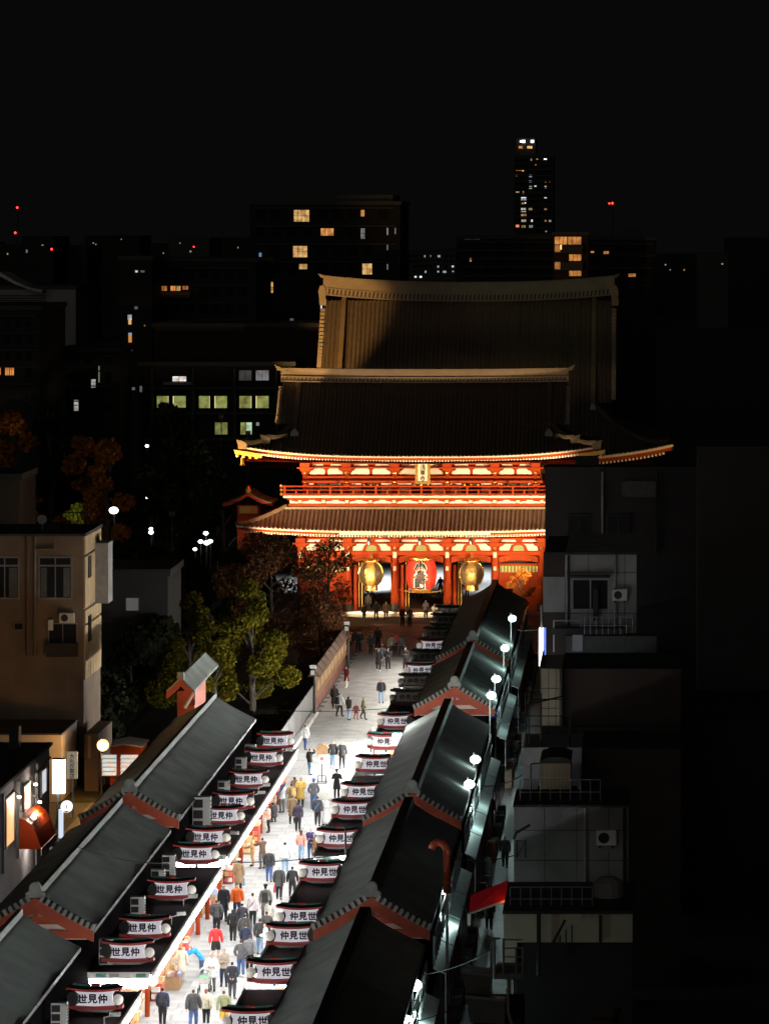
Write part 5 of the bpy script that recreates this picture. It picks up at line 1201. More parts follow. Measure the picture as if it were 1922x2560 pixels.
city('small_block', 'small dark building with white bathroom windows between the trees', 150, 300, 880, 420, 10, M_city, [(229, 948, 240, 969, white, .45, 1, 3), (186, 1000, 197, 1012, white, .4, 1, 1), (186, 1014, 197, 1027, white, .45, 1, 1), (331, 968, 338, 975, cold, .1), (350, 965, 356, 980, cold, .08), (247, 915, 250, 956, (.8, .9, .6), .15)], (160, 290, 890, 1040, 5, 4))
city('dark_house', 'small dim house wall with a faint pale edge behind the tan building', -30, 50, 1200, 300, 8, mat('dim_plank', (.05, .035, .03), .9))
city('community_house', 'unlit low house with one pale window behind the dark trees', 240, 420, 1440, 275, 8, mat('dim_shop_wall', (.035, .033, .032), .9), [(316, 1495, 347, 1526, cold, .03, 1, 1)])
# aviation lights and park lamps
for i, (px, py, lab) in enumerate(((44, 519, 'red mast light high at the picture edge'), (39, 582, 'red mast light lower at the picture edge'), (130, 623, 'red light above the curved roof'), (485, 617, 'dim red light above the block with the orange strip'), (1530, 508, 'twin red lights beyond the slender tower'))):
    d = 900; x, y, z = P(px, py, d)
    t = thing('aviation_light', lab, 'warning light', (x, y, z), 'red aviation lights')
    MB().ball((x, y, z), .26 if px != 485 else .18, 8, 6).build('lamp', glowmat('red_beacon', (1, .03, .02), 6 if px != 485 else 6), t)
    if px == 1530: MB().ball((x - .75, y, z - .05), .2, 8, 6).build('lamp', glowmat('red_beacon', (1, .03, .02), 6), t)
    MB().tube([(x, y + .5, 0), (x, y + .5, z + .2)], .18, 5).build('mast', M_black, t)
for px, py, d, r, e, lab in ((368, 1115, 400, .20, 0, 'small park lamp highest among the dark trees'), (365, 1247, 370, .26, 0, 'park lamp with two globes over the dark trees'), (285, 1276, 340, .42, 50, 'large half-round park lamp beside the orange tree'), (378, 1322, 330, .17, 0, 'small lamp on the dark lane behind the tan building'), (378, 1331, 330, .22, 0, 'lower of two stacked lamps on the dark lane'),
                           (515, 1333, 330, .22, 40, 'top globe of the lamp cluster by the gate roof corner'), (502, 1354, 330, .22, 0, 'outer globe of the lamp cluster by the gate roof corner'), (517, 1357, 330, .26, 0, 'lowest globe of the lamp cluster by the gate roof corner'), (526, 1353, 330, .22, 0, 'globe of the lamp cluster nearest the gate roof corner'), (488, 1373, 330, .18, 0, 'dim yellow lamp below the lamp cluster'), (543, 1267, 350, .10, 0, 'tiny lamp beside the red annexe roof')):
    x, y, z = P(px, py, d); t = thing('park_lamp', lab, 'lamp', (x, y, z), 'lamps in the dark park')
    MB().ball((x, y, z), r, 10, 8, .75).build('globe', glowmat('park_globe', (.95, .97, 1), 5), t, True)
    MB().tube([(x, y + r, 0), (x, y + r, z)], .05, 5).build('pole', M_black, t)
    if e: point_lamp('lamp', (x, y - r - .3, z), e, (.9, .95, 1), .2, t)

# uneven far skyline
r_ = random.Random(99)
px = -120; sky = []
while px < 2050: w = r_.uniform(60, 150); sky.append((px, w)); px += w
for k, (px, w) in enumerate(sky):
    top = r_.uniform(588, 640) if not 1240 < px < 1420 else r_.uniform(570, 610); d = r_.uniform(1000, 1500)
    b = tag(MB().box(U(px, d), U(px + w * 1.06, d), d, d + 30, 0, V(top, d)).build('skyline_block', M_city if k % 3 else M_city2), 'x', 'building', 'far skyline blocks')
    b['label'] = 'barely visible far skyline block, %s along the horizon from the %s' % ((ORD[k + 1], 'curved roof side') if k < len(sky) / 2 else (ORD[len(sky) - k], 'black edge block side'))
    for q in range(r_.randint(0, 3)):
        wx = px + r_.uniform(.15, .85) * w; wy = top + r_.uniform(6, 40)
        MB().box(U(wx, d), U(wx + r_.uniform(2, 4), d), d - .2, d - .01, V(wy + r_.uniform(2, 4), d), V(wy, d)).build('window', glowmat('skyline_window_%d' % (q % 3), [(1, .8, .5), (.8, .9, 1), (1, .5, .2)][q % 3], .35), b)
# ------------------------------------------------------------------ trees
def leafmat(name, cols):
    m = bpy.data.materials.new(name); m.use_nodes = True; nt = m.node_tree; b = nt.nodes['Principled BSDF']
    b.inputs['Roughness'].default_value = .9; b.inputs['Specular IOR Level'].default_value = .06
    geo = nt.nodes.new('ShaderNodeNewGeometry'); r = nt.nodes.new('ShaderNodeValToRGB')
    r.color_ramp.elements[0].color = (*cols[0], 1); r.color_ramp.elements[1].color = (*cols[-1], 1)
    for i, c in enumerate(cols[1:-1]): e = r.color_ramp.elements.new((i + 1) / (len(cols) - 1)); e.color = (*c, 1)
    nt.links.new(geo.outputs['Random Per Island'], r.inputs['Fac']); nt.links.new(r.outputs['Color'], b.inputs['Base Color'])
    return m
L_gink = leafmat('ginkgo_leaf', [(.050, .062, .006), (.095, .090, .007), (.15, .105, .007), (.068, .072, .007)])
L_dark = leafmat('evergreen_leaf', [(.012, .016, .009), (.02, .025, .011), (.03, .028, .014)])
L_rust = leafmat('rust_leaf', [(.15, .065, .030), (.24, .085, .035), (.12, .07, .035), (.08, .06, .03)])
L_oran = leafmat('orange_leaf', [(.34, .11, .015), (.42, .15, .018), (.22, .075, .015)])
L_lime = leafmat('lime_leaf', [(.16, .20, .02), (.25, .28, .03)])
def tree(lab, x, y, h, w, leaf, base=.3, n=4200, ls=.22, seed=1, shape='round', cat='tree', name='tree', lean=0, bare=False, grp=None):
    r = random.Random(seed); t = thing(name, lab, cat, (x, y, 0), grp)
    tb = MB(); zb = h * base
    tb.tube([(x, y, 0), (x + .05, y, zb * .6), (x - .05 + lean * .3, y, h * .55), (x + lean, y, h * .9)], [h * .030, h * .024, h * .016, h * .005], 8)
    lobes = []
    nl = 16
    for i in range(nl):
        q = r.uniform(0, 2 * PI); f = (i + .5) / nl
        z = zb + (h - zb) * f
        if shape == 'cone': rad = w / 2 * (1.05 - f) ** .75 * r.uniform(.55, .95)
        else: rad = w / 2 * math.sqrt(max(.05, 1 - (2 * f - 1) ** 2 * .92)) * r.uniform(.45, .85)
        lx_, ly_ = x + rad * math.cos(q) + lean * f, y + rad * math.sin(q)
        lobes.append((lx_, ly_, z, w * r.uniform(.12, .22) * (1.15 - .55 * f if shape == 'cone' else 1)))
        tb.tube([(x + lean * f * .5, y, max(zb * .7, z - h * .16)), ((x + lx_) / 2, (y + ly_) / 2, z - h * .05), (lx_, ly_, z)], [h * .010, h * .006, h * .002], 5)
        if bare:
            for k in range(7):
                a2 = r.uniform(0, 2 * PI); tb.tube([(lx_, ly_, z), (lx_ + w * .13 * math.cos(a2), ly_ + w * .10 * math.sin(a2), z + h * r.uniform(-.05, .1))], [h * .003, h * .001], 4)
    lobes.append((x + lean, y, h * .93, w * (.10 if shape == 'cone' else .2)))
    tb.build('trunk', M_bark, t)
    # leaves: many small bent faces through the crown's volume
    rs = np.random.RandomState(seed); L = np.array(lobes); wts = L[:, 3] ** 2; wts /= wts.sum()
    idx = rs.choice(len(L), n, p=wts); dv = rs.normal(size=(n, 3)); dv /= np.linalg.norm(dv, axis=1)[:, None]
    rr = rs.uniform(.25, 1.12, n) ** .6
    c = L[idx, :3] + dv * (L[idx, 3] * rr)[:, None] * np.array([1, 1, .8])
    a = rs.normal(size=(n, 3)); a /= np.linalg.norm(a, axis=1)[:, None]; b_ = np.cross(a, rs.normal(size=(n, 3))); b_ /= np.linalg.norm(b_, axis=1)[:, None]
    s1 = (ls * rs.uniform(.6, 1.3, n))[:, None]
    v = np.stack([c - a * s1, c + b_ * s1 * .6, c + a * s1, c - b_ * s1 * .6], 1).reshape(-1, 3) - np.array([x, y, 0])
    me = bpy.data.meshes.new('crown'); me.from_pydata(v.tolist(), [], [(4 * i, 4 * i + 1, 4 * i + 2, 4 * i + 3) for i in range(n)]); me.materials.append(leaf); me.update()
    o = bpy.data.objects.new('crown', me); COL.objects.link(o); o.parent = t; ORG[o.name] = (x, y, 0)
    return t
def T(lab, px, pbase_d, ptop, wpx, leaf, **k):
    d = pbase_d; return tree(lab, U(px, d), d, V(ptop, d), wpx / F * d, leaf, **k)
T('yellow-green ginkgo tree with a visible grey trunk behind the farthest stall signs', 630, 252, 1455, 215, L_gink, base=.26, n=15000, ls=.12, seed=3, shape='cone', grp='ginkgo trees')
T('ginkgo tree standing behind the red gabled house, darker than its neighbour', 475, 262, 1490, 200, L_gink, base=.18, n=10000, ls=.13, seed=5, shape='cone', grp='ginkgo trees')
T('low yellow-green ginkgo crown between the red gabled house and the stall roof', 540, 244, 1610, 120, L_gink, base=.1, n=4000, ls=.12, seed=8, grp='ginkgo trees')
T('large dark rust-leaved tree spreading in front of the lower gate roof', 680, 296, 1362, 290, L_rust, base=.10, n=18000, ls=.14, seed=11, grp='autumn trees by the gate')
T('thin branched autumn tree with gaps against the lit gate columns', 822, 305, 1352, 140, L_rust, base=.28, n=2000, ls=.12, seed=14, bare=True, grp='autumn trees by the gate')
T('orange-brown low tree above the shrine board wall', 800, 290, 1515, 140, L_rust, base=.12, n=6000, ls=.12, seed=17, grp='autumn trees by the gate')
T('dark evergreen tree filling the gap between ginkgo and rust-leaved tree', 600, 300, 1390, 190, L_dark, base=.1, n=5000, ls=.25, seed=19, grp='dark trees in the park')
T('orange autumn tree beside the large half-round park lamp', 270, 350, 1110, 140, L_oran, base=.15, n=4500, ls=.25, seed=23, grp='orange trees in the park')
T('dim orange tree behind the brighter orange one', 215, 362, 1095, 150, L_oran, base=.15, n=3500, ls=.26, seed=24, grp='orange trees in the park')
T('faint orange tree at the picture edge below the black tower', 40, 385, 1040, 130, L_oran, base=.15, n=3500, ls=.3, seed=25, grp='orange trees in the park')
for i, (px, d, top, w, lab) in enumerate(((130, 395, 1035, 150, 'black tree crown under the white bathroom windows'), (430, 398, 1015, 150, 'round black tree in front of the green hotel windows'), (480, 372, 1110, 200, 'wide black tree below the hotel beside the gate roof corner'),
                                          (380, 360, 1180, 150, 'black tree between the two park lamps'), (560, 345, 1200, 120, 'black tree directly beside the red annexe roof'), (330, 320, 1370, 200, 'low black tree behind the tan building'),
                                          (450, 318, 1400, 180, 'low black tree under the lamp cluster'), (390, 275, 1550, 190, 'black tree in front of the unlit low house'), (330, 262, 1600, 160, 'low black shrubby tree between tan building and red gabled house'), (250, 245, 1700, 150, 'dark bush behind the orange street lamp'))):
    T(lab, px, d, top, w, L_dark, base=.12, n=2600, ls=.3, seed=40 + i, grp='dark trees in the park')
t = T('yellow-green shrub lit from inside behind the roof railing', 180, 300, 1262, 90, L_lime, base=.25, n=2500, ls=.16, seed=61, cat='shrub', name='lit_shrub')
x, y, z = P(178, 1300, 297); point_lamp('garden_lamp', (x, y - .5, z), 90, (1, .95, .4), .2, t)
T('small bare tree glowing orange in front of the gate end bay', 1303, 322, 1425, 70, L_oran, base=.3, n=900, ls=.11, seed=70, bare=True)
# grass verge and shrubs behind the fence
struct(MB().box(-34, -23.0, 222, 316, -.1, .05).build('garden_soil', mat('garden_soil', (.035, .035, .015), .95, var=.4)))
hd = np.random.RandomState(5); hb = MB()
for i in range(2600):
    x = hd.uniform(-24.6, -23.1); y = hd.uniform(223, 262); z = hd.uniform(.05, .9); a = hd.normal(size=3) * .12; b_ = hd.normal(size=3) * .12
    hb.add([(x - a[0], y - a[1], z - a[2]), (x + b_[0], y + b_[1], z + b_[2]), (x + a[0], y + a[1], z + a[2])], [(0, 1, 2)])
hb.build('undergrowth', L_gink, None, kind='stuff')

# ------------------------------------------------------------------ fence and board wall along the street
xf = -22.45
fn = thing('metal_fence', 'grey metal panel fence beside the street past the last stall sign', 'fence', (xf, 224, 0))
k = 0; y = 224.0
while y < 262:
    MB().box(xf - .03, xf + .03, y + .06, y + 1.94, .35, 1.85).build('fence_panel', mat('fence_mesh_grey', (.13, .135, .14), .5, .3, var=.2, scale=12), fn)
    MB().box(xf - .05, xf + .05, y - .04, y + .05, 0, 1.95).build('fence_post', M_grey, fn); y += 2
MB().box(xf - .04, xf + .04, 224, 262, 1.87, 1.93).build('fence_rail', M_grey, fn)
kb = thing('stone_kerb', 'low pale stone kerb under the grey fence', 'kerb', (xf, 224, 0)); 
for j in range(19): MB().box(xf + .06, xf + .42, 224 + j * 2 + .02, 225.98 + j * 2, 0, .30).build('kerb_stone', M_stone, kb)
bw = thing('shrine_board_wall', 'dark red wooden wall topped with small roofed picture boards along the street', 'wall', (xf, 263, 0))
for j in range(9):
    y = 263.2 + j * 3.05
    MB().box(xf - .06, xf + .06, y, y + 2.95, 0, 1.35).build('wall_panel', mat('maroon_boards', (.12, .03, .02), .7, var=.2, scale=3), bw)
    MB().box(xf - .05, xf + .05, y + .25, y + 2.6, 1.4, 2.30).build('picture_board', mat('picture_board', (.16, .05, .035), .7, var=.5, scale=6), bw)
    for q in (0, 1, 2): MB().box(xf + .05, xf + .22, y + .25 + q * 1.08, y + .43 + q * 1.08, .9, 2.5).build('board_post', M_wood, bw)
    MB().prism_y([(xf - .45, 2.42), (xf + .45, 2.42), (xf, 2.95)], y + .1, y + 2.72).build('board_roof', mat('brown_roof', (.14, .085, .06), .7), bw)
    for q in range(5): MB().box(xf + .1, xf + .2, y + .35 + q * .46, y + .62 + q * .46, 1.35, 1.95).build('hanging_plaque', mat('pale_plaque', (.42, .28, .16), .7), bw)
for px, pt, pb, lab in ((786, 1669, 1794, 'dark lamp post with two white cameras where fence and board wall meet'), (870, 1560, 1672, 'dark post with white speakers at the gate end of the board wall')):
    d = CH * F / (pb - 560); x = U(px, d); zt = V(pt, d)
    t = thing('camera_post', lab, 'post', (x, d, 0))
    MB().tube([(x, d, 0), (x, d, zt)], [.11, .08], 8).build('pole', M_black, t)
    MB().box(x - .3, x + .1, d - .15, d + .1, zt - .05, zt + .18).build('camera_body', M_white, t); MB().box(x - .25, x + .0, d - .15, d + .1, zt - .5, zt - .2).build('camera_body', M_white, t)
# notice board on its stand
x, y, _ = G(805, 1958)
nb = thing('notice_board', 'wooden house-shaped notice board with a white paper on a steel stand in the street', 'notice board', (x, y, 0))
MB().prism_y([(x - .34, 1.75), (x + .34, 1.75), (x + .34, 2.15), (x, 2.38), (x - .34, 2.15)], y - .04, y + .04).build('board', M_wood, nb)
MB().band([(x - .42, y - .1, 2.13), (x, y - .1, 2.39), (x + .42, y - .1, 2.13)], [(x - .42, y - .1, 2.18), (x, y - .1, 2.44), (x + .42, y - .1, 2.18)], .2).build('board_roof', M_wood, nb)
MB().box(x - .18, x + .18, y - .06, y - .03, 1.18, 1.74).build('paper', M_white, nb)
MB().lathe(x, y - .09, [(.11, 0), (.11, .02)], 14, 'y', 1.5).build('red_ring', mat('faded_red', (.5, .15, .12), .7), nb)
MB().tube([(x, y, .1), (x, y, 1.8)], .03, 6).build('pole', M_black, nb)
for a, b_ in (((-.3, -.3), (.3, -.3)), ((-.3, .3), (.3, .3)), ((-.3, -.3), (-.3, .3)), ((.3, -.3), (.3, .3))): MB().tube([(x + a[0], y + a[1], .05), (x + b_[0], y + b_[1], .05)], .03, 5).build('stand_foot', M_black, nb)
for a in (-.25, .25): MB().tube([(x + a, y - .3, .05), (x + a * .9, y, .45), (x + a, y + .3, .05)], .025, 5).build('stand_foot', M_black, nb)
MB().tube([(x - .23, y, .45), (x + .23, y, .45)], .025, 5).build('stand_bar', M_black, nb)

# ------------------------------------------------------------------ goods in front of the bright shops
gcol = [(.7, .55, .35), (.75, .7, .6), (.6, .15, .08), (.8, .45, .2), (.55, .35, .15), (.8, .75, .7), (.5, .1, .1), (.25, .3, .45), (.7, .5, .5)]
boxes = []
for k in range(9): 
    me = MB().box(-.16, .16, -.12, .12, 0, .16).mesh('goods_box'); me.materials.append(mat('goods_%d_paper' % k, gcol[k], .7, var=.2, scale=6)); boxes.append(me)
pl_me = MB().lathe(0, 0, [(.09, -.25), (.2, -.15), (.24, 0), (.2, .15), (.09, .25)], 10).mesh('paper_lantern')
pl_me.materials.append(mat('lantern_paper_red', (.7, .12, .06), .6, emit=(1, .25, .12), es=.5))
pl_me2 = pl_me.copy(); pl_me2.materials.clear(); pl_me2.materials.append(mat('lantern_paper_white', (.8, .75, .65), .6, emit=(1, .85, .7), es=.7))
ns = 0
for (a, b_) in ((146, 151), (156, 180.5), (185, 220)):
    y = a
    while y < b_ - 2.5:
        ns += 1
        st = thing('market_counter', 'x', 'shop counter', (-21.6, y, 0), 'goods counters under the bright canopy')
        st['label'] = 'goods counter spilling colourful packets under the bright canopy, %s from the near end' % ORD[ns]
        w = 3.9
        MB().box(-22.2, -21.25, y, y + w, 0, .55).build('cabinet', cloth(rng.choice([(.35, .2, .1), (.5, .12, .06), (.55, .45, .3), (.4, .25, .12)])), st)
        MB().prism_y([(-22.2, .9), (-21.2, .56), (-21.2, .62), (-22.2, .96)], y - .05, y + w + .05).build('sloping_top', M_wood, st)
        for r in range(3):
            for c in range(9):
                if rng.random() < .12: continue
                piece(rng.choice(boxes), 'goods_box', st, (-21.38 - r * .34, y + .25 + c * .43, .62 + r * .115), rz=rng.uniform(-.3, .3), scale=(rng.uniform(.7, 1.1), rng.uniform(.8, 1.4), rng.uniform(.6, 1.7)))
        if rng.random() < .7:
            rk = MB()
            xx = -20.95; hh = rng.uniform(.6, .9); yo = y + rng.uniform(.4, 1.4); rk.box(xx - .2, xx + .2, yo, yo + 1.1, 0, hh)
            for q in range(6): piece(rng.choice(boxes), 'goods_box', st, (xx - .1 + .2 * (q % 2), yo + .2 + .33 * (q // 2), hh), rz=rng.uniform(-.4, .4), scale=(.9, 1.1, rng.uniform(.6, 2)))
            for q in range(4): piece(rng.choice(boxes), 'goods_box', st, (xx - .12 + .16 * (q % 2), yo - .06, .12 + .3 * (q // 2)), scale=(.7, .5, 1.3))
            rk.build('display_rack', cloth(rng.choice([(.5, .3, .12), (.6, .55, .5), (.45, .07, .05), (.3, .2, .12)])), st)
        y += 4.35
ci = 0
for y, wht in [(158 + i * 1.15, i % 3 == 0) for i in range(8)] + [(189 + i * 1.6, i % 3 == 1) for i in range(6)] + [(207 + i * 1.3, False) for i in range(8)]:
    ci += 1
    o = piece(pl_me2 if wht else pl_me, 'paper_lantern', None, (-20.25 + rng.uniform(-.1, .1), y, 2.45 + rng.uniform(-.15, .1)))
    o['label'] = 'small glowing %s paper lantern under the bright canopy, %s from the near end' % ('white' if wht else 'red', ORD[ci] if ci < 21 else ['', 'second last', 'last'][ci - 20]); o['category'] = 'lantern'; o['group'] = 'small %s lanterns under the canopy' % ('white' if wht else 'red')
bn = thing('shop_curtain', 'dark blue hanging shop curtain at the far tip of the bright canopy', 'curtain', (-20.3, 217, 1.5))
MB().band([(-20.3, 214 + k * .6, 1.5) for k in range(9)], [(-20.3 + .05 * (k % 2), 214 + k * .6, 2.9) for k in range(9)], .02).build('cloth', cloth((.03, .03, .16)), bn)
bx = thing('display_stand', 'tan wooden display partition standing out from the counters near the bottom', 'display stand', G(420, 2470))
x, y, _ = G(420, 2478); MB().box(x - .25, x - .1, y, y + 2.2, 0, 1.9).build('panel', mat('tan_board', (.33, .20, .08), .7), bx); MB().box(x - .1, x + .5, y + .2, y + 1.2, 0, .6).build('low_table', M_wood, bx)
for k in range(6): piece(rng.choice(boxes), 'goods_box', bx, (x + .1 + .15 * (k % 3), y + .3 + .35 * (k // 3), .6))
# overhead cables
def cable(lab, pts, r=.03, sag=.0):
    p0, p1 = Vector(pts[0]), Vector(pts[1])
    o = MB().tube([p0.lerp(p1, k / 14) - Vector((0, 0, sag * 4 * (k / 14) * (1 - k / 14))) for k in range(15)], r, 5).build('overhead_cable', M_black)
    tag(o, lab, 'cable', 'black overhead cables')
cable('thin black cable crossing the street between fence and dark row', [P(650, 1773, 245), P(1000, 1768, 240)], .022, .2)
cable('thin black cable crossing the bright street by the upper alley bands', [P(495, 2152, 176), P(985, 2110, 176)], .025, .35)
cable('black cable drooping over the pale roof of the second row', [P(196, 2118, 165), P(420, 2158, 172)], .025, .2)
cable('black cable from the red duct across the dark alley to the terrace', [P(1120, 2142, 158), P(1310, 2130, 152)], .025, .25)
cable('black cable over the cross lane toward the roof terrace', [P(1205, 1965, 185), P(1330, 1920, 168)], .025, .25)
cable('cable along the alley from the chimney lamp to the lit vertical sign', [P(1290, 1574, 215), P(1350, 1574, 200)], .02, .05)
cable('lowest black cable crossing the bottom of the alley', [P(1010, 2560, 138), P(1180, 2500, 135)], .02, .1)
cable('cable hanging across the alley below the red awning', [P(1010, 2440, 150), P(1240, 2370, 137)], .02, .25)
# ------------------------------------------------------------------ people
BONES = ['head', 'neck', 'torso', 'arm', 'hand', 'thigh', 'shin', 'foot']
def skeleton(pose):
    st = pose.get('stride', 0.0); bend = pose.get('bend', 0.0); cr = pose.get('crouch', 0.0)
    J = {}; zp = .93 - cr * .50
    def tb(y, z):   # torso bend forward about the pelvis (forward = -Y)
        dz = z - zp; return (y * math.cos(bend) - dz * math.sin(bend), zp + dz * math.cos(bend) + y * math.sin(bend))
    def B(n, x, y, z, r, bone): J[n] = (x, y, z, r, bone)
    B('pelvis', 0, 0, zp, (.165, .115), 'torso')
    for n, z, r in (('belly', .15, (.150, .105)), ('chest', .36, (.185, .120)), ('collar', .50, (.115, .085))):
        y, zz_ = tb(0, zp + z); B(n, 0, y, zz_, r, 'torso')
    for n, y0, z, r, b in (('neck', -.01, .575, (.055, .055), 'neck'), ('jaw', -.03, .635, (.070, .075), 'head'), ('skull', -.012, .72, (.083, .098), 'head'), ('crown', -.002, .785, (.062, .075), 'head')):
        y, zz_ = tb(y0, zp + z); B(n, 0, y, zz_, r, b)
    y, zz_ = tb(-.112, zp + .675); B('nose', 0, y, zz_, (.018, .018), 'head')
    arms = pose.get('arms', {}); 
    for s, k in ((1, 'l'), (-1, 'r')):
        y, zz_ = tb(0.0, zp + .485); B('sh' + k, s * .185, y, zz_, (.072, .072), 'arm')
        a = arms.get(k, 'down'); sw = st * .5 * (-s)
        sy, sz = y, zz_
        if a == 'down': E_, H_, Fg = (s * .255, sy + .02 + sw * .3, sz - .28), (s * .265, sy - .04 + sw * .8, sz - .52), (s * .26, sy - .06 + sw, sz - .63)
        elif a == 'phone': E_, H_, Fg = (s * .26, sy - .10, sz - .25), (s * .10, sy - .30, sz - .02), (s * .06, sy - .34, sz + .06)
        elif a == 'front': E_, H_, Fg = (s * .25, sy - .02, sz - .27), (s * .10, sy - .24, sz - .26), (s * .05, sy - .30, sz - .24)
        elif a == 'back': E_, H_, Fg = (s * .27, sy + .10, sz - .26), (s * .09, sy + .17, sz - .44), (s * .02, sy + .17, sz - .50)
        elif a == 'up': E_, H_, Fg = (s * .36, sy - .06, sz + .06), (s * .22, sy - .12, sz + .25), (s * .15, sy - .12, sz + .32)
        elif a == 'reach': E_, H_, Fg = (s * .25, sy - .24, sz - .12), (s * .22, sy - .48, sz - .14), (s * .21, sy - .60, sz - .14)
        elif a == 'pocket': E_, H_, Fg = (s * .29, sy + .06, sz - .26), (s * .22, sy - .05, sz - .46), (s * .19, sy - .08, sz - .52)
        B('el' + k, *E_, (.052, .052), 'arm'); B('wr' + k, *H_, (.036, .036), 'arm'); B('hd' + k, *Fg, (.036, .024), 'hand')
        th = Vector(H_).lerp(Vector(Fg), .5) + Vector((-s * .035, -.035, 0)); B('tm' + k, *th, (.014, .014), 'hand')
        f = st * s
        B('hp' + k, s * .095, 0, zp - .06, (.105, .110), 'thigh')
        ky = -.03 - .20 * f - cr * .40; kz = .50 - .01 * abs(f) - cr * .02
        ay = .02 - .34 * f + (.05 if f < 0 else 0) * abs(f) - cr * .05; az = .085 + (.10 * -f if f < 0 else 0)
        B('kn' + k, s * .105, ky, kz, (.068, .070), 'shin'); B('cf' + k, s * .108, (ky + ay) / 2 + .025, (kz + az) / 2 + .05, (.058, .062), 'shin')
        B('an' + k, s * .11, ay, az, (.042, .045), 'shin'); B('he' + k, s * .11, ay + .045, az - .045 if az > .09 else .04, (.038, .038), 'foot'); B('to' + k, s * .125, ay - .16, .035 + (az - .085) * .3, (.044, .030), 'foot')
    Es = [('pelvis', 'belly'), ('belly', 'chest'), ('chest', 'collar'), ('collar', 'neck'), ('neck', 'jaw'), ('jaw', 'skull'), ('skull', 'crown'), ('skull', 'nose')]
    for k in 'lr': Es += [('collar', 'sh' + k), ('sh' + k, 'el' + k), ('el' + k, 'wr' + k), ('wr' + k, 'hd' + k), ('wr' + k, 'tm' + k), ('pelvis', 'hp' + k), ('hp' + k, 'kn' + k), ('kn' + k, 'cf' + k), ('cf' + k, 'an' + k), ('an' + k, 'he' + k), ('an' + k, 'to' + k)]
    return J, Es
BODY = {}
def body(key, pose):
    if key in BODY: return BODY[key]
    J, Es = skeleton(pose); names = list(J); idx = {n: i for i, n in enumerate(names)}
    me = bpy.data.meshes.new('body_skeleton'); me.from_pydata([J[n][:3] for n in names], [(idx[a], idx[b]) for a, b in Es], [])
    ob = bpy.data.objects.new('body_skeleton', me); COL.objects.link(ob)
    m = ob.modifiers.new('skin', 'SKIN'); m.branch_smoothing = .4; m.use_smooth_shade = True
    for i, n in enumerate(names): me.skin_vertices[0].data[i].radius = J[n][3]; me.skin_vertices[0].data[i].use_root = (n == 'pelvis')
    sb = ob.modifiers.new('sub', 'SUBSURF'); sb.levels = 2; sb.render_levels = 2
    bpy.context.view_layer.update()
    out = bpy.data.meshes.new_from_object(ob.evaluated_get(bpy.context.evaluated_depsgraph_get())); bpy.data.objects.remove(ob)
    out.name = 'person'; out.materials.clear(); out.materials.append(M_skin)
    nv = len(out.vertices); co = np.empty(nv * 3); out.vertices.foreach_get('co', co); co = co.reshape(-1, 3)
    no = np.empty(nv * 3); out.vertices.foreach_get('normal', no); no = no.reshape(-1, 3)
    zmin = co[:, 2].min(); co[:, 2] -= zmin; out.vertices.foreach_set('co', co.ravel()); out.update()
    Jp = {n: np.array(J[n][:3]) - np.array([0, 0, zmin]) for n in names}
    best = np.full(nv, 9.); lab = np.zeros(nv, int)
    for a, b in Es:
        if 'nose' in b: bone = 'head'
        elif b[:2] in ('el', 'wr', 'sh'): bone = 'arm' if b[:2] != 'sh' else 'torso'
        elif b[:2] in ('hd', 'tm'): bone = 'hand'
        elif b[:2] == 'hp': bone = 'thigh'
        elif b[:2] == 'kn': bone = 'thigh'
        elif b[:2] in ('cf', 'an'): bone = 'shin'
        elif b[:2] in ('he', 'to'): bone = 'foot'
        elif b in ('jaw', 'skull', 'crown'): bone = 'head'
        elif b == 'neck': bone = 'neck'
        else: bone = 'torso'
        A, Bv = Jp[a], Jp[b]; ab = Bv - A; t = np.clip(((co - A) @ ab) / (ab @ ab), 0, 1)
        dd = np.linalg.norm(co - (A + t[:, None] * ab), axis=1); mk = dd < best; best[mk] = dd[mk]; lab[mk] = BONES.index(bone)
    polys = [tuple(p.vertices) for p in out.polygons]
    def shell(sel, off, name, thick=True):
        fs = [p for p in polys if all(sel[i] for i in p)]
        use = sorted({i for f in fs for i in f}); mp = {i: k for k, i in enumerate(use)}
        v = co[use] + no[use] * off; n = len(use)
        vi = co[use] + no[use] * (off - .012 if off > .012 else .001)
        F_ = [tuple(mp[i] for i in f) for f in fs]
        ed = {}
        for f in F_:
            for i in range(len(f)): e = (f[i], f[(i + 1) % len(f)]); ed[e] = 1
        rim = [(a, b, b + n, a + n) for (a, b) in ed if (b, a) not in ed]
        m_ = bpy.data.meshes.new(name); m_.from_pydata(np.vstack([v, vi]).tolist(), [], F_ + [(r[1], r[0], r[3], r[2]) for r in rim])
        m_.polygons.foreach_set('use_smooth', [True] * len(m_.polygons)); m_.update(); return m_
    L = lambda *ns: np.isin(lab, [BONES.index(n) for n in ns])
    hz = Jp['skull'][2]; hy = Jp['skull'][1]; hx_ = Jp['pelvis'][2]
    hair = L('head') & ((co[:, 2] > hz + .045) | ((co[:, 1] > hy + .015) & (co[:, 2] > hz - .10)))
    top = L('torso', 'arm') | (L('thigh') & (co[:, 2] > hx_ - .11)) | (L('neck') & (co[:, 2] < Jp['neck'][2] + .0))
    R = dict(body=out, J=Jp, jacket=shell(top, .026, 'jacket'), puffer=shell(top, .045, 'jacket'), trousers=shell(L('thigh', 'shin') | (L('torso') & (co[:, 2] < hx_ + .06)), .016, 'trousers'),
             shorts=shell((L('thigh') & (co[:, 2] > Jp['knl'][2] + .04)) | (L('torso') & (co[:, 2] < hx_ + .06)), .03, 'shorts'), shoes=shell(L('foot'), .014, 'shoe'), hair=shell(hair, .02, 'hair'))
    BODY[key] = R; return R
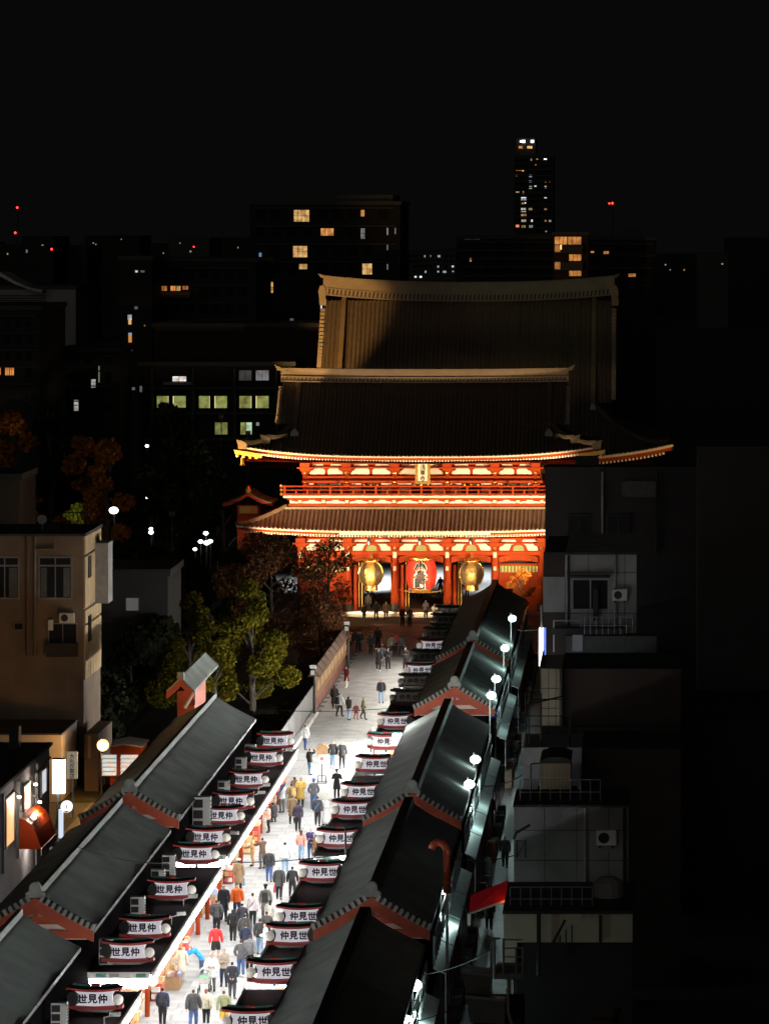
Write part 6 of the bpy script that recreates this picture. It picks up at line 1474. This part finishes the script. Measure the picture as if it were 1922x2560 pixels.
POSES = {'stand': {}, 'walk': dict(stride=.55), 'walk2': dict(stride=-.5), 'phone': dict(arms=dict(l='phone', r='phone')), 'front': dict(arms=dict(l='front', r='front')), 'pocket': dict(stride=.3, arms=dict(l='pocket', r='pocket')),
         'back': dict(stride=.25, arms=dict(l='back', r='back')), 'up': dict(stride=.3, arms=dict(r='up')), 'reach': dict(arms=dict(l='reach', r='reach')), 'bend': dict(bend=.75, arms=dict(l='reach', r='reach')), 'crouch': dict(crouch=1.0, bend=.35, arms=dict(l='front', r='front'))}
HEAD = {'t': 0.0, 'a': PI, 'l': -PI / 2, 'r': PI / 2, 'tl': -.6, 'tr': .6, 'al': PI + .6, 'ar': PI - .6}
BLK, CHAR, NAVY, GRY = (.014, .014, .016), (.05, .05, .053), (.02, .024, .06), (.13, .13, .13)
JEAN, LJEAN, WHT, CREAM = (.05, .09, .22), (.22, .33, .48), (.75, .74, .72), (.62, .56, .44)
BROWN, TAN, MAR = (.12, .07, .035), (.42, .28, .10), (.16, .015, .022)
HB, HBR, HBL, HGR, HRD = (.012, .010, .009), (.07, .035, .018), (.45, .28, .10), (.3, .3, .3), (.22, .07, .03)
def mesh_mat(me, name, par, m):
    ob = bpy.data.objects.new(name, me); COL.objects.link(ob); ob.parent = par
    if not me.materials: me.materials.append(m)
    ob.material_slots[0].link = 'OBJECT'; ob.material_slots[0].material = m; ORG[ob.name] = ORG[par.name]; return ob
def person(px, py, pose, head, top, bot, label, hair=HB, h=1.70, coat=0, puff=False, longhair=0, hat=None, shoes=BLK, shorts=False, pack=None, bag=None, strap=None, legs=None):
    R = body(pose, POSES[pose]); x, y, _ = G(px, py)
    ob = bpy.data.objects.new('person', R['body']); COL.objects.link(ob)
    s = h / 1.76; ob.location = (x, y, .012); ob.scale = (s, s, s); ob.rotation_euler.z = HEAD[head]
    ob['label'] = label; ob['category'] = 'person'; ob['group'] = 'people on the street'; ORG[ob.name] = (0, 0, 0)
    mesh_mat(R['puffer' if puff else 'jacket'], 'jacket', ob, cloth(top))
    mesh_mat(R['shorts' if shorts else 'trousers'], 'shorts' if shorts else 'trousers', ob, cloth(bot))
    mesh_mat(R['shoes'], 'shoes', ob, cloth(shoes)); mesh_mat(R['hair'], 'hair', ob, cloth(hair))
    J = R['J']; sk = J['skull']; pv = J['pelvis']
    ey = MB()
    for s_ in (-1, 1): ey.box(s_ * .034 - .014, s_ * .034 + .014, sk[1] - .105, sk[1] - .085, sk[2] - .008, sk[2] + .008)
    ey.build('eyes', M_ink, ob)
    if coat:
        zt = pv[2] + .16; zb_ = pv[2] - coat; rs = np.linspace(0, 1, 5)
        g_ = [(.178 + .06 * t, .128 + .09 * t, zt + (zb_ - zt) * t) for t in rs]
        rows = [[(a * math.cos(q), b * math.sin(q) + (.01 * math.sin(5 * q) * t), z) for q in [2 * PI * k / 20 for k in range(21)]] for (a, b, z), t in zip(g_, rs)]
        inn = [[(p[0] * .93, p[1] * .93, p[2]) for p in r] for r in reversed(rows)]
        MB().grid(rows + inn).build('coat_skirt', cloth(top), ob, True)
    if longhair:
        rows = [[(.085 * math.sin(q) * (1 - .15 * t), sk[1] + .03 + .085 * math.cos(q) * (1 - .2 * t) + .05 * t, sk[2] + .03 - longhair * t) for q in [-1.5 + 3.0 * k / 8 for k in range(9)]] for t in np.linspace(0, 1, 5)]
        back = [[(p[0] * .8, p[1] - .03, p[2]) for p in r] for r in reversed(rows)]
        MB().grid(rows + back).build('long_hair', cloth(hair), ob, True)
    if hat:
        MB().lathe(0, sk[1], [(.105, sk[2] + .03), (.112, sk[2] + .07), (.095, sk[2] + .11), (.05, sk[2] + .135), (.004, sk[2] + .14)], 14).build('hat', cloth(hat), ob, True)
    rz = HEAD[head]
    def wpos(p): return (x + s * (p[0] * math.cos(rz) - p[1] * math.sin(rz)), y + s * (p[0] * math.sin(rz) + p[1] * math.cos(rz)), s * p[2])
    if strap:
        c0_ = J['chest']; MB().tube([(-.16, c0_[1] + .05, c0_[2] + .12), (-.02, c0_[1] + .185, c0_[2] - .06), (.16, c0_[1] + .13, pv[2] + .06)], .014, 5).build('bag_strap', cloth(strap), ob)
        MB().tube([(-.16, c0_[1] - .05, c0_[2] + .12), (-.02, c0_[1] - .185, c0_[2] - .06), (.16, c0_[1] - .13, pv[2] + .06)], .014, 5).build('bag_strap', cloth(strap), ob)
    if pack:
        b = thing('backpack', pack[1], 'backpack', wpos((0, .2, J['chest'][2] - .25)), 'bags carried by people'); b.rotation_euler.z = rz
        ORG[b.name] = (0, 0, 0)
        m = MB(); m.add([(-.15, 0, -.08), (.15, 0, -.08), (.15, .15, -.08), (-.15, .15, -.08), (-.13, 0, .38), (.13, 0, .38), (.11, .10, .40), (-.11, .10, .40), (-.15, .18, .1), (.15, .18, .1)],
                       [(0, 3, 2, 1), (4, 5, 6, 7), (0, 1, 5, 4), (3, 8, 9, 2), (8, 7, 6, 9), (0, 4, 7, 8, 3), (1, 2, 9, 6, 5)]); m.build('pack_body', cloth(pack[0]), b)
        MB().box(-.11, .11, .15, .20, -.04, .12).build('front_pocket', cloth(pack[0]), b)
    if bag:
        w_ = wpos(J['hd' + bag[2]]); b = thing('shopping_bag', bag[1], 'bag', (w_[0], w_[1], w_[2]), 'bags carried by people'); b.rotation_euler.z = rz + PI / 2; ORG[b.name] = (0, 0, 0)
        MB().add([(-.15, -.06, -.42), (.15, -.06, -.42), (.15, .06, -.42), (-.15, .06, -.42), (-.13, -.03, -.08), (.13, -.03, -.08), (.13, .03, -.08), (-.13, .03, -.08)], [(0, 3, 2, 1), (4, 5, 6, 7), (0, 1, 5, 4), (1, 2, 6, 5), (2, 3, 7, 6), (3, 0, 4, 7)]).build('bag_body', cloth(bag[0]), b)
        MB().tube([(-.08, 0, -.09), (-.04, 0, 0), (.04, 0, 0), (.08, 0, -.09)], .008, 4).build('bag_handle', cloth(bag[0]), b)
    return ob
p = person
# bottom of the picture
p(407, 2566, 'walk', 'a', NAVY, BLK, 'person in navy jacket and slim black trousers walking with a black backpack', pack=(BLK, 'black backpack with a white tag on the navy jacket at the bottom'), bag=(WHT, 'small white bag hanging beside the navy jacket and backpack', 'r'))
p(484, 2574, 'walk2', 'a', CHAR, JEAN, 'person with short hair in charcoal quilted jacket and blue jeans at the bottom edge', puff=True, hair=HBR, h=1.76)
p(516, 2564, 'walk', 'a', CREAM, BLK, 'person with very long red-brown hair in a cream quilted coat and black leggings', hair=HRD, longhair=.52, puff=True, coat=.12, h=1.62, shoes=WHT)
p(560, 2576, 'walk2', 'a', (.19, .20, .10), (.55, .34, .05), 'person in olive sweatshirt and mustard yellow trousers', hair=HBR, h=1.74, bag=(WHT, 'pale bag held beside the mustard yellow trousers', 'r'))
p(581, 2498, 'back', 'a', (.016, .018, .024), CHAR, 'person in black coat walking with hands clasped behind the back', coat=.15)
p(560, 2466, 'front', 't', (.33, .28, .22), NAVY, 'person in beige vest and violet sleeves looking at something in both hands', hair=HBR, h=1.72)
p(530, 2478, 'front', 't', WHT, GRY, 'person in white padded coat pushing the pram', hair=HBR, puff=True, coat=.28)
p(505, 2444, 'bend', 'l', (.03, .30, .75), (.06, .08, .13), 'person in bright blue jacket bending towards the stall goods', hair=HGR)
p(455, 2456, 'stand', 'a', CREAM, WHT, 'person in long cream coat and white trousers browsing at the stall', hair=(.5, .25, .08), coat=.45, h=1.66, shoes=WHT)
p(603, 2442, 'pocket', 'a', (.10, .10, .105), JEAN, 'person in grey sweater and blue jeans, hands in pockets', hair=HBR, h=1.74, shoes=WHT)
p(624, 2432, 'walk', 'a', (.15, .15, .16), BLK, 'person in light grey jacket and black trousers beside the grey sweater', hair=HBR, h=1.76, shoes=WHT)
p(664, 2398, 'front', 'l', (.62, .62, .62), (.55, .55, .52), 'person in white and grey top half hidden by the fourth dark row sign', hair=HBR)
p(615, 2396, 'walk', 'a', (.022, .028, .055), NAVY, 'person in navy sweater just ahead of the two grey jackets', hair=HBR, h=1.66)
p(540, 2404, 'walk2', 'a', (.72, .03, .03), BLK, 'person in bright red hoodie and black shorts with bare legs', shorts=True, hair=HB, h=1.76, shoes=WHT)
p(650, 2388, 'walk', 'a', CHAR, LJEAN, 'person in charcoal jacket and pale blue jeans beside the white tote', h=1.76)
p(667, 2368, 'walk2', 'a', (.06, .055, .055), NAVY, 'person in dark brown-grey jacket behind the pale jeans', h=1.74, hair=HBR)
p(612, 2378, 'walk', 'a', (.045, .045, .045), BLK, 'broad person in dark grey jacket looking aside in the middle of the crowd', h=1.80, puff=True)
p(606, 2340, 'walk2', 'a', (.028, .026, .04), BLK, 'small person in plain dark plum jacket between broad jacket and black sweater', h=1.62)
p(583, 2358, 'walk', 'a', (.012, .012, .013), BLK, 'slim person all in black with white shoes walking alone', shoes=WHT, h=1.66, longhair=.18)
p(542, 2336, 'pocket', 'a', (.055, .055, .058), BLK, 'person in dark grey quilted jacket behind the red hoodie', puff=True, hair=HBR)
p(560, 2302, 'walk', 't', (.016, .019, .028), BLK, 'tall person in long navy-black coat facing the camera near the red post', coat=.42, h=1.80)
p(593, 2296, 'walk2', 'a', (.72, .12, .012), NAVY, 'person in vivid orange hooded jacket with dark trousers', hair=HBL, puff=True)
p(632, 2318, 'walk', 'a', (.75, .68, .68), BLK, 'person in pale pink shirt with a dark shoulder strap', strap=BLK, hair=HBR, h=1.72)
p(664, 2302, 'walk2', 'a', (.20, .20, .17), GRY, 'person in long grey-green coat with a dark hat and backpack', hat=BLK, coat=.35, h=1.78, pack=(CHAR, 'dark backpack with maroon flap on the grey-green coat'))
p(676, 2330, 'walk', 'a', (.60, .58, .52), CREAM, 'person in white long dress walking behind the third dark row sign', coat=.6, h=1.6, longhair=.25)
p(597, 2230, 'stand', 'a', (.26, .17, .09), BLK, 'person in long tan coat and white cap by the lit stall', hat=WHT, coat=.45, bag=((.2, .25, .28), 'grey-blue bag held by the tan coat with white cap', 'r'))
p(698, 2250, 'walk', 'a', (.04, .04, .04), BLK, 'white-haired person in wide charcoal coat carrying a thin red bag', hair=HGR, coat=.22, h=1.74, puff=True, bag=((.5, .05, .06), 'thin red bag hanging beside the wide charcoal coat', 'l'))
p(731, 2246, 'walk2', 'a', (.020, .020, .022), BLK, 'person in black jacket with a teal scarf under the fifth dark row sign', strap=(.15, .4, .42), h=1.66, pack=(BLK, 'black backpack below the teal scarf'))
p(673, 2206, 'walk', 'a', (.03, .032, .033), JEAN, 'bald-looking person in black jacket and blue jeans in the bright middle', hair=(.6, .55, .5), h=1.76)
p(713, 2184, 'walk2', 'a', WHT, LJEAN, 'black-haired person in white jacket and light jeans in the bright middle', longhair=.1, shoes=WHT)
p(656, 2172, 'reach', 'al', (.11, .065, .04), (.10, .10, .10), 'person in brown jacket reaching towards the brightest shop')
p(632, 2165, 'front', 'l', (.45, .26, .10), (.40, .22, .08), 'person in ochre clothes standing at the wooden rack of the brightest shop', hair=HBR, h=1.6)
p(753, 2150, 'walk', 'a', (.72, .30, .24), LJEAN, 'person with ponytail in coral pink sweater and light jeans', longhair=.28, h=1.66, hair=HBR)
p(777, 2148, 'front', 't', (.035, .03, .12), JEAN, 'person in indigo jacket handing something beside the coral sweater', hair=HGR)
p(787, 2150, 'front', 'l', (.17, .09, .035), (.5, .4, .25), 'smaller person in brown coat and grey beanie beside the indigo jacket', hat=(.2, .2, .2), h=1.4, coat=.25)
p(745, 2080, 'walk', 'a', (.03, .022, .045), BLK, 'person in dark purple jacket carrying a large white bag', bag=(WHT, 'large white shopping bag beside the dark purple jacket', 'r'))
p(731, 2060, 'walk2', 'a', (.17, .11, .06), BLK, 'person in long brown coat just behind the dark purple jacket', coat=.45, hair=HBR)
p(728, 2030, 'front', 'al', (.24, .17, .07), BLK, 'person with ochre backpack turned to the striped goods', pack=(TAN, 'ochre backpack facing the camera near the striped goods'))
p(705, 2032, 'reach', 'al', (.55, .55, .54), GRY, 'person in pale jacket leaning in at the striped goods', puff=True)
p(686, 2056, 'crouch', 'al', (.06, .06, .07), CHAR, 'person in dark clothes crouching in front of the bright shop')
p(672, 2082, 'front', 'l', (.8, .45, .35), BLK, 'person in salmon top washed out by the shop light', h=1.6, longhair=.2)
p(794, 2066, 'walk', 'a', (.035, .035, .038), BLK, 'person in black jacket with a bright blue diagonal strap', strap=(.03, .22, .7), h=1.76)
p(813, 2064, 'front', 'tl', WHT, (.75, .60, .55), 'blond person in a pale pink floor-length dress', hair=HBL, coat=.8, h=1.68)
p(736, 2008, 'stand', 'al', (.20, .13, .09), BLK, 'person in brown jacket with white fur collar beside the mustard coat', h=1.6, longhair=.15, hair=HBR)
p(752, 2018, 'front', 't', (.50, .32, .07), BLK, 'person in long mustard yellow coat standing to face the camera', coat=.45, h=1.8)
p(784, 2024, 'pocket', 'a', (.07, .07, .075), JEAN, 'person in dark grey jacket and bright blue cap', hat=(.03, .07, .5), h=1.8)
p(842, 1996, 'phone', 'a', BLK, BLK, 'person in long black coat with raised elbows taking a photograph', coat=.35, hat=(.02, .02, .02), h=1.74)
p(775, 1938, 'up', 'ar', (.013, .013, .014), LJEAN, 'person in black top and light jeans with one hand on the head')
p(764, 1876, 'pocket', 'ar', WHT, (.06, .07, .17), 'person in white sweater walking close to the stone kerb')
p(832, 1920, 'walk', 't', (.018, .018, .02), LJEAN, 'person in black jacket and blue jeans walking to the camera in a pair', shoes=WHT, h=1.76)
p(855, 1921, 'walk2', 't', (.016, .016, .018), BLK, 'person all in black beside the black jacket and blue jeans', hair=HBL, h=1.74, coat=.12)
p(931, 1882, 'walk', 't', CHAR, BLK, 'person in dark suit and white shirt half hidden by the tenth dark row sign')
p(836, 1773, 'walk', 'a', (.022, .020, .019), BLK, 'person with long brown hair in ankle-length black coat by the board wall', hair=HBR, longhair=.3, coat=.5, h=1.72)
p(849, 1792, 'walk2', 'ar', (.5, .52, .55), BLK, 'person in pale grey jacket with a black backpack among the family group', pack=(BLK, 'black backpack on the pale grey jacket'), h=1.7)
p(872, 1801, 'walk', 'ar', (.035, .035, .028), LJEAN, 'person in dark jacket and bright blue jeans leading the family group', longhair=.15)
p(890, 1799, 'walk', 'tr', MAR, (.25, .07, .05), 'child in maroon coat and tights in the family group', h=1.12, coat=.2, hair=HBR)
p(908, 1799, 'walk2', 'r', (.10, .09, .04), CHAR, 'person in camouflage patterned jacket at the edge of the family group', h=1.58)
p(953, 1758, 'stand', 't', (.022, .022, .035), LJEAN, 'person standing alone in a navy puffer and light jeans', puff=True, h=1.74)
p(866, 1719, 'walk', 'tl', MAR, WHT, 'person in dark red coat and white boots beside the board wall', coat=.38, shoes=WHT, h=1.6, bag=((.65, .48, .18), 'yellow bag on the arm of the dark red coat', 'r'))
p(946, 1678, 'up', 't', BLK, BLK, 'orange-haired person in long black coat waving', hair=(.6, .22, .03), coat=.4, h=1.78, shoes=WHT)
p(970, 1677, 'front', 't', BLK, BLK, 'person in black tracksuit with white shoes beside the orange hair', shoes=WHT, h=1.76)
p(955, 1667, 'walk', 'a', (.05, .06, .09), GRY, 'person in blue-grey clothes and red cap behind the orange hair', hat=(.3, .06, .12), h=1.72)
p(978, 1640, 'walk2', 'a', (.16, .15, .12), BLK, 'person in striped dark and beige jacket near the tracksuit', h=1.7)
p(988, 1630, 'walk', 'a', (.65, .07, .12), BLK, 'person carrying bright pink clothing near the unlit signs', h=1.6)
p(1003, 1640, 'stand', 'a', CHAR, BLK, 'dim standing figure in dark clothes next to the pink clothing')
p(895, 1630, 'stand', 't', BLK, BLK, 'dim figure in black beside the far camera post', h=1.72)
p(900, 1629, 'stand', 'tr', BLK, CHAR, 'second dim figure in black beside the far camera post', h=1.68)
p(927, 1637, 'walk', 'a', (.03, .03, .03), BLK, 'dim figure carrying a yellowish bag in the dark forecourt', bag=((.3, .24, .1), 'yellowish bag carried in the dark forecourt', 'l'))
p(944, 1624, 'stand', 'a', BLK, BLK, 'tall dim figure standing in the dark forecourt', h=1.84)
p(1013, 1672, 'front', 't', (.02, .02, .025), BLK, 'blond person in black jacket leaning beside the far lit signs', hair=HBL)
# at and beyond the gate
for px, py, h, lab, c in ((910, 1553, 1.5, 'small silhouette on the warm lit strip under the gate', BLK), (929, 1523, 1.76, 'tall silhouette between the bay posts under the bronze lantern', BLK), (920, 1530, 1.66, 'grey silhouette close to the tall one under the bronze lantern', CHAR),
                          (940, 1550, 1.72, 'broad silhouette on the warm lit strip under the gate', BLK), (965, 1550, 1.66, 'silhouette in a skirt on the warm lit strip under the gate', BROWN), (1006, 1566, 1.7, 'dark figure in front of the middle gate column', MAR),
                          (1024, 1567, 1.66, 'figure in grey beside the middle gate column', GRY), (1038, 1500, 1.7, 'black legs striding behind the red lantern', BLK), (1053, 1496, 1.68, 'dark figure directly behind the red lantern', BLK),
                          (1101, 1488, 1.76, 'dark blue figure standing on the plaza beside the red lantern', NAVY), (1152, 1497, 1.7, 'black figure under the alley side bronze lantern', BLK), (1167, 1493, 1.7, 'figure with legs apart under the alley side bronze lantern', BLK),
                          (911, 1487, 1.7, 'figure in red on the bright plaza behind the bronze lantern', (.6, .08, .06)), (919, 1490, 1.7, 'dark figure on the bright plaza beside the red one', CHAR), (886, 1522, 1.7, 'figure in red jacket at the tree side column', (.5, .1, .08))):
    p(px, py, rng.choice(['walk', 'stand', 'walk2']), rng.choice(['a', 't', 'al', 'tr']), c, BLK, lab, h=h, coat=.3 if 'skirt' in lab else 0)
p(1064, 1549, 'front', 't', (.20, .16, .24), BLK, 'blond person in lilac jacket lit warm in front of the gate', hair=HBL, h=1.72)
p(1086, 1552, 'front', 't', WHT, BLK, 'person in white jacket sitting behind the last dark sign', h=1.5)
# the dark alley
p(1290, 1820, 'front', 'tr', WHT, (.05, .06, .10), 'cook in white coat and white cap standing in the alley', hat=WHT, coat=.22, shoes=WHT)
p(1323, 1666, 'stand', 'a', (.07, .075, .075), CHAR, 'dim figure beside the lit vertical sign in the alley')
p(1222, 2324, 'walk', 'a', BLK, BLK, 'person in long black coat walking under the red awning', coat=.35)
p(1224, 2060, 'stand', 'a', BLK, CHAR, 'black silhouette in a cap on the cross lane', hat=BLK)
p(1262, 2168, 'walk', 't', (.03, .03, .034), BLK, 'dim figure in the alley beyond the red awning')

# pram
x, y, _ = G(512, 2482)
pr = thing('pram', 'grey and white pram with a green blanket pushed down the street', 'pram', (x, y, 0))
MB().add([(x - .22, y - .35, .45), (x + .22, y - .35, .45), (x + .22, y + .35, .55), (x - .22, y + .35, .55), (x - .25, y - .38, .72), (x + .25, y - .38, .72), (x + .25, y + .38, .80), (x - .25, y + .38, .80)], [(0, 3, 2, 1), (0, 1, 5, 4), (1, 2, 6, 5), (2, 3, 7, 6), (3, 0, 4, 7)]).build('carrycot', cloth((.55, .53, .48)), pr)
MB().grid([[(x + .27 * math.cos(q), y + .38 - .30 * t, .76 + .36 * math.sin(q) * (.35 + .65 * math.sin(PI * (t * .5 + .25)))) for q in [PI * k / 10 for k in range(11)]] for t in [0, .25, .5, .75, 1]]).build('hood', cloth((.45, .44, .38)), pr, True)
MB().add([(x - .2, y - .3, .70), (x + .2, y - .3, .72), (x + .2, y + .05, .80), (x - .2, y + .05, .78)], [(0, 1, 2, 3)]).build('blanket', cloth((.15, .42, .22)), pr)
for s_ in (-1, 1):
    MB().tube([(x + s_ * .24, y - .3, .15), (x + s_ * .24, y + .1, .55), (x + s_ * .22, y + .55, 1.02)], .016, 6).build('frame', M_grey, pr)
    for yy_ in (-.33, .33):
        MB().lathe(x + s_ * .26, y + yy_, [(.02, .02)], 4); w = MB(); w.tube([(x + s_ * .26, y + yy_ + .13 * math.cos(q), .14 + .13 * math.sin(q)) for q in [2 * PI * k / 12 for k in range(13)]], .02, 5); w.tube([(x + s_ * .26, y + yy_ - .13, .14), (x + s_ * .26, y + yy_ + .13, .14)], .012, 4); w.build('wheel', M_black, pr)
MB().tube([(x - .22, y + .55, 1.02), (x + .22, y + .55, 1.02)], .02, 6).build('handle', M_black, pr)
